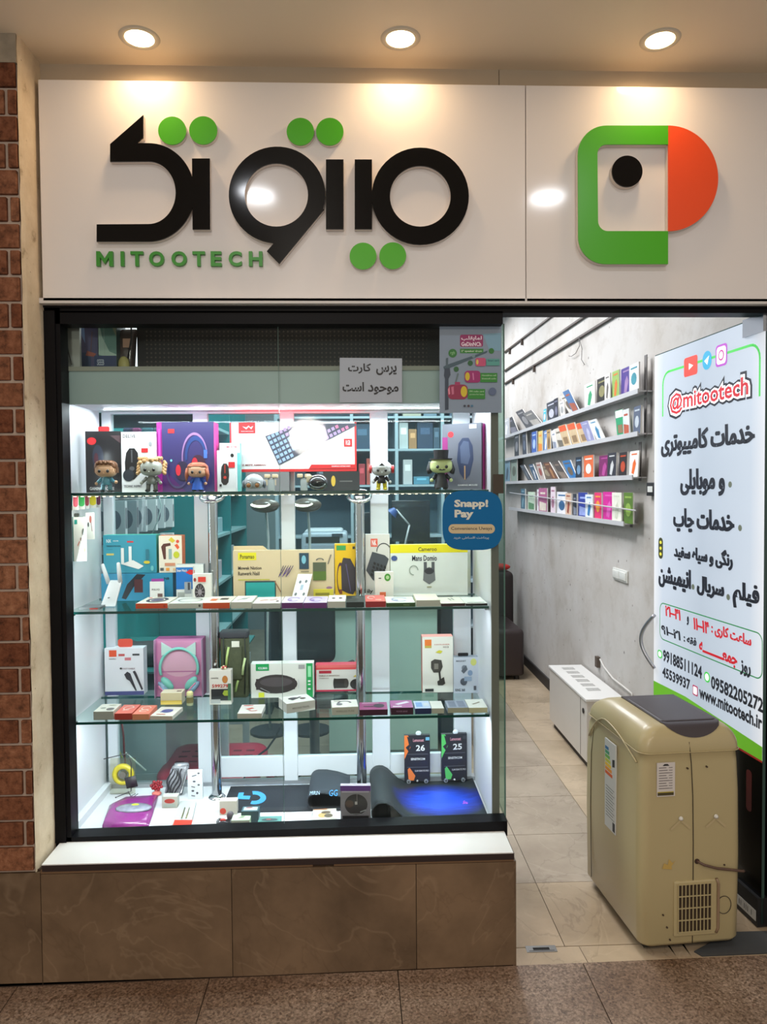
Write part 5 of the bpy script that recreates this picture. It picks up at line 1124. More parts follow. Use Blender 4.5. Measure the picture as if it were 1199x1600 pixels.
prod('grey white box with a black number pad picture on the middle shelf', 571, 609, 835, .375, S2, .035, (208, 204, 200), None, [('r', .22, .80, .5, .93, (216, 80, 60)), ('t', .27, .82, .46, .91, W_, 'NK'), ('p', [(.02, .42), (.28, .72), (.8, .66), (.96, .60), (.62, .22), (.3, .26)], (66, 70, 78)), ('a', .75, .72, .3, .14, .1, 30, 180, (60, 60, 66))] + [('p', [(.2 + .14 * i + .04 * j, .46 - .02 * i + .06 * j - .12), (.29 + .14 * i + .04 * j, .44 - .02 * i + .06 * j - .12), (.31 + .14 * i + .04 * j, .48 - .02 * i + .06 * j - .12), (.22 + .14 * i + .04 * j, .50 - .02 * i + .06 * j - .12)], (30, 30, 34)) for i in range(4) for j in range(4)] + [('t', .05, .04, .3, .12, K, 'ily')])
prod('white box with yellow top band and earbud picture', 610, 731, 851, .375, S2, .035, (224, 228, 224), (226, 214, 30), [('r', 0, .84, 1, 1, (232, 216, 26)), ('t', .36, .87, .6, .95, (90, 84, 30), 'Cameroo'), ('t', .28, .68, .60, .79, (40, 40, 60), 'Mans Domio'), ('p', [(.42, .30), (.43, .52), (.5, .56), (.57, .52), (.58, .30), (.5, .22)], (110, 112, 116)), ('r', .43, .46, .47, .66, (84, 86, 92)), ('r', .53, .46, .57, .66, (84, 86, 92)), ('e', .5, .48, .06, .06, (50, 50, 56)), ('r', .47, .16, .53, .18, (160, 160, 120)), ('a', .3, .5, .06, .1, .2, 0, 270, (150, 160, 150)), ('e', .05, .74, .04, .05, (60, 80, 140))])
prod('small white box with a green ring and orange label, before the number pad box', 586, 615, 894, .305, S2, .025, (230, 230, 226), None, [('e', .68, .80, .17, .14, (70, 150, 50)), ('e', .68, .80, .09, .07, (180, 210, 160)), ('r', .2, .76, .34, .79, K), ('r', .25, .06, .58, .26, (226, 110, 70))], rz=4)
prod('thin pale yellow label strip on the shelf before the cream box', 490, 521, 921, .35, S2, .01, (222, 206, 70), None, [('r', .1, .3, .8, .6, (150, 140, 50))])
# leaning white accessory card
X0, X1 = P(455, 930, .29).x, P(478, 930, .29).x; t = thing('leaning_card', 'slanted white card of small rings leaning against the cream box', 'card', ((X0 + X1) / 2, .29, S2)); hz = P(470, 898, .34).z
mb = MB(); f2 = lambda u, v, d: (X0 + (X1 - X0) * u + .020 * v, .285 + .07 * v - d, S2 + .001 + (hz - S2) * v); mb.prism([(0, 0), (1, 0), (1, 1), (0, 1)], .002, 0, c_((222, 226, 224)), None, f2); mb.build('card', t)
mb = MB()
for u, v in ((.2, .25), (.75, .25), (.3, .7), (.7, .72)): mb.poly([f2(a, b, .0025) for a, b in arc(u, v, .09, .06, 0, 330, 11)], c_((90, 96, 104)))
mb.poly([f2(a, b, .0025) for a, b in ((.4, .4), (.6, .4), (.6, .6), (.4, .6))], c_((150, 170, 190))); tag(mb.build('printed_rings', t), kind='stuff')
# wifi router standing on the glass
t = thing('wifi_router', 'white wifi router with two upright antennas at the left of the middle shelf', 'router', (P(172, 930, .23).x, .23, S2)); PWH = M((200, 200, 204), .3, coat=.2)
a0, a1, a2, a3 = P(157, 940, .21), P(180, 942, .21), P(190, 909, .25), P(171, 909, .25)
mb = MB(); loop = [(a0.x, a0.y, S2 + .003), (a1.x, a1.y, S2 + .003), (a2.x, a2.y, a2.z), (a3.x, a3.y, a3.z)]; n_ = Vector((0, .012, .004))
mb.add(loop + [tuple(Vector(p) + n_) for p in loop], [(0, 1, 2, 3), (7, 6, 5, 4), (0, 4, 5, 1), (1, 5, 6, 2), (2, 6, 7, 3), (3, 7, 4, 0)], PWH); mb.build('body', t)
for (bx, by), (tx, ty) in (((170, 912), (160, 882)), ((188, 912), (185, 880))):
    p, q = P(bx, by, .255), P(tx, ty, .255); mb = MB(); mb.tube([p, p.lerp(q, .5), q, q + (q - p) * .04], .007, PWH, 10, rs=[.0075, .0075, .006, .003]); mb.build('antenna', t)
mb = MB(); q = P(170, 934, .214); mb.cyl((q.x, q.y - .004, q.z), (q.x, q.y + .004, q.z), .0024, None, M((120, 120, 124), .3), 10); mb.build('power_button', t)
# row of flat boxes along the front edge (front face, top print)
def flat(label, xa, xb, yt, yb, zs, dep, face, topc, art=(), top=(), rz=0, name='flat_box'):
    Y = max(.126, Yof((xa + xb) / 2, yb, zs)); Y = min(Y, .2)
    return prod(label, xa, xb, yt, Y, zs, dep, face, topc, art, rz, name, 'box', 'flat boxes along the shelf edges', top)
EP = lambda c: [('a', .5, .5, .3, .34, .25, 20, 320, c), ('e', .36, .36, .08, .12, c)]
Z2 = 951
flat('flat orange fronted box with black mouse print, leftmost of the row', 212, 262, 943, Z2, S2, .145, (222, 74, 34), (228, 220, 208), [('t', .06, .3, .32, .75, (180, 110, 40), 'BOSE'), ('e', .9, .45, .035, .25, (180, 60, 40))], [('a', .5, .5, .34, .38, .3, 0, 350, (50, 46, 60)), ('e', .5, .5, .2, .2, (60, 60, 100)), ('r', .1, .8, .2, .9, R_)])
flat('flat white box with a silver ring print, second of the row', 264, 316, 943, Z2, S2, .145, (206, 204, 198), (222, 222, 218), [('e', .92, .5, .035, .25, (90, 90, 90))], [('a', .5, .5, .38, .3, .14, 0, 360, (130, 140, 136))])
flat('flat box with orange front and small orange prints on white', 317, 359, 942, Z2, S2, .145, (230, 84, 36), (228, 222, 210), (), [('r', .15, .3, .4, .6, (216, 110, 60)), ('r', .5, .45, .8, .7, (90, 70, 60))])
flat('flat all white box with grey wire print, fourth of the row', 361, 393, 941, Z2, S2, .145, (222, 218, 208), (232, 230, 226), (), [('l', .2, .3, .7, .7, .06, (120, 130, 140)), ('e', .5, .5, .15, .12, (150, 160, 170))])
flat('flat white box with small red cable print, fifth of the row', 394.5, 438, 943, Z2, S2, .145, (210, 208, 206), (228, 222, 220), (), [('l', .2, .4, .45, .55, .06, (200, 60, 50)), ('l', .55, .45, .8, .6, .06, (190, 60, 60)), ('e', .85, .3, .05, .08, (90, 60, 90))])
flat('flat purple fronted box with lilac top, left of the pair', 439.5, 473.5, 942, Z2, S2, .145, (110, 34, 120), (214, 204, 226), (), EP((150, 130, 190)))
flat('flat purple fronted box with lilac top, right of the pair', 474.5, 510.5, 942, Z2, S2, .145, (116, 40, 128), (204, 190, 222), (), EP((140, 110, 180)))
flat('flat white box with two dark earpiece prints', 512, 540, 940, Z2, S2, .145, (216, 210, 204), (226, 224, 224), (), [('e', .3, .5, .1, .1, (80, 70, 90)), ('e', .7, .5, .1, .1, (80, 70, 90))])
flat('flat black box in front of the right pole on the middle shelf', 541, 569, 941, Z2, S2, .145, (36, 44, 44), (40, 48, 50), (), [('l', .1, .3, .9, .7, .04, (110, 116, 116)), ('r', .3, .6, .7, .8, (80, 90, 90))])
flat('flat red box with a silver cable print', 571.5, 603, 940, Z2, S2, .145, (176, 34, 40), (214, 96, 90), (), [('a', .3, .6, .2, .25, .3, 0, 300, (210, 200, 200)), ('r', .5, .2, .8, .3, (230, 200, 190))])
flat('flat dark green fronted box with white top', 604, 649, 942, Z2, S2, .145, (52, 84, 34), (214, 222, 206), [('t', .6, .35, .8, .6, (150, 180, 120), 'Note')], EP((150, 150, 190)))
flat('flat cream box standing slightly higher, right of the green one', 651, 688, 938, Z2, S2, .145, (206, 202, 192), (224, 216, 200))
flat('flat box with dark brown front and pen print', 689.5, 727, 943, Z2, S2, .145, (58, 30, 32), (220, 214, 204), (), [('l', .45, .75, .52, .45, .05, (60, 60, 60)), ('l', .6, .8, .66, .5, .05, (90, 90, 90))])
flat('flat box with black front at the right end of the middle shelf', 728, 762, 943, Z2, S2, .145, (34, 32, 34), (222, 220, 216), (), [('r', .1, .1, .9, .16, (90, 120, 110))])
# dark pack lying at left below the router
prod('flat clear packet with red label under the router', 124, 156, 942, .16, S2, .06, (120, 124, 126), (96, 100, 104), [('r', .5, .1, .9, .6, (190, 60, 50))], name='clear_packet', cat='packet', th=.008)
# hung on the left side panel
def hung(label, ya, yb_, z0, z1, off, face, art, cat='pack', name='hanging_pack', tilt=0, edge=None):
    t = thing(name, label, cat, (CX0 + off, ya, z0)); fr = lambda u, v, d: (CX0 + off + d + tilt * v, ya + (yb_ - ya) * u, z0 + (z1 - z0) * v)
    m_ = MB(); m_.prism([(0, 0), (1, 0), (1, 1), (0, 1)], off * .9, -off * .9, c_(face), c_(edge or face), fr); m_.build('carton', t)
    if art: m_ = MB(); art_on(m_, art, lambda u, v, d: fr(u, v, off * .9 + d)); m_.build('printed_front', t)
    return t
zz = lambda y, Y=.2: P(130, y, Y).z
for k, (c, xa, xb) in enumerate((((40, 150, 160), 103.5, 113), ((206, 90, 110), 114, 122), ((60, 170, 90), 122.5, 132), ((150, 60, 70), 133, 139), ((214, 196, 40), 140, 150), ((120, 50, 90), 150.5, 157))):
    Y = .115 + .045 * k; z0 = P(xa, 798 - k, Y).z
    prod(('teal', 'pink', 'green', 'dark red', 'yellow', 'plum')[k] + ' topped little packet hung high on the left side panel', xa, xb, 774, Y, z0, .004, (214, 214, 214), None, [('r', 0, .35, 1, 1, c), ('e', .5, .4, .5, .2, c)], name='hanging_packet', cat='packet', group='little packets on the side panel')
b = MB(); b.box(CX0 + .0005, CX0 + .004, .11, .36, P(120, 774, .2).z - .004, P(120, 774, .2).z, M((170, 170, 172), .3, .6)); tag(b.build('hanging_rail'), 'slim metal rail on the left side panel above the little packets', 'rail')
prod('white earphone pack with deep green side hung on the left side panel', 116, 133, 808, .16, zz(877, .16), .022, (222, 222, 220), (16, 130, 104), [('r', .08, .84, .3, .94, (40, 150, 140)), ('e', .75, .66, .10, .08, (110, 116, 112)), ('e', .55, .5, .06, .04, (150, 130, 120)), ('l', .8, .35, .85, .2, .05, (210, 170, 70)), ('l', .65, .4, .68, .25, .05, (90, 90, 90)), ('l', .3, .35, .45, .45, .05, (200, 120, 110))], rz=28, name='hanging_pack', cat='pack', group=None, tab=(.1, .5, .012, (60, 62, 60)))
prod('white card with a red and black earbud hung beside the green pack', 134, 147, 801, .24, zz(843, .24), .003, (224, 224, 222), None, [('e', .55, .75, .14, .14, (170, 90, 80)), ('l', .6, .65, .72, .3, .06, (110, 50, 50)), ('e', .3, .55, .09, .09, (70, 76, 80))], rz=12, name='hanging_card', cat='card', group=None)
# ================================================================ lower shelf
prod('white cable box with orange square mark and navy foot band', 163, 224, 1013, Yof(190, 1086, S3), S3, .045, (230, 228, 236), (214, 214, 222), [('r', .12, .82, .31, .96, (226, 84, 50)), ('r', .36, .83, .52, .88, (196, 90, 90)), ('r', .52, .74, .68, .80, (206, 120, 130)), ('r', .72, .84, .9, .88, (70, 70, 74)), ('t', .12, .76, .3, .785, (90, 80, 90), 'NEXPRO'), ('r', 0, 0, 1, .08, (74, 76, 130)), ('p', [(.50, .44), (.58, .50), (.66, .46), (.70, .36), (.82, .09), (.78, .09), (.64, .30), (.56, .34)], (56, 52, 60)), ('p', [(.72, .50), (.78, .52), (.82, .46), (.98, .12), (.94, .10), (.78, .40)], (66, 60, 68)), ('t', .46, .55, .78, .58, (150, 120, 130), 'FAST CABLE'), ('e', .42, .57, .03, .02, (60, 60, 60))], tab=(.3, .68, .03, (232, 84, 64)))
# cat ear headphone in a pink window box
t, w_, h = prod('pink window box holding a mint cat ear headphone', 243, 317, 998, Yof(280, 1088, S3), S3, .05, (206, 130, 180), (150, 60, 120), [('r', .04, .03, .96, .97, (222, 150, 190)), ('e', .5, .56, .38, .22, (236, 184, 210)), ('r', .06, .42, .94, .44, (196, 120, 170))])
MNT = M((140, 226, 214), .35, coat=.3); PNK = M((226, 140, 176), .35, coat=.3); fz = lambda u, v, d=0: ((u - .5) * w_, -.010 - d, v * h)
b = MB(); b.tube([fz(.5 + .40 * math.cos(a), .50 + .34 * math.sin(a)) for a in [PI * k / 18 for k in range(-2, 21)]], .0055, MNT, 8); b.build('headband', t, local=True)
for sg in (-1, 1):
    b = MB(); vs = [fz(.5 + sg * .36, .72, .004), fz(.5 + sg * .36, .95, .004), fz(.5 + sg * .12, .83, .004), fz(.5 + sg * .36, .72, -.004), fz(.5 + sg * .36, .95, -.004), fz(.5 + sg * .12, .83, -.004)]
    b.add(vs, [(0, 1, 2), (5, 4, 3), (0, 3, 4, 1), (1, 4, 5, 2), (2, 5, 3, 0)], M((206, 236, 230), .3, coat=.3)); b.build('cat_ear', t, local=True)
    b = MB(); q = fz(.5 + sg * .25, .24, .002); X_ = Matrix.Translation(q) @ Matrix.Rotation(sg * .75, 4, 'Y'); b.ell((0, 0, 0), (.015, .012, .030), MNT, 14, X=X_); b.build('ear_cushion', t, local=True)
    b = MB(); q = fz(.5 + sg * .31, .17, .006); X_ = Matrix.Translation(q) @ Matrix.Rotation(sg * .75, 4, 'Y'); b.ell((0, 0, 0), (.012, .011, .030), M((150, 190, 220), .25, coat=.5, noise=.3, scale=90), 14, X=X_); b.rbox(-.009, -.004, -.012, .008, -.02, .02, PNK, (.002, .002), (.002, .002), (.006, .006), n=2, X=X_); b.build('ear_shell', t, local=True)
b = MB(); CLR = glassmat('clear_plastic', (252, 252, 252), .45); b.poly([(-w_ / 2, -.026, 0), (w_ / 2, -.026, 0), (w_ / 2, -.026, h), (-w_ / 2, -.026, h)], CLR); b.build('clear_window', t, local=True)
for x in (-w_ / 2, w_ / 2 - .0015): b = MB(); b.box(x, x + .0015, -.026, 0, 0, h, M((214, 170, 206), .3)); b.build('window_side', t, local=True)
# olive bag
xa, xb = P(343.5, 1040, .355).x, P(388, 1040, .355).x; zt = P(365, 986, .355).z; t = thing('tool_bag', 'olive green roll top bag with lime clips beside the left pole', 'bag', ((xa + xb) / 2, .375, S3))
OL = M((70, 74, 52), .8, noise=.3, scale=60, bump=.5); b = MB(); b.rbox(xa, xb, .352, .41, S3 + .001, zt - .020, OL, (.012, .012), (.02, .02), (.016, .01)); b.build('body', t)
b = MB(); b.rbox(xa - .001, xb + .001, .348, .411, zt - .028, zt, M((44, 44, 50), .7), (.012, .012), (.015, .02), (.006, .008)); b.build('roll_top', t)
b = MB(); b.rbox(xa + .02, xb - .02, .344, .354, S3 + .07, zt - .05, OL, (.006, .006), (.006, 0), (.01, .01)); b.build('front_pocket', t)
for u, z0, z1, c in ((.28, .12, .19, (176, 196, 120)), (.85, .09, .15, (190, 206, 150)), (.6, .03, .07, (150, 170, 100))):
    x = xa + (xb - xa) * u; b = MB(); b.tube([(x - .004, .344, S3 + z0), (x, .340, S3 + (z0 + z1) / 2), (x + .006, .344, S3 + z1)], .0045, M(c, .5), 6); b.build('clip', t)
b = MB(); b.box(xa + (xb - xa) * .45, xa + (xb - xa) * .72, .3405, .3435, zt - .055, zt - .034, c_((214, 210, 196))); b.build('label_patch', t)
for u in (.15, .9): b = MB(); x = xa + (xb - xa) * u; b.tube([(x, .346, zt - .02), (x + .003, .345, zt - .10), (x - .003, .346, S3 + .02)], .0025, M((30, 34, 30), .7), 6); b.build('strap', t)
prod('small white and black box with red hand written numbers beside the bag', 327, 361, 1048, Yof(345, 1101, S3), S3, .035, (222, 214, 206), None, [('t', .08, .76, .42, .80, (90, 80, 80), 'NANOTEK'), ('e', .72, .74, .13, .11, (190, 120, 60)), ('t', .12, .50, .95, .60, (190, 50, 50), '5992791'), ('r', .08, .12, .92, .46, (44, 44, 48)), ('p', [(.6, .32), (.68, .42), (.85, .42), (.92, .32), (.85, .26), (.68, .26)], (160, 176, 60)), ('r', .85, .12, .99, .62, (70, 110, 80)), ('r', .05, .04, .5, .16, (180, 180, 180))])
b = MB(); q = P(350, 1044, Yof(345, 1101, S3) + .015); zz_ = P(345, 1048, Yof(345, 1101, S3)).z
for k in range(7): b.ell((q.x + .008 * math.cos(k * .9) * (1 if k else 0), q.y + .006 * math.sin(k * .9), zz_ + .006 + .002 * (k % 3)), .0045, M((196, 60, 70) if k % 2 else (226, 206, 170), .5), 6)
tag(b.build('trinket_cluster'), 'tiny red and cream bead trinkets on top of the small box', 'trinket', kind='stuff')
prod('white box with green label strips and a dark oval speaker picture', 392, 490, 1037, Yof(440, 1090, S3), S3, .045, (220, 218, 212), None, [('e', .40, .40, .34, .28, (60, 52, 54)), ('r', .08, .24, .70, .56, (60, 52, 54)), ('e', .40, .46, .26, .14, (84, 76, 80)), ('r', .08, .80, .29, 1, (30, 150, 84)), ('t', .12, .84, .26, .91, W_, 'KOLUMAN'), ('r', .76, .84, .86, .96, (160, 156, 156)), ('r', .885, 0, .985, 1, (34, 156, 84)), ('r', .91, .45, .95, .5, W_), ('r', .91, .36, .95, .4, W_), ('r', .91, .22, .95, .27, W_), ('t', .91, .6, .96, .92, (150, 220, 170), 'I'), ('r', .12, .02, .21, .16, (214, 214, 50)), ('l', .15, .3, .3, .16, .012, (190, 190, 190)), ('l', .76, .25, .76, .55, .01, (200, 200, 206))])
prod('white and red box with two dark round dumbbell like shapes printed', 493, 562, 1039, Yof(525, 1080, S3), S3, .045, (222, 216, 214), (190, 30, 60), [('r', 0, .82, 1, 1, (222, 80, 84)), ('r', 0, .9, 1, 1, (230, 110, 110)), ('r', .08, .68, .36, .79, (176, 40, 60)), ('t', .08, .57, .54, .62, (120, 90, 80), 'FABLE A SANITON'), ('t', .08, .48, .3, .52, (120, 90, 80), 'YAMAHO'), ('r', 0, 0, .02, 1, (190, 30, 60)), ('e', .43, .30, .03, .2, (40, 36, 36)), ('r', .43, .12, .70, .48, (50, 44, 44)), ('e', .70, .30, .05, .18, (70, 62, 60)), ('e', .92, .26, .14, .20, (46, 40, 40)), ('p', [(.85, .55), (.96, .66), (1, .6), (1, .52)], (214, 190, 40)), ('r', 0, 0, 1, .06, (196, 30, 70))])
prod('tall white phone holder box with pale red side and orange mark', 660, 708, 995, Yof(685, 1082, S3), S3, .05, (228, 224, 216), (220, 130, 120), [('r', .08, .84, .3, .95, (226, 120, 50)), ('r', .08, .80, .3, .84, (190, 170, 80)), ('t', .4, .85, .9, .87, (200, 120, 110), 'HOLDER'), ('t', .68, .80, .86, .83, (110, 90, 80), 'H12'), ('p', [(.42, .72), (.55, .76), (.66, .74), (.6, .70)], (206, 196, 60)), ('p', [(.28, .56), (.40, .60), (.62, .58), (.66, .46), (.58, .36), (.36, .36), (.28, .44)], (70, 66, 62)), ('r', .38, .42, .52, .52, (130, 124, 116)), ('l', .55, .38, .58, .20, .06, (50, 46, 46)), ('p', [(.48, .2), (.7, .28), (.74, .16), (.66, .13), (.5, .13)], (56, 52, 50)), ('r', .08, .02, .36, .07, K)])
prod('grey white box with silver rings picture and black hang tab', 709, 748, 1027, Yof(728, 1083, S3), S3, .035, (196, 200, 214), (120, 126, 140), [('e', .8, .86, .12, .10, (206, 206, 120)), ('e', .42, .70, .1, .08, (120, 126, 140)), ('p', [(.3, .62), (.5, .78), (.56, .66), (.4, .54)], (90, 94, 106)), ('e', .66, .56, .1, .08, (130, 150, 180)), ('e', .4, .32, .14, .1, (80, 84, 96)), ('r', .42, .34, .72, .46, (150, 166, 190)), ('t', .06, .05, .45, .13, (50, 50, 60), 'RING 360'), ('r', .8, .08, .9, .2, (90, 90, 100)), ('t', .1, .88, .5, .92, (90, 90, 100), 'MAGNET')], tab=(.2, .62, .012, K))
Z3 = 1125
flat('flat white box with two grey oval prints, leftmost on the lower shelf', 146, 177, 1112, Z3, S3, .085, (170, 168, 162), (214, 206, 196), (), [('e', .3, .45, .14, .1, (150, 150, 140)), ('e', .65, .8, .2, .06, (170, 170, 150)), ('e', .72, .3, .2, .16, (110, 104, 104))])
flat('flat coral red box with white cable prints, left of the two', 179, 206, 1115, Z3, S3, .10, (180, 60, 50), (224, 110, 96), (), [('a', .5, .6, .3, .25, .2, 0, 300, (236, 200, 190)), ('l', .3, .3, .8, .7, .06, (236, 200, 190))])
flat('flat coral orange box with white cable prints, right of the two', 207, 233, 1116, Z3, S3, .10, (226, 140, 104), (232, 128, 106), (), [('a', .5, .65, .3, .2, .2, 0, 320, (240, 214, 200)), ('a', .5, .35, .3, .12, .3, 0, 320, (240, 214, 200))])
flat('flat cream box with a blue headset print and red word', 234, 270, 1119, Z3, S3, .10, (216, 196, 186), (230, 222, 212), (), [('e', .5, .55, .25, .2, (84, 90, 150)), ('l', .25, .4, .7, .7, .08, (90, 96, 150)), ('r', .2, .14, .6, .2, (196, 90, 80))], rz=-6)
t_, w1_, h1_ = prod('cream and yellow box standing behind the blue headset print box', 251, 284, 1083, Yof(266, 1101, S3), S3, .05, (222, 206, 168), (228, 214, 186), [('r', 0, 0, 1, .35, (226, 190, 90))], top=[('r', .7, .3, .92, .6, (130, 110, 90))])
q = PZ(297, 1102, S3); t = thing('glass_vial', 'small clear vial with pale yellow cap on the lower shelf', 'bottle', (q.x, q.y, S3 + .0003))
b = MB(); b.lathe([(.0001, 0), (.011, .0), (.012, .004), (.012, .034), (.010, .038)], M((176, 176, 140), .15, coat=.5), n=14); b.build('vial', t, local=True)
b = MB(); b.lathe([(.0115, .036), (.0115, .044), (.008, .049), (.0001, .050)], M((222, 212, 150), .3), n=14); b.build('cap', t, local=True)
b = MB(); b.lathe([(.0124, .010), (.0124, .030)], M((120, 110, 70), .5), n=14); b.build('wrap_label', t, local=True)
flat('flat white box with small pink prints before the speaker box', 371, 409, 1115, 1123, S3, .10, (206, 198, 190), (228, 220, 216), (), [('r', .1, .85, .5, .93, (196, 80, 80)), ('p', [(.25, .5), (.4, .4), (.6, .55), (.5, .65)], (206, 110, 100)), ('a', .6, .35, .2, .12, .4, 180, 340, (196, 100, 100))])
flat('white box turned at an angle with dark earphone print', 449, 492, 1097, 1112, S3, .085, (200, 194, 186), (226, 222, 216), [('t', .2, .35, .8, .55, (150, 146, 140), 'MINI BASS TRAVEL')], [('e', .4, .6, .18, .14, (50, 46, 54)), ('l', .3, .4, .7, .7, .1, (60, 54, 62)), ('e', .7, .45, .1, .1, (80, 60, 60))], rz=24)
flat('white box with a grey headset print right of the centre seam', 519, 560, 1105, 1117, S3, .085, (196, 190, 180), (226, 222, 214), [('t', .15, .35, .85, .6, (150, 144, 136), 'WIRELESS PURE')], [('a', .5, .55, .28, .3, .3, 0, 200, (90, 86, 96)), ('e', .3, .4, .12, .14, (110, 106, 116)), ('r', .1, .8, .35, .88, (150, 140, 130))], rz=4)
flat('flat plum box with dark tube print', 562, 606, 1109, 1118, S3, .085, (70, 24, 50), (156, 64, 120), (), [('e', .7, .5, .2, .25, (50, 30, 50)), ('r', .15, .35, .5, .5, (90, 40, 70)), ('r', .1, .8, .7, .86, (220, 190, 210))])
flat('purple box with a white phone print, right of the plum box', 611, 646, 1106, 1117, S3, .085, (60, 20, 44), (164, 70, 140), [('t', .25, .35, .75, .6, (150, 110, 140), 'POWER BANK')], [('p', [(.2, .5), (.75, .85), (.9, .7), (.35, .35)], (214, 200, 216)), ('r', .1, .1, .5, .22, (226, 206, 220))])
flat('flat pack with navy front and blue print', 649, 674, 1107, 1116, S3, .085, (36, 44, 90), (180, 196, 222), (), [('r', .1, .2, .5, .8, (110, 150, 206)), ('r', .6, .3, .9, .7, (200, 206, 216))])
flat('flat white box between the navy pack and the clear box', 675, 694, 1107, 1115, S3, .085, (190, 184, 170), (222, 220, 214))
flat('clear lidded box of small parts near the right end of the lower shelf', 700, 732, 1106, 1114, S3, .085, (176, 170, 150), (150, 156, 176), (), [('r', .1, .1, .45, .9, (110, 118, 140)), ('r', .55, .1, .9, .9, (120, 126, 146))])
flat('flat cream box with a pen print at the right end of the lower shelf', 733, 762, 1106, 1114, S3, .10, (206, 196, 160), (228, 226, 218), (), [('l', .3, .4, .75, .65, .08, (150, 140, 120))])

# ================================================================ goods on the case floor
def onf(px, py): q = PZ(px, py, BZ); return q.x, q.y
def soft(label, name, cat, pts, hh, mat, printed=None, grp=None, sub='pouch'):
    """soft flat pack: outline in picture pixels taken on the case floor, bulging in the middle"""
    q = [Vector(onf(*p)) for p in pts]; c = sum(q, Vector((0, 0))) / len(q); t = thing(name, label, cat, (c.x, c.y, BZ), 0, grp); n_ = len(q)
    b = MB(); vs = [(p.x, p.y, BZ + .0006) for p in q]; lv = [(1, .35), (.86, .75), (.6, .95), (.3, 1.0)]
    for s_, z_ in lv: vs += [(c.x + (p.x - c.x) * s_, c.y + (p.y - c.y) * s_, BZ + hh * z_ * random.uniform(.9, 1.08)) for p in q]
    vs.append((c.x, c.y, BZ + hh)); k = len(lv)
    fs = [(j * n_ + i, j * n_ + (i + 1) % n_, (j + 1) * n_ + (i + 1) % n_, (j + 1) * n_ + i) for j in range(k) for i in range(n_)] + [(k * n_ + i, k * n_ + (i + 1) % n_, len(vs) - 1) for i in range(n_)]
    b.add(vs, fs, mat, True); b.build(sub, t); return t, c
def onplate(parent, name, pts, z, mat):
    b = MB(); b.poly([(PZ(x, y, BZ + z).x, PZ(x, y, BZ + z).y, BZ + z) for x, y in pts], mat); return b.build(name, parent)
PURP = M((150, 50, 136), .25, coat=.6, noise=.2, scale=40, bump=.6, bscale=40)
t, c = soft('large purple plastic pouch with grey gloves inside, front left of the case floor', 'plastic_pouch', 'pouch', [(160, 1294), (171, 1262), (196, 1250), (247, 1247), (240, 1270), (232, 1293), (200, 1297)], .026, PURP)
b = MB(); b.ell((c.x + .008, c.y - .01, BZ + .026), (.062, .035, .011), M((150, 150, 168), .2, coat=.7, noise=.5, scale=40, bump=.5), 14); b.build('gloves', t)
b = MB(); b.ell((c.x + .012, c.y - .006, BZ + .036), (.014, .009, .0022), M((196, 196, 60), .4), 12); b.build('yellow_sticker', t)
b = MB(); b.rbox(c.x - .075, c.x + .06, c.y - .062, c.y - .05, BZ + .001, BZ + .012, M((110, 24, 90), .3, coat=.5), (.01, .01), (.004, .004), (.003, .003)); b.build('folded_hem', t)
# yellow spool in a clear pack, standing
q = PZ(192, 1241, BZ); t = thing('cable_spool_pack', 'clear pack holding a yellow coiled cable, standing at the back left', 'pack', (q.x, q.y, BZ)); zt = P(190, 1181, q.y + .03).z; zc = (BZ + zt) / 2 + .004
b = MB(); b.tube([(q.x + .030 * math.cos(a), q.y + .01, zc + .030 * math.sin(a)) for a in [k * PI / 12 for k in range(24)]], .011, M((214, 196, 50), .3, coat=.4, noise=.3, scale=50), 8, closed=True); b.build('coiled_cable', t)
b = MB(); b.cyl((q.x, q.y, zc), (q.x, q.y + .02, zc), .012, None, M((110, 104, 96), .4), 14); b.build('spool_core', t)
b = MB(); b.poly([(q.x - .046, q.y - .002, BZ + .002), (q.x + .046, q.y - .002, BZ + .002), (q.x + .046, q.y + .01, zt), (q.x - .046, q.y + .01, zt)], glassmat('clear_film', (242, 240, 226), 1., .08, .08, (230, 226, 200))); b.build('clear_pouch', t)
# thin wire stand with a small dark sign
q0 = PZ(181, 1246, BZ); t = thing('wire_easel', 'thin wire easel with a small dark plate in front of the yellow coil', 'stand', (q0.x, q0.y, BZ)); WR = M((60, 56, 60), .4)
pl = P(205, 1222, q0.y - .01); b = MB(); X_ = Matrix.Translation(pl) @ Matrix.Rotation(-.2, 4, 'Y'); b.rbox(-.020, .020, -.0015, .0015, -.020, .020, M((52, 46, 52), .5), n=1, X=X_); b.build('plate', t)
for (x, y), (x2, y2) in (((181, 1246), (205, 1236)), ((206, 1247), (200, 1236)), ((194, 1250), (212, 1240)), ((206, 1247), (216, 1240))):
    a, b2 = PZ(x, y, BZ + .003), P(x2, y2, q0.y - .008); b = MB(); b.tube([a, b2], .0014, WR, 5); b.ell(a, .003, WR, 6); b.build('leg', t)
a, b2 = P(162, 1186, q0.y), P(200, 1177, q0.y); b = MB(); b.tube([a, b2, P(205, 1192, q0.y), P(205, 1236, q0.y)], .0018, WR, 6); b.build('arm', t)
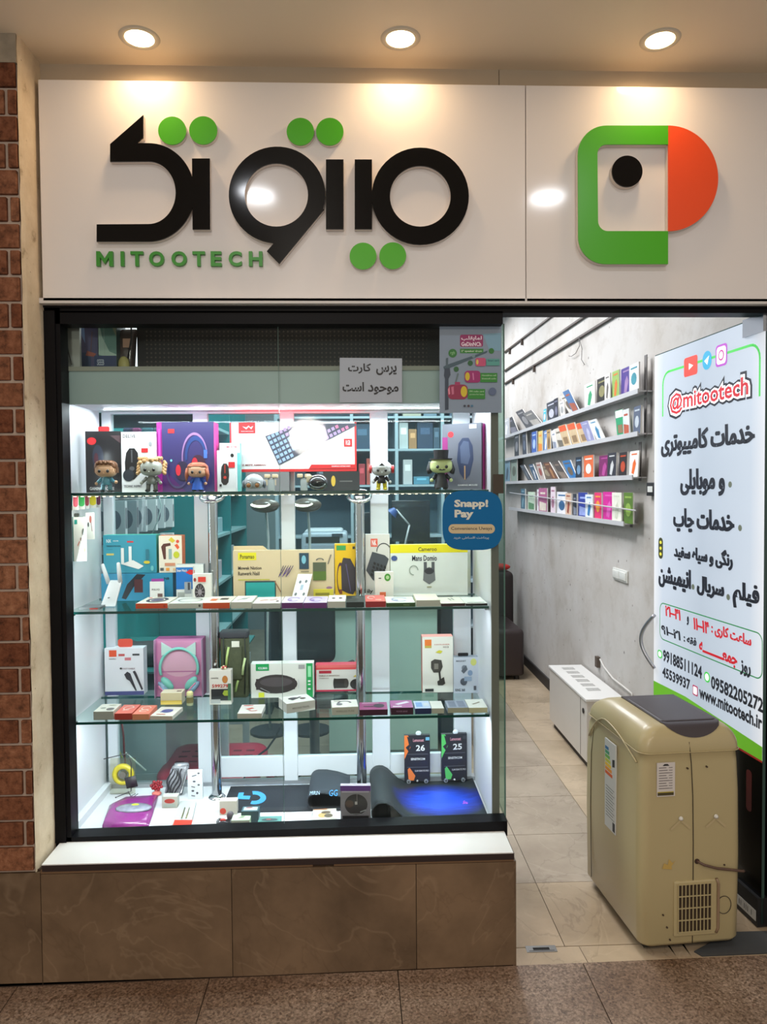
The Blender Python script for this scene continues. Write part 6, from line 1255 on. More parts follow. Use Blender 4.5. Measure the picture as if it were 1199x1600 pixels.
# red flower brooch
q = PZ(245, 1243, BZ); t = thing('red_flower', 'small dark red beaded flower ornament on the case floor', 'ornament', (q.x, q.y, BZ)); b = MB()
b.ell((q.x, q.y, BZ + .008), (.018, .014, .0078), M((224, 120, 110), .5), 12); b.build('base', t); b = MB()
for k in range(18): a = k * 2.4; r = .0048 * math.sqrt(k); b.ell((q.x + r * math.cos(a), q.y + .004, BZ + .034 + r * math.sin(a)), .0062, M((150, 20, 36), .3, coat=.4), 6)
tag(b.build('petals', t), kind='stuff')
b = MB(); b.cyl((q.x, q.y + .004, BZ + .012), (q.x, q.y + .004, BZ + .03), .003, None, M((60, 60, 50), .5), 6); b.build('stem', t)
# crumpled clear pack with dark cables
q = PZ(268, 1245, BZ); t = thing('cable_pack', 'crumpled clear pack of black and silver cables in the case', 'pack', (q.x, q.y, BZ)); zt = P(285, 1197, q.y + .02).z; b = MB(); random.seed(3)
def crump(p): return [p[0] + .018 * (p[2] - BZ) / .08 + random.uniform(-.003, .003), p[1] + .35 * (p[2] - BZ) + random.uniform(-.003, .003), p[2]]
b.rbox(q.x - .028, q.x + .034, q.y, q.y + .028, BZ + .001, zt, M((150, 150, 158), .15, coat=.8, noise=.8, scale=60, bump=.8, bscale=50), (.014, .014), (.01, .01), (.01, .02), n=5, fn=crump); b.build('film', t)
for k in range(5): b = MB(); b.tube([(q.x - .024 + .010 * k + .006 * math.sin(j + k) + .018 * j / 8, q.y - .003 + .035 * j / 8 , BZ + .006 + (zt - BZ - .02) * j / 8) for j in range(9)], .0028, M((44, 42, 50), .4), 6); b.build('cable', t)
prod('small clear topped box with a red print beside the cable pack', 253, 277, 1245, Yof(265, 1263, BZ), BZ, .03, (196, 190, 178), (206, 206, 198), [('e', .5, .62, .34, .2, (176, 60, 50)), ('r', .1, .1, .9, .35, (176, 186, 176))], group=None)
t, w_, h = prod('white card pack printed with rows of tiny tools', 293, 316, 1204, Yof(304, 1249, BZ), BZ, .012, (226, 228, 234), None, [('e', .75, .9, .08, .03, (90, 90, 96)), ('l', .3, .8, .6, .84, .03, (80, 80, 90)), ('e', .45, .62, .1, .03, (90, 90, 100)), ('e', .75, .5, .08, .03, (90, 90, 96)), ('l', .25, .45, .5, .42, .03, (90, 90, 96)), ('e', .35, .3, .1, .03, (70, 70, 80)), ('e', .65, .22, .08, .04, (80, 80, 90)), ('l', .25, .14, .5, .12, .03, (90, 90, 96))], group=None, name='card_pack', cat='pack')
# bristle cluster near the left pole
q = PZ(322, 1226, BZ); t = thing('key_bunch', 'little bunch of dark metal bits beside the left pole foot', 'trinket', (q.x, q.y, BZ)); b = MB(); b.tube([(q.x, q.y, BZ + .002), (q.x + .002, q.y, BZ + .04)], .004, M((60, 60, 66), .3, .8), 6); b.build('stem', t)
for k in range(3): b = MB(); b.ell((q.x - .008 + .008 * k, q.y - .004, BZ + .006), .005, M((44, 44, 50), .3, .5), 8); b.build('bit', t)
# red and clear tall blister
t = thing('blister_pack', 'clear blister with red lower half and two metal pins', 'pack', (*onf(285, 1280), BZ)); b = MB()
q = [onf(266, 1299), onf(297, 1299), onf(307, 1256), onf(282, 1256)]; b.add([(x, y, BZ + .0005) for x, y in q] + [(x, y, BZ + .010) for x, y in q], [(4, 5, 6, 7), (0, 1, 5, 4), (1, 2, 6, 5), (2, 3, 7, 6), (3, 0, 4, 7)], M((206, 206, 206), .15, coat=.7)); b.build('tray', t)
onplate(t, 'red_card', [(267, 1297), (297, 1297), (301, 1281), (273, 1281)], .0106, c_((214, 60, 44)))
b = MB(); b.box(q[0][0], q[1][0], q[0][1] - .001, q[0][1] + .001, BZ + .001, BZ + .0105, c_((206, 52, 40))); b.build('red_end', t)
for xx in (284, 291): a, c2 = PZ(xx, 1278, BZ + .013), PZ(xx + 5, 1262, BZ + .013); b = MB(); b.tube([a, c2], .0018, M((150, 140, 100), .3, .8), 6); b.build('pin', t)
# small boxes and tins in the centre
prod('white box with an orange dot and two tabs left of the mouse pad mark', 343, 370, 1252, Yof(357, 1274, BZ), BZ, .03, (216, 206, 194), None, [('e', .2, .3, .18, .22, (216, 70, 50))], group=None)
q = PZ(350, 1288, BZ); t = thing('earphone_set', 'tangled black and red clip earphones before the white box', 'earphones', (q.x, q.y, BZ)); DKP = M((40, 36, 44), .35, coat=.3)
b = MB(); b.tube([(q.x + .022 * math.cos(a), q.y + .014 * math.sin(a) + .008, BZ + .006 + .004 * math.sin(3 * a)) for a in [k * PI / 10 for k in range(20)]], .0045, DKP, 7, closed=True); b.build('band', t)
b = MB(); b.ell((q.x + .018, q.y + .022, BZ + .018), (.013, .010, .016), M((84, 74, 84), .3, coat=.3), 10); b.build('shell', t)
b = MB(); b.ell((q.x - .004, q.y + .004, BZ + .012), (.010, .006, .006), M((190, 50, 44), .4), 10); b.build('red_bud', t)
t, w_, h = prod('small white lidded box with green tinted top in the middle of the case', 361.5, 390, 1282, .118, BZ, .045, (206, 204, 190), (196, 216, 186), [('r', .08, .86, .92, .98, (222, 226, 220))], top=[('r', .1, .1, .9, .9, (190, 214, 176)), ('p', [(.3, .3), (.6, .45), (.7, .7), (.5, .6)], (110, 120, 100))], group=None)
prod('dark teal tin with a pale top behind the white lidded box', 377, 404, 1268, Yof(390, 1285, BZ), BZ, .04, (44, 66, 74), (60, 90, 100), (), top=[('r', .1, .2, .9, .8, (190, 200, 206)), ('e', .4, .7, .2, .12, (150, 80, 80))], group=None)
t, w_, h = prod('flat grey tin with a teal lid holding a dark clip', 402, 438, 1287, .122, BZ, .055, (110, 116, 116), (96, 150, 146), (), top=[('e', .5, .5, .36, .2, (70, 86, 90)), ('e', .45, .55, .12, .08, (170, 90, 90))], group=None)
t, w_, h = prod('clear square packet with gold and brown coins shown', 489, 527, 1287, .123, BZ, .10, (190, 186, 180), (216, 210, 200), (), top=[('e', .4, .5, .18, .18, (196, 166, 110)), ('e', .65, .45, .18, .14, (110, 100, 84)), ('e', .55, .7, .2, .1, (110, 96, 80)), ('r', .04, .92, .6, .98, (206, 130, 70))], group=None, rz=3, th=.008)
# mouse pads
PADM = M((34, 38, 48), .75, noise=.1, scale=80, bump=.2, bscale=300, name='cloth_pad')
def sheet(name, parent, prof, y0, y1, th, mat, ny=6, wob=None):
    """cloth sheet: profile (x, z) swept in depth"""
    b = MB(); vs = []; n_ = len(prof)
    for sgn in (0, 1):
        for i, (x, z) in enumerate(prof):
            a = prof[max(0, i - 1)]; c = prof[min(n_ - 1, i + 1)]; d = Vector((c[0] - a[0], c[1] - a[1])).normalized(); nx, nz = -d.y, d.x
            for j in range(ny + 1):
                t_ = j / ny; vs.append((x + nx * th * sgn + (wob(x, t_) if wob else 0), y0 + (y1 - y0) * t_, z + nz * th * sgn))
    m1 = ny + 1; o1 = n_ * m1; fs = []
    for i in range(n_ - 1):
        for j in range(ny): fs += [(i * m1 + j, (i + 1) * m1 + j, (i + 1) * m1 + j + 1, i * m1 + j + 1), (o1 + i * m1 + j + 1, o1 + (i + 1) * m1 + j + 1, o1 + (i + 1) * m1 + j, o1 + i * m1 + j)]
        for j in (0, ny): fs.append((i * m1 + j, (i + 1) * m1 + j, o1 + (i + 1) * m1 + j, o1 + i * m1 + j))
    for i in (0, n_ - 1): fs += [(i * m1 + j, i * m1 + j + 1, o1 + i * m1 + j + 1, o1 + i * m1 + j) for j in range(ny)]
    b.add(vs, fs, mat, True); return b.build(name, parent)
yA, yB = Yof(400, 1270, BZ), min(.455, Yof(400, 1216, BZ))
xl, xr = PZ(345, 1268, BZ).x, PZ(478, 1268, BZ).x
t = thing('mouse_pad', 'large dark mouse pad with a blue emblem, right end folded back over itself', 'mouse pad', ((xl + xr) / 2, (yA + yB) / 2, BZ))
xe_ = PZ(545, 1262, BZ).x; R_f = .030
prof = [(xl, BZ + .001), (xr - .02, BZ + .001), (xr + .03, BZ + .001), (xe_ - .02, BZ + .001)]
sheet('pad', t, prof, yA, yB - .01, .003, PADM)
xc = PZ(480, 1268, BZ).x + R_f
fold = [(xe_ + .004, BZ + .004), (xe_ - .03, BZ + .0045), (xc + .01, BZ + .0045)] + [(xc - R_f * math.sin(a), BZ + .0045 + R_f - R_f * math.cos(a)) for a in [k * PI / 10 for k in range(1, 11)]] + [(xc + .03, BZ + .064), (xc + .07, BZ + .056), (xe_ + .004, BZ + .040)]
sheet('folded_end', t, fold, yA - .002, yB - .02, -.003, M((44, 50, 60), .75, noise=.1, scale=80, bump=.2, bscale=300))
def onpad(name, parent, polys, z, mat):
    b = MB()
    for pts in polys: b.poly([(PZ(x, y, z).x, PZ(x, y, z).y, z) for x, y in pts], mat)
    return b.build(name, parent)
cx = lambda x, y: (330 + x * .2252, 1190 + y * .2252)
BL = M((60, 150, 220), .6, noise=0)
onpad('emblem_bar', t, [[cx(*p) for p in ((192, 216), (228, 214), (222, 236), (274, 238), (266, 262), (180, 258))]], BZ + .0052, BL)
b = MB(); ar = [cx(300 + 82 * math.cos(a), 250 - 46 * math.sin(a)) for a in [math.radians(d) for d in range(100, -111, -14)]]; ai = [cx(298 + 44 * math.cos(a), 250 - 22 * math.sin(a)) for a in [math.radians(d) for d in range(100, -111, -14)]]
n_ = len(ar); b.add([(PZ(x, y, BZ + .0052).x, PZ(x, y, BZ + .0052).y, BZ + .0052) for x, y in ar + ai], [(i, i + 1, n_ + i + 1, n_ + i) for i in range(n_ - 1)], BL); b.build('emblem_arc', t)
LB_ = M((70, 110, 150), .6, noise=0); b = MB()
for pts in ([(95, 165), (330, 160), (510, 156), (640, 156)], [(110, 150), (150, 132), (200, 140), (250, 160)], [(140, 156), (165, 135)]):
    for p, q in zip(pts, pts[1:]):
        a, c2 = PZ(*cx(*p), BZ + .0051), PZ(*cx(*q), BZ + .0051); b.add([(a.x, a.y - .0012, a.z), (c2.x, c2.y - .0012, c2.z), (c2.x, c2.y + .0012, c2.z), (a.x, a.y + .0012, a.z)], [(0, 1, 2, 3)], LB_)
tag(b.build('printed_lines', t), kind='stuff')
zf = BZ + .0665
def ptxt(s, x0, x1, y0, y1, z, mat, parent):
    a, c2 = PZ(x0, y1, z), PZ(x1, y0, z); b = MB(); b.textfit(s, a.x, c2.x, a.y, c2.y, 0, mat, lambda u, v, d: (u, v, z)); return b.build('printed_word', parent)
ptxt('MIRIN', 484, 500, 1236, 1242, BZ + .0690, M((170, 200, 220), .6, noise=0), t); 
a, c2 = P(515, 1250, yA - .004), P(528, 1240, yA - .004)
zc2 = BZ + .0625; ptxt('GG', 514, 528, 1234, 1244, zc2, BL, t)
# right pad
yA2, yB2 = .118, min(.45, Yof(700, 1212, BZ)); x0 = P(582, 1280, yA2).x; rr = .033; xc = x0 + rr; xE = P(764, 1285, yA2).x
prof = [(xc + .028, BZ + .012), (xc + .015, BZ + .003)] + [(xc - rr * math.sin(a), BZ + .001 + rr - rr * math.cos(a)) for a in [k * PI / 12 for k in range(0, 13)]] + [(xc + .012, BZ + .066), (xc + .030, BZ + .056), (xc + .050, BZ + .036), (xc + .068, BZ + .018), (xc + .09, BZ + .007), (xc + .12, BZ + .0035), (xc + .2, BZ + .0015), (xE - .06, BZ + .0015), (xE - .025, BZ + .004), (xE, BZ + .010)]
def b_blue(nt, b, tc):
    sx = N(nt, 'ShaderNodeSeparateXYZ'); nt.links.new(tc.outputs['Object'], sx.inputs[0])
    n = N(nt, 'ShaderNodeTexNoise', Scale=60., Detail=3.); mp = N(nt, 'ShaderNodeMapping'); mp.inputs['Scale'].default_value = (.25, 1.6, 1); nt.links.new(tc.outputs['Object'], mp.inputs[0]); nt.links.new(mp.outputs[0], n.inputs['Vector'])
    g = N(nt, 'ShaderNodeTexGradient', gradient_type='SPHERICAL'); m2 = N(nt, 'ShaderNodeMapping'); m2.inputs['Scale'].default_value = (5.2, 6.4, 0); m2.inputs['Location'].default_value = (.05, .05, 0); nt.links.new(tc.outputs['Object'], m2.inputs[0]); nt.links.new(m2.outputs[0], g.inputs[0])
    mu = N(nt, 'ShaderNodeMath', operation='MULTIPLY'); nt.links.new(g.outputs['Fac'], mu.inputs[0]); a = N(nt, 'ShaderNodeMath', operation='ADD'); a.inputs[1].default_value = .45; nt.links.new(n.outputs['Fac'], a.inputs[0]); nt.links.new(a.outputs[0], mu.inputs[1])
    nt.links.new(ramp(nt, mu.outputs[0], [(.08, (34, 40, 44)), (.30, (22, 40, 130)), (.6, (30, 74, 210))]), b.inputs['Base Color'])
xm = (xc + .09 + xE) / 2
t = thing('mouse_pad', 'rolled dark mouse pad with a bright blue printed glow under the two black packs', 'mouse pad', (xm, (yA2 + yB2) / 2, BZ))
sheet('pad', t, prof, yA2, yB2, .003, nodemat('printed_blue_cloth', b_blue, .6), ny=10)
a, c2 = PZ(723, 1256, BZ + .0052), PZ(735, 1251, BZ + .0052); b = MB(); b.textfit('Snake', a.x, c2.x, a.y, c2.y, 0, M((240, 90, 220), .5, noise=0, emit=.3), lambda u, v, d: (u + .3 * (v - a.y), v, BZ + .0052)); b.build('printed_word', t)
# black zip pack with mouse
t, w_, h = prod('clear zip pack with a dark mouse inside and purple header', 532, 579, 1228, Yof(555, 1286, BZ), BZ, .02, (150, 142, 152), None, [('r', 0, .86, 1, 1, (110, 60, 150)), ('r', .05, .82, .95, .86, (200, 190, 206)), ('e', .52, .5, .38, .28, (52, 44, 48)), ('l', .55, .55, .55, .78, .02, (140, 130, 130)), ('e', .3, .52, .14, .1, (90, 66, 56)), ('r', .48, .5, .56, .58, (210, 200, 200)), ('r', .06, .06, .94, .2, (50, 46, 50)), ('l', .65, .3, .85, .36, .03, (180, 180, 186)), ('r', .1, .24, .9, .26, (150, 150, 156))], rz=-3, group=None, name='zip_pack', cat='pack')
b = MB(); b.poly([(-w_ / 2 - .002, -.008, 0), (w_ / 2 + .002, -.008, 0), (w_ / 2 + .002, -.004, h), (-w_ / 2 - .002, -.004, h)], CLR); b.build('clear_film', t, local=True)
# two black packs with castor feet
for lb, x0_, x1_, yt, yb, c, n6, rz in (('black pack with orange curve and number, left of the two on the blue pad', 632, 672, 1149, 1224, (226, 120, 60), '26', 0), ('black pack with green curve and number, right of the two on the blue pad', 690, 730, 1147, 1222, (90, 190, 100), '25', 3)):
    z0 = BZ + .0062; Y = Yof((x0_ + x1_) / 2, yb, z0)
    t, w_, h = prod(lb, x0_, x1_, yt, Y, z0 + .008, .016, (40, 40, 46), None, [('p', [(.0, 1), (.14, 1), (.26, .84), (.24, .74), (.1, .6), (.0, .48)], c), ('p', [(.05, .74), (.2, .62), (.2, .72), (.28, .8), (.2, .95), (.1, .98), (.18, .8)], (44, 42, 50)), ('p', [(.12, .26), (.2, .30), (.42, .12), (.36, .02), (.16, .02)], c), ('t', .45, .66, .80, .79, W_, n6), ('t', .34, .86, .76, .93, (214, 150, 160), 'Lemonset'), ('t', .25, .46, .80, .51, W_, 'SENSITIVCOM'), ('r', .10, .30, .92, .315, (90, 90, 96)), ('r', .12, .585, .92, .60, (90, 90, 96)), ('t', .4, .21, .95, .25, (190, 186, 186), 'SLIM REMOTE PRO'), ('r', .83, .89, .98, .96, (110, 170, 200) if n6 == '26' else (60, 60, 66))], rz=rz, group='black packs on the blue pad', name='standing_pack', cat='pack')
    for sg in (-1, 1): b = MB(); b.cyl((sg * w_ * .34, -.004, .0), (sg * w_ * .34, .014, .0), .0078, None, M((190, 196, 204), .2, .6), 14); b.ell((sg * w_ * .34, -.005, 0), (.004, .002, .004), M((60, 60, 66), .4), 8); b.build('round_foot', t, local=True)
    b = MB(); b.ell((w_ * .06, .004, h + .006), (.011, .004, .009), M((226, 232, 240), .2, coat=.6), 12); b.build('hang_knob', t, local=True)
    b = MB(); b.ell((.0, -.002, .002), (.004, .002, .004), M((214, 210, 210), .4), 8); b.build('centre_pin', t, local=True)

# ================================================================ NOTICES ON THE GLASS
GY = YG - .002
def gx(u, v, d=0): q = P(u, v, GY); return (q.x, GY - d, q.z)
def notice(name, label, cat, outline, mat, items, th=.0008):
    q = P(*[sum(p[i] for p in outline) / len(outline) for i in (0, 1)], GY); t = thing(name, label, cat, (q.x, GY, q.z))
    b = MB(); b.prism(outline, 0, -th, mat, None, lambda u, v, d: gx(u, v, -d if d < 0 else d)); b.build('sheet', t)
    b = MB()
    for k, it in enumerate(items):
        d = th + .0003 + .00012 * k
        if it[0] == 't': 
            _, s, a0, a1, yb, yt, col, bold = it; b.textfit(s, a0, a1, yb, yt, d, M(col, .5, noise=0), gx, bold)
        else: b.poly([gx(x, y, d) for x, y in it[1]], M(it[2], .5, noise=0))
    tag(b.build('print', t), kind='stuff'); return t
notice('paper_notice', 'grey white paper notice with two lines of black Persian writing taped on the glass', 'notice', [(531, 559), (628.5, 560), (628.5, 629), (531, 629)], M((168, 176, 186), .6, noise=.03),
    [('t', persian('پرس'), 588, 620, 588, 571, (20, 20, 24), .03), ('t', persian('کارت'), 544, 580, 584, 568, (20, 20, 24), .03), ('t', persian('موحود'), 575, 623, 617, 601, (20, 20, 24), .03), ('t', persian('است'), 535.5, 569, 612, 597, (20, 20, 24), .03)])
sq = [(738.5 + 47 * math.copysign(abs(math.cos(a)) ** .55, math.cos(a)), 813 + 46.5 * math.copysign(abs(math.sin(a)) ** .55, math.sin(a))) for a in [k * PI / 24 for k in range(48)]]
pill = lambda x0, y0, x1, y1: rrect(x0, y0, x1, y1, min(abs(y1 - y0), abs(x1 - x0)) / 2.001)
notice('round_sticker', 'big blue rounded square payment sticker on the glass edge', 'sticker', sq, M((0, 98, 154), .4, noise=0, spec=.2),
    [('t', 'Snapp!', 710, 763, 795.5, 780.5, (214, 214, 200), .045), ('t', 'Pay', 710.5, 740, 812, 796.5, (214, 214, 200), .045), ('p', pill(701, 819, 773.5, 833.5), (200, 180, 140)), ('t', 'Convenience Uways', 705, 769, 829.5, 823, (30, 34, 50), .01), ('t', persian('پرداخت اقساطی خرید'), 709, 764, 843, 838, (190, 206, 214), .01)], th=.0012)
t = notice('wall_poster', 'tall grey blue poster with pink drum speakers in the upper corner of the glass', 'poster', [(687, 507), (784, 507), (784, 645), (687, 645)], M((124, 140, 158), .4, noise=.12, scale=5),
    [('p', [(755, 522), (783, 520), (783, 548), (765, 548)], (120, 160, 180)), ('p', rrect(719, 523, 755, 542, 3), (140, 30, 90)), ('t', persian('لماپقلب'), 721, 753, 533.5, 525, (230, 210, 220), .03), ('t', 'GeDinNCh', 721, 752, 541, 534.5, (230, 210, 220), .03),
     ('p', rrect(719, 545, 755.5, 552, 1), (40, 120, 40)), ('t', '2" speaker drum', 721, 753, 551, 547, (200, 220, 190), .01), ('p', arc(707.5, 552, 6.6, 6.8, 0, 345, 20), (36, 110, 40)), ('p', arc(768, 548.5, 4.2, 4.4, 0, 345, 20), (36, 110, 40)), ('p', arc(735, 567.5, 4, 4.3, 0, 345, 20), (30, 90, 44)), ('p', arc(713, 577, 4, 4.2, 0, 345, 20), (30, 90, 44)), ('t', 'rgb', 704, 711, 555, 549, (150, 200, 140), 0), 
     ('p', [(693, 573), (699, 570), (762, 548), (761, 551), (703, 575), (694, 577)], (60, 84, 96)), ('p', [(697, 560), (700.5, 559), (700, 573), (697, 573)], (70, 90, 100)), ('p', [(695, 576), (703, 575), (704, 586), (701, 592), (701, 640), (695.5, 641), (695.5, 592), (694, 587)], (44, 58, 76)), ('p', arc(740, 556.5, 2.6, 3, 0, 345, 14), (110, 136, 140)),
     ('p', rrect(700, 601, 731, 624, 7), (140, 28, 70)), ('p', arc(725, 612, 5, 8.5, 0, 345, 20), (206, 180, 30)), ('p', [(711, 598), (715, 583), (717, 584), (713, 598)], (90, 110, 110)), ('p', rrect(711, 597, 719, 602, 1), (160, 40, 90)), ('p', [(700, 609), (702.5, 604), (703.5, 616), (701, 617)], (214, 130, 150)), ('p', [(705, 605), (709, 604), (709.5, 616), (706, 617)], (190, 100, 130)),
     ('p', rrect(726, 579.5, 751, 598, 5.5), (150, 24, 100)), ('p', arc(730.5, 588.5, 3.6, 6.6, 0, 345, 20), (206, 180, 30)), ('p', [(738, 583), (740, 583), (741, 594), (739, 594)], (200, 110, 160)), ('p', rrect(743, 559.5, 759, 572.5, 3), (190, 70, 110)), ('p', arc(745.8, 566, 1.9, 4, 0, 345, 16), (210, 190, 80)),
     ('p', rrect(750.5, 583, 777, 597.5, .8), (40, 126, 40)), ('t', 'Handsfree call', 753, 775, 588, 585.5, (190, 220, 180), 0), ('t', 'bluetooth audio', 753, 775, 593, 590.5, (190, 220, 180), 0), ('p', rrect(731, 608, 758, 623.5, .8), (40, 126, 40)), ('t', 'FM radio card', 734, 756, 613, 610.5, (190, 220, 180), 0), ('t', 'powerful bass', 734, 756, 618, 615.5, (190, 220, 180), 0),
     ('p', rrect(760, 561, 780.5, 571.5, .6), (80, 150, 140)), ('t', 'Smart card', 762, 779, 565, 562.5, (20, 60, 90), .02), ('p', arc(769.5, 612, 6, 6.2, 0, 345, 20), (84, 100, 130)), ('p', arc(726, 634.5, 2, 1.8, 0, 330, 10), (50, 56, 70)), ('p', arc(732, 634.5, 2, 1.8, 0, 330, 10), (70, 50, 60)), ('p', arc(737.5, 634.5, 2, 1.8, 0, 330, 10), (60, 110, 140))])
# brown tag on the glass corner
b = MB(); b.box(P(770.5, 740, GY).x, P(787, 740, GY).x, GY - .0015, GY, P(780, 771, GY).z, P(780, 741, GY).z, M((58, 48, 36), .6)); tag(b.build('brown_tag'), 'small dark brown square stuck on the glass edge above the blue sticker', 'sticker')

# ================================================================ BOXES ON TOP OF THE CASE
ZT = FZ1 + .0062
prod('blue and purple picture box on top of the case, leftmost', 124, 152, 490, .24, ZT, .10, (92, 90, 130), None, [('p', [(0, .7), (.3, .5), (.25, .9), (.05, 1)], (120, 150, 206)), ('r', 0, 0, .6, .35, (56, 74, 110)), ('p', [(.3, .3), (.8, .28), (.9, .33), (.4, .38)], (170, 96, 80)), ('l', .6, .35, .7, .7, .03, (130, 90, 80))], group=None)
prod('green forest picture box on top of the case with blue foot band', 153, 181, 488, .22, ZT, .10, (110, 150, 142), (60, 90, 90), [('p', [(0, .3), (0, .9), (.2, .6), (.6, .35), (1, .3), (1, .2)], (180, 206, 196)), ('p', [(.5, 1), (1, 1), (1, .6), (.7, .8)], (170, 176, 150)), ('r', -.25, 0, 1, .28, (50, 66, 110)), ('t', -.1, .12, .3, .22, (190, 200, 220), 'SEEB'), ('l', .3, .9, .35, .3, .02, (170, 190, 184))], group=None)
t = thing('foil_bag', 'glossy brown and black foil bag slumped on top of the case', 'bag', (P(197, 560, .26).x, .26, ZT)); xa, xb = P(183, 560, .26).x, P(211, 560, .26).x
b = MB(); b.rbox(xa, xb, .26, .31, ZT + .001, P(195, 513, .26).z, M((96, 80, 76), .2, coat=.7, noise=.7, scale=25, bump=.6, bscale=30), (.01, .01), (.015, .015), (.01, .02), n=4, fn=lambda p: [p[0] + .012 * math.sin(p[2] * 60), p[1], p[2]]); b.build('bag_body', t)
b = MB(); b.ell((xa + .03, .235, ZT + .03), (.02, .012, .028), M((196, 186, 120), .4), 10); b.build('yellow_pouch', t); b = MB(); b.box(xa + .03, xb - .004, .228, .233, ZT + .085, ZT + .115, c_((196, 150, 126))); b.build('label', t)
b = MB(); a = P(205, 495, .22); c2 = P(200, 560, .22); b.tube([a, (a + c2) / 2 + Vector((.006, 0, 0)), c2], .003, M((24, 22, 26), .5), 6); tag(b.build('hanging_cable'), 'black cable hanging in front of the brown foil bag', 'cable')
b = MB(); b.tube([P(103, 530, .12), P(107, 550, .12), P(112, 570, .12)], .0018, M((60, 56, 54), .5), 6); tag(b.build('thin_cord'), 'thin grey cord in the upper left corner behind the glass', 'cord')
b = MB(); b.box(P(104, 540, .14).x - .01, P(124.5, 540, .14).x, .14, .155, ZT, 2.1, M((172, 172, 168), .5)); tag(b.build('white_upright_board'), 'off-white board standing in the upper left corner on the case', 'board')
# ================================================================ SHOP INTERIOR seen through the case
def cab(name, label, cat, x0, x1, y0, y1, z0, z1): return thing(name, label, cat, ((x0 + x1) / 2, (y0 + y1) / 2, z0))
TEALM = M((36, 132, 138), .45, noise=.05)
# teal open shelves on the left wall
t = cab('wall_shelf_unit', 'teal open shelf unit on the left wall with white shelves', 'shelf unit', WL, -.86, 2.05, 3.8, 0, 2.2)
for y in (2.05, 2.78, 3.5): b = MB(); b.box(WL + .002, -.86, y, y + .02, 0, 2.2, TEALM); b.build('upright', t)
for z in (.05, .55, .875, 1.175, 1.5, 1.85): b = MB(); b.box(WL + .002, -.862, 2.07, 3.5, z - .018, z, M((150, 190, 196), .4)); b.build('shelf_board', t)
random.seed(11)
for k, (y, z, hh, c, lb) in enumerate(((2.25, 1.175, .14, (206, 214, 218), 'white box on the teal unit, upper board, near'), (2.55, 1.175, .10, (150, 180, 190), 'pale blue box on the teal unit, upper board, far'), (2.9, 1.175, .22, (44, 60, 76), 'tall dark box on the teal unit, upper board'), (2.2, .875, .16, (120, 60, 100), 'plum box on the teal unit, middle board'), (2.5, .875, .12, (206, 196, 206), 'white round box on the teal unit, middle board'), (3.0, .875, .18, (190, 200, 206), 'grey white box on the teal unit, middle board, deep'), (2.3, .55, .18, (90, 110, 120), 'slate box on the teal unit, low board'), (2.6, 1.5, .16, (206, 206, 200), 'white box on the teal unit, high board'))):
    b = MB(); b.rbox(-1.08, -.90, y, y + .15, z + .001, z + hh, M(c, .5), (.004, .004), (.004, .004), (.004, .004), n=1, smooth=False); o = b.build('stock_box'); tag(o, lb, 'box', 'stock on the teal shelf unit')
# hanging stock near the left wall
b = MB(); b.box(WL + .001, WL + .03, .75, 1.9, 1.40, 1.43, M((60, 60, 64), .4)); rail1 = thing('hanging_rail', 'dark rail high on the teal wall for boxed accessories', 'rail', (WL, 1.3, 1.4)); b.build('bar', rail1)
for k in range(5): b = MB(); b.tube([(WL + .03, .85 + .2 * k, 1.415), (WL + .16, .85 + .2 * k, 1.42)], .004, M((150, 150, 150), .3, .8), 6); b.build('hook', rail1)
hang = []
for r, (z, hh) in enumerate(((1.262, .15), (1.09, .14))):
    if r: b = MB(); b.box(WL + .001, WL + .12, .75, 1.9, 1.235, 1.25, M((60, 60, 64), .4)); tag(b.build('hanging_rail'), 'lower dark rail on the teal wall for boxed accessories', 'rail')
    for k in range(9):
        y = .82 + .105 * k + random.uniform(-.01, .01); x = WL + .10 + .02 * (k % 3)
        if r == 1 and k in (1, 4): continue
        c = random.choice([(226, 226, 230), (216, 218, 224), (206, 208, 214), (190, 192, 200)])
        h_ = thing('hanging_carton', ('upper' if r == 0 else 'lower') + ' row accessory carton hung by the left wall, ' + ORD[k] + ' from the window', 'box', (x, y, z), 0, ('upper' if r == 0 else 'lower') + ' row of hung accessory cartons')
        m_ = MB(); m_.box(-.045, .045, 0, .03, 0, hh, M(c, .5, noise=0)); m_.build('carton', h_, local=True)
        m_ = MB(); m_.poly([(a, -.0006, q) for a, q in arc(.0, hh * .45, .028, hh * .28, 0, 345, 15)], M((110, 116, 130), .5, noise=0)); m_.poly([(-.035, -.0006, hh * .85), (-.01, -.0006, hh * .85), (-.01, -.0006, hh * .92), (-.035, -.0006, hh * .92)], M((60, 64, 76), .5, noise=0)); m_.poly([(.0456, .004, hh * .2), (.0456, .024, hh * .2), (.0456, .024, hh * .8), (.0456, .004, hh * .8)], M((120, 120, 130), .5, noise=0)); m_.build('printed_front', h_, local=True)
b = MB(); b.box(WL + .001, -.70, 1.02, 1.06, 1.735, 1.80, M((34, 36, 42), .5)); tag(b.build('dark_rail'), 'thick dark rail crossing above the black mouse box behind the glass', 'rail')
for k, (px, c, lb) in enumerate(((203, (48, 40, 90), 'dark violet'), (212, (150, 50, 110), 'pink edged'), (232, (60, 110, 126), 'dusty teal'), (250, (84, 110, 124), 'grey blue'), (268, (70, 80, 90), 'slate grey'), (286, (50, 56, 66), 'charcoal'))):
    X = P(px, 690, .98).x; b = MB(); b.rbox(X - .028, X + .024, .97, 1.01, 1.53 + .02 * (k % 2), 1.73, M(c, .35, coat=.4, noise=.5, scale=30, bump=.4), (.008, .008), (.01, .01), (.01, .01), n=2); tag(b.build('hanging_packet'), lb + ' plastic packet hung from the dark rail behind the top shelf', 'packet', 'packets on the dark rail')
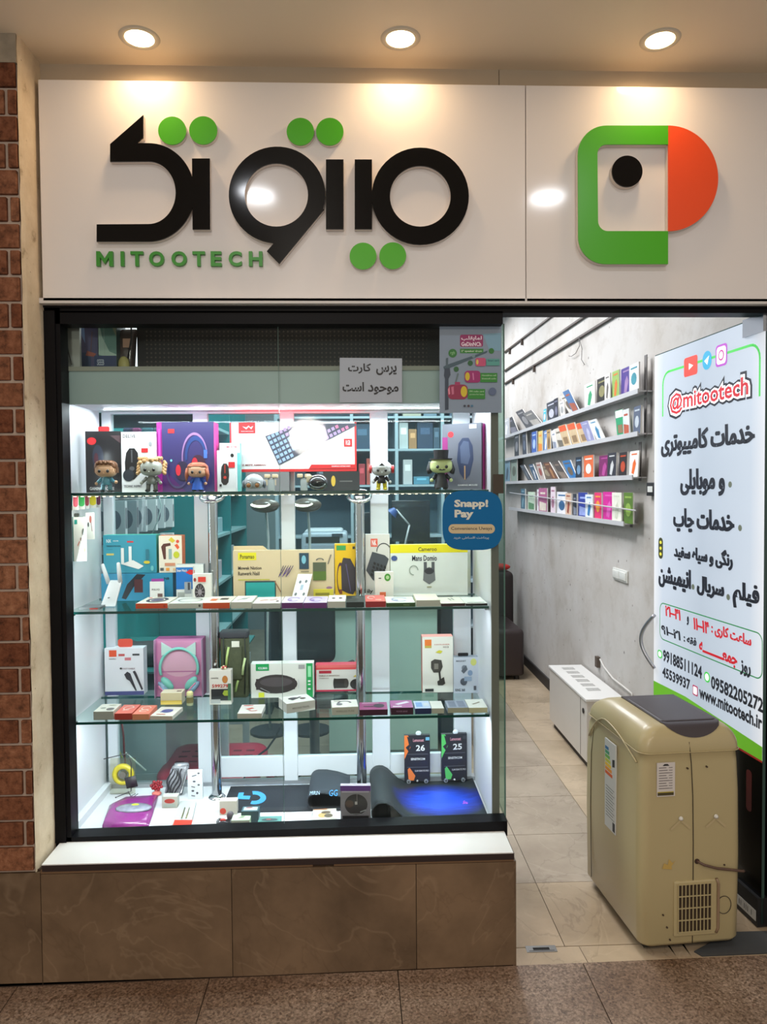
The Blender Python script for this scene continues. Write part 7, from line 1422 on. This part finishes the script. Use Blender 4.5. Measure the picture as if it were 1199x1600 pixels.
# gold strip and wall cable
b = MB(); b.box(WL + .001, WL + .02, 2.45, 2.50, 1.1, 1.75, M((150, 130, 96), .4, .5)); st(b.build('trim_gold_strip'))
b = MB(); b.tube([P(247, 768, 1.3), P(252, 790, 1.3), P(246, 815, 1.3), P(236, 838, 1.3)], .003, M((190, 206, 206), .4), 6); tag(b.build('pale_cable'), 'pale thin cable hanging against the teal wall', 'cable')
# left white desk with glass top
t = cab('glass_top_desk', 'white desk with a teal edged glass top by the left wall', 'desk', WL + .01, -.52, .72, 1.45, 0, .74)
DW = M((196, 200, 204), .45)
b = MB(); b.box(WL + .01, -.80, .78, 1.40, 0, .60, DW); b.build('cabinet', t)
b = MB(); b.box(WL + .03, -.82, .774, .78, .03, .28, M((206, 208, 212), .4)); b.build('door', t)
b = MB(); b.box(-.80, -.56, 1.34, 1.36, .30, .60, DW); b.build('modesty_panel', t)
for y in (.80, 1.38): b = MB(); b.box(-.575, -.545, y - .015, y + .015, 0, .71, DW); b.build('leg', t)
b = MB(); b.box(WL + .01, -.54, .74, 1.43, .60, .64, DW); b.build('desk_top', t)
b = MB(); b.box(WL + .01, -.52, .72, 1.45, .712, .720, M((60, 130, 130), .15, coat=.4, noise=0)); b.build('glass_sheet', t)
for k in range(2): b = MB(); b.cyl((-.9 + .3 * k, 1.0, .64), (-.9 + .3 * k, 1.0, .712), .012, None, CHROME, 10); b.build('spacer', t)
t = cab('jacket', 'crumpled black and grey jacket lying on the glass top desk', 'jacket', -1.0, -.7, .8, 1.1, .72, .8); random.seed(5)
b = MB(); b.rbox(-1.08, -.70, .80, 1.15, .7205, .775, M((60, 58, 62), .7, noise=.8, scale=12, bump=.6, bscale=14), (.06, .06), (.06, .06), (.01, .03), n=5, fn=lambda p: [p[0], p[1], p[2] + (.012 * math.sin(p[0] * 40) + .012 * math.sin(p[1] * 33) if p[2] > .735 else 0)]); b.build('cloth', t)
b = MB(); b.ell((-.80, 1.0, .76), (.12, .06, .03), M((170, 168, 170), .5, noise=.3), 12); b.build('lining', t)
b = MB(); b.ell((-.62, 1.15, .745), (.08, .06, .025), M((150, 30, 50), .5), 12); tag(b.build('red_pouch'), 'dark red pouch on the right end of the glass desk', 'pouch')
# red plastic stool chair
t = cab('plastic_stool', 'raspberry red plastic stool with slotted top, low behind the case', 'stool', -.84, -.40, .62, 1.06, 0, .33)
RP = M((176, 48, 72), .35, coat=.2, name='raspberry_plastic')
b = MB(); b.rbox(-.82, -.40, .62, 1.04, .265, .33, RP, (.07, .07), (.10, .10), (.02, .03), n=5); b.build('seat', t)
for r in range(3):
    for k in range(6):
        b = MB(); b.box(-.76 + .055 * k, -.725 + .055 * k, .76 + .06 * r, .775 + .06 * r, .3295, .331, M((96, 24, 40), .6, noise=0)); b.build('slot', t)
for x in (-.78, -.40):
    for y in (.68, .98): b = MB(); b.cyl((x, y, 0), (x * .98, y, .27), .016, .02, RP, 10); b.build('leg', t)
# counter of pale green panels
t = cab('service_counter', 'pale green panelled service counter behind the display case', 'counter', -.16, .44, 1.72, 2.1, 0, .83)
PG = M((196, 218, 210), .3, coat=.2, name='pale_green_panel')
for a, c2 in ((-.16, .13), (.135, .44)): b = MB(); b.box(a, c2 - .004, 1.72, 1.735, .02, .80, PG); b.build('front_panel', t)
b = MB(); b.box(-.16, .44, 1.736, 2.1, 0, .80, M((150, 160, 160), .5)); b.build('body', t)
b = MB(); b.box(-.18, .46, 1.70, 2.12, .80, .83, M((206, 210, 210), .35)); b.build('counter_top', t)
b = MB(); b.box(.465, .61, 1.80, 2.1, 0, .80, M((48, 50, 58), .5)); tag(b.build('dark_cabinet'), 'narrow charcoal cabinet at the right end of the green counter', 'cabinet')
# dark back desk and printer
t = cab('back_desk', 'dark slate desk along the middle of the shop carrying the printer', 'desk', -.85, .62, 2.45, 3.0, 0, 1.0)
b = MB(); b.box(-.60, .62, 2.45, 3.0, .96, 1.0, M((60, 72, 84), .4)); b.build('desk_top', t)
b = MB(); b.box(-.58, .60, 2.95, 2.97, .1, .96, M((66, 78, 90), .5)); b.build('back_panel', t)
for x in (-.58, .58): b = MB(); b.box(x - .02, x + .02, 2.47, 2.97, 0, .96, M((66, 78, 90), .5)); b.build('side_panel', t)
xa, xb = P(471, 850, 2.5).x, P(543, 850, 2.5).x; zt = P(500, 828, 2.5).z
t = cab('printer', 'pale grey office printer with a dark slot on the back desk', 'printer', xa, xb, 2.5, 2.8, 1.0, zt); GPR = M((176, 190, 206), .4)
b = MB(); b.rbox(xa, xb, 2.50, 2.82, 1.001, zt - .02, GPR, (.02, .02), (.01, .01), (.01, .03), n=3); b.build('body', t)
b = MB(); b.rbox(xa + .02, xb - .03, 2.52, 2.80, zt - .022, zt, M((196, 206, 216), .4), (.02, .02), (.01, .01), (.0, .015), n=3); b.build('scanner_lid', t)
b = MB(); b.box(xa + .03, xb - .05, 2.497, 2.51, zt - .085, zt - .045, M((30, 34, 40), .4)); b.build('paper_slot', t)
b = MB(); b.box(xb - .10, xb - .03, 2.492, 2.505, zt - .045, zt - .025, M((60, 70, 84), .3)); b.build('control_panel', t)
b = MB(); b.box(xa + .02, xb - .02, 2.495, 2.505, 1.02, zt - .10, M((160, 172, 188), .4)); b.build('paper_tray', t)
# black office chair
t = cab('office_chair', 'black office chair between the case and the green counter', 'chair', -.34, -.12, 1.2, 1.6, 0, .9)
OC = M((30, 32, 38), .45, noise=.1, name='black_mesh')
xa, xb = P(462, 1000, 1.35).x, P(518, 1000, 1.35).x
b = MB(); b.rbox(xa - .05, xb + .02, 1.33, 1.38, P(490, 1035, 1.35).z, P(490, 930, 1.35).z, OC, (.04, .04), (.01, .01), (.04, .05), n=3); b.build('backrest', t)
zs_ = P(490, 1080, 1.35).z; b = MB(); b.rbox(xa - .10, xb + .08, 1.18, 1.52, zs_ - .05, zs_ + .02, OC, (.06, .06), (.06, .06), (.02, .02), n=3); b.build('seat', t)
xm = (xa + xb) / 2; b = MB(); b.cyl((xm, 1.36, .10), (xm, 1.36, zs_ - .05), .025, None, M((110, 112, 118), .3, .8), 12); b.build('gas_column', t)
b = MB(); b.tube([(xm, 1.39, zs_ - .03), (xm, 1.42, zs_ + .06), (xm, 1.38, P(490, 1020, 1.35).z)], .018, OC, 8); b.build('back_stem', t)
for k in range(5):
    a = k * 2 * PI / 5 + .3; e = (xm + .22 * math.cos(a), 1.36 + .22 * math.sin(a)); b = MB(); b.tube([(xm, 1.36, .10), (*e, .06)], .015, OC, 7); b.build('leg', t); b = MB(); b.cyl((e[0] - .012, e[1], .025), (e[0] + .012, e[1], .025), .025, None, OC, 10); b.build('caster', t)
for sg in (-1, 1): b = MB(); x = xm + sg * .17; b.tube([(x, 1.40, zs_), (x + sg * .02, 1.36, zs_ + .14), (x, 1.22, zs_ + .16)], .014, OC, 7); b.build('armrest', t)
# screens and lamps on the back desk
for k, (xa_, xb_, y0, y1, lb) in enumerate(((612, 672, 782, 846, 'dark computer screen on the back desk right of the white stile'), (553, 579, 800, 846, 'dark screen edge partly behind the right pole'))):
    xa, xb = P(xa_, 800, 2.62).x, P(xb_, 800, 2.62).x; z1, z0 = P(640, y0, 2.62).z, P(640, y1, 2.62).z; t = cab('computer_screen', lb, 'monitor', xa, xb, 2.6, 2.7, 1.0, z1)
    b = MB(); b.rbox(xa, xb, 2.62, 2.645, z0, z1, M((26, 32, 44), .25, coat=.3), (.005, .005), (.003, .003), (.005, .005), n=1); b.build('panel', t)
    b = MB(); b.box((xa + xb) / 2 - .02, (xa + xb) / 2 + .02, 2.645, 2.66, 1.005, z0 + .05, M((30, 32, 38), .4)); b.build('neck', t); b = MB(); b.box((xa + xb) / 2 - .09, (xa + xb) / 2 + .09, 2.58, 2.72, 1.0005, 1.008, M((30, 32, 38), .4)); b.build('foot', t)
q = P(632, 850, 2.5); t = thing('desk_lamp', 'white jointed desk lamp arm in front of the dark screen', 'lamp', (q.x, 2.54, 1.0)); WM_ = M((206, 210, 216), .35)
b = MB(); b.cyl((q.x, 2.54, 1.0005), (q.x, 2.54, 1.015), .06, None, WM_, 20); b.build('base', t)
a1, a2, a3 = P(634, 846, 2.5), P(640, 820, 2.5), P(619, 796, 2.5)
b = MB(); b.tube([(q.x, 2.54, 1.01), a1, a2], .006, WM_, 6); b.tube([a2, a3], .006, WM_, 6); b.build('arm', t); b = MB(); b.cyl(a3, a3 + Vector((-.03, 0, -.03)), .02, .04, M((60, 90, 160), .4), 14); b.build('shade', t)
for k, (px, py, lb) in enumerate(((480, 789, 'oval dark lamp head with a glowing arc, right of the centre stile'), (414, 790, 'oval dark lamp head with a glowing arc, left of the centre stile'))):
    q = P(px, py, 2.0); t = thing('oval_lamp', lb, 'lamp', (q.x, q.y, q.z)); b = MB(); b.ell((0, 0, 0), (.085, .05, .042), M((96, 84, 76), .35, coat=.4), 18); b.build('shade', t, local=True)
    b = MB(); b.tube([(.052 * math.cos(a) - .02, -.052 + .012 * abs(math.cos(a)), .010 + .014 * math.sin(a)) for a in [PI * 1.0 + PI * i / 10 for i in range(11)]], .0065, M((255, 248, 230), .5, emit=5., noise=0), 8); b.build('light_tube', t, local=True)
    b = MB(); b.tube([(0, .03, 0), (.01, .06, -.20), (-.01, .10, -.9), (0, .12, -q.z + .01)], .008, M((200, 204, 206), .4), 7); b.build('stand', t, local=True)
    b = MB(); b.cyl((0, .12, -q.z + .0005), (0, .12, -q.z + .015), .12, None, M((60, 60, 64), .4), 18); b.build('foot', t, local=True)
# back wall shelf unit
t = cab('back_shelf_unit', 'tall pale blue grey shelf unit on the back wall full of boxes', 'shelf unit', -.6, .98, 3.3, 3.62, 0, 2.3)
BB = M((176, 196, 208), .45); BP = M((96, 120, 136), .55)
for x in (-.60, -.03, .31, .66, .98): b = MB(); b.box(x - .012, x + .012, 3.3, 3.6, 0, 2.3, BB); b.build('upright', t)
b = MB(); b.box(-.6, .98, 3.6, 3.62, 0, 2.3, BP); b.build('back_panel', t)
ZB = [P(650, y, 3.3).z for y in (757, 701, 650)] + [1.1, .75, .4, 2.28]
for z in ZB: b = MB(); b.box(-.588, .968, 3.302, 3.598, z - .016, z, BB); b.build('shelf_board', t)
z1, z2, z3 = ZB[:3]
for k, (x, w_, hh, zz0, c, nm) in enumerate(((.33, .07, .20, z2, (196, 204, 206), 'white'), (.405, .06, .15, z2, (176, 130, 84), 'tan'), (.47, .12, .20, z2, (44, 62, 90), 'navy'), (.595, .045, .16, z2, (70, 90, 110), 'slate'), (.70, .12, .18, z2, (96, 110, 130), 'dusty blue'), (.83, .11, .13, z2, (150, 70, 100), 'rose'), (-.01, .12, .19, z2, (50, 76, 100), 'dark teal'), (.12, .10, .17, z2, (74, 90, 116), 'steel'), (.36, .07, .19, z1, (206, 206, 210), 'white'), (.44, .12, .06, z1, (90, 150, 176), 'sky blue'), (.70, .09, .12, z1, (150, 156, 160), 'grey'), (.82, .10, .17, z1, (60, 70, 84), 'charcoal'), (.02, .05, .16, z1, (176, 60, 70), 'red'), (.08, .05, .20, z1, (190, 90, 80), 'coral'), (.14, .10, .12, z1, (84, 96, 110), 'slate'), (-.30, .10, .16, z1, (96, 104, 116), 'grey blue'), (-.5, .12, .2, z1, (70, 84, 96), 'storm'), (-.35, .12, .18, z2, (150, 160, 170), 'pale grey'), (-.18, .1, .14, z2, (190, 196, 200), 'off white'), (.36, .14, .15, z3, (180, 176, 160), 'cream'), (.52, .10, .12, z3, (120, 140, 156), 'blue grey'), (.72, .15, .17, z3, (90, 104, 130), 'indigo'))):
    b = MB(); b.rbox(x, x + w_, 3.33, 3.50, zz0 + .001, zz0 + hh, M(c, .5), (.003, .003), (.003, .003), (.003, .003), n=1, smooth=False)
    b.poly([(x + w_ * .2, 3.3292, zz0 + hh * .55), (x + w_ * .8, 3.3292, zz0 + hh * .55), (x + w_ * .8, 3.3292, zz0 + hh * .8), (x + w_ * .2, 3.3292, zz0 + hh * .8)], M(tuple(min(255, int(v * 1.25) + 20) for v in c), .5, noise=0))
    tag(b.build('stock_box'), f'{nm} box on the {"upper" if zz0 == z3 else "middle" if zz0 == z2 else "lower"} visible board of the back shelf unit', 'box', 'stock on the back shelf unit')
# loose cables near the left rear corner of the case
for nm, lb, pts, r, c, Y in (('yellow_cable', 'yellow cable hanging down at the left behind the case floor', [(174, 1128), (178, 1150), (186, 1172), (191, 1184)], .003, (206, 200, 90), .52), ('red_cable', 'dark red cable hanging behind the case beside the yellow one', [(190, 1128), (193, 1150), (194, 1175), (196, 1196)], .004, (120, 30, 34), .53), ('white_cable', 'white cable sloping down to the lower rear rail', [(196, 1176), (212, 1190), (228, 1204)], .0035, (206, 206, 200), .54),
    ('lamp_cable', 'black cable with a lump crossing the teal wall low down', [(262, 1126), (274, 1136), (288, 1142), (305, 1152)], .005, (26, 24, 30), .6), ('black_cable', 'black cable curving down behind the pane near the centre seam', [(440, 1130), (432, 1150), (418, 1170), (396, 1186), (370, 1240)], .004, (34, 32, 38), .62)):
    b = MB(); b.tube([(PXX(x, y, WL + .012) if nm == 'lamp_cable' else P(x, y, Y)) for x, y in pts], r * (1.6 if nm == 'lamp_cable' else 1), M(c, .45), 7)
    if nm == 'lamp_cable': b.ell(PXX(275, 1137, WL + .014), (.012, .03, .02), M(c, .45), 10)
    tag(b.build(nm), lb, 'cable')
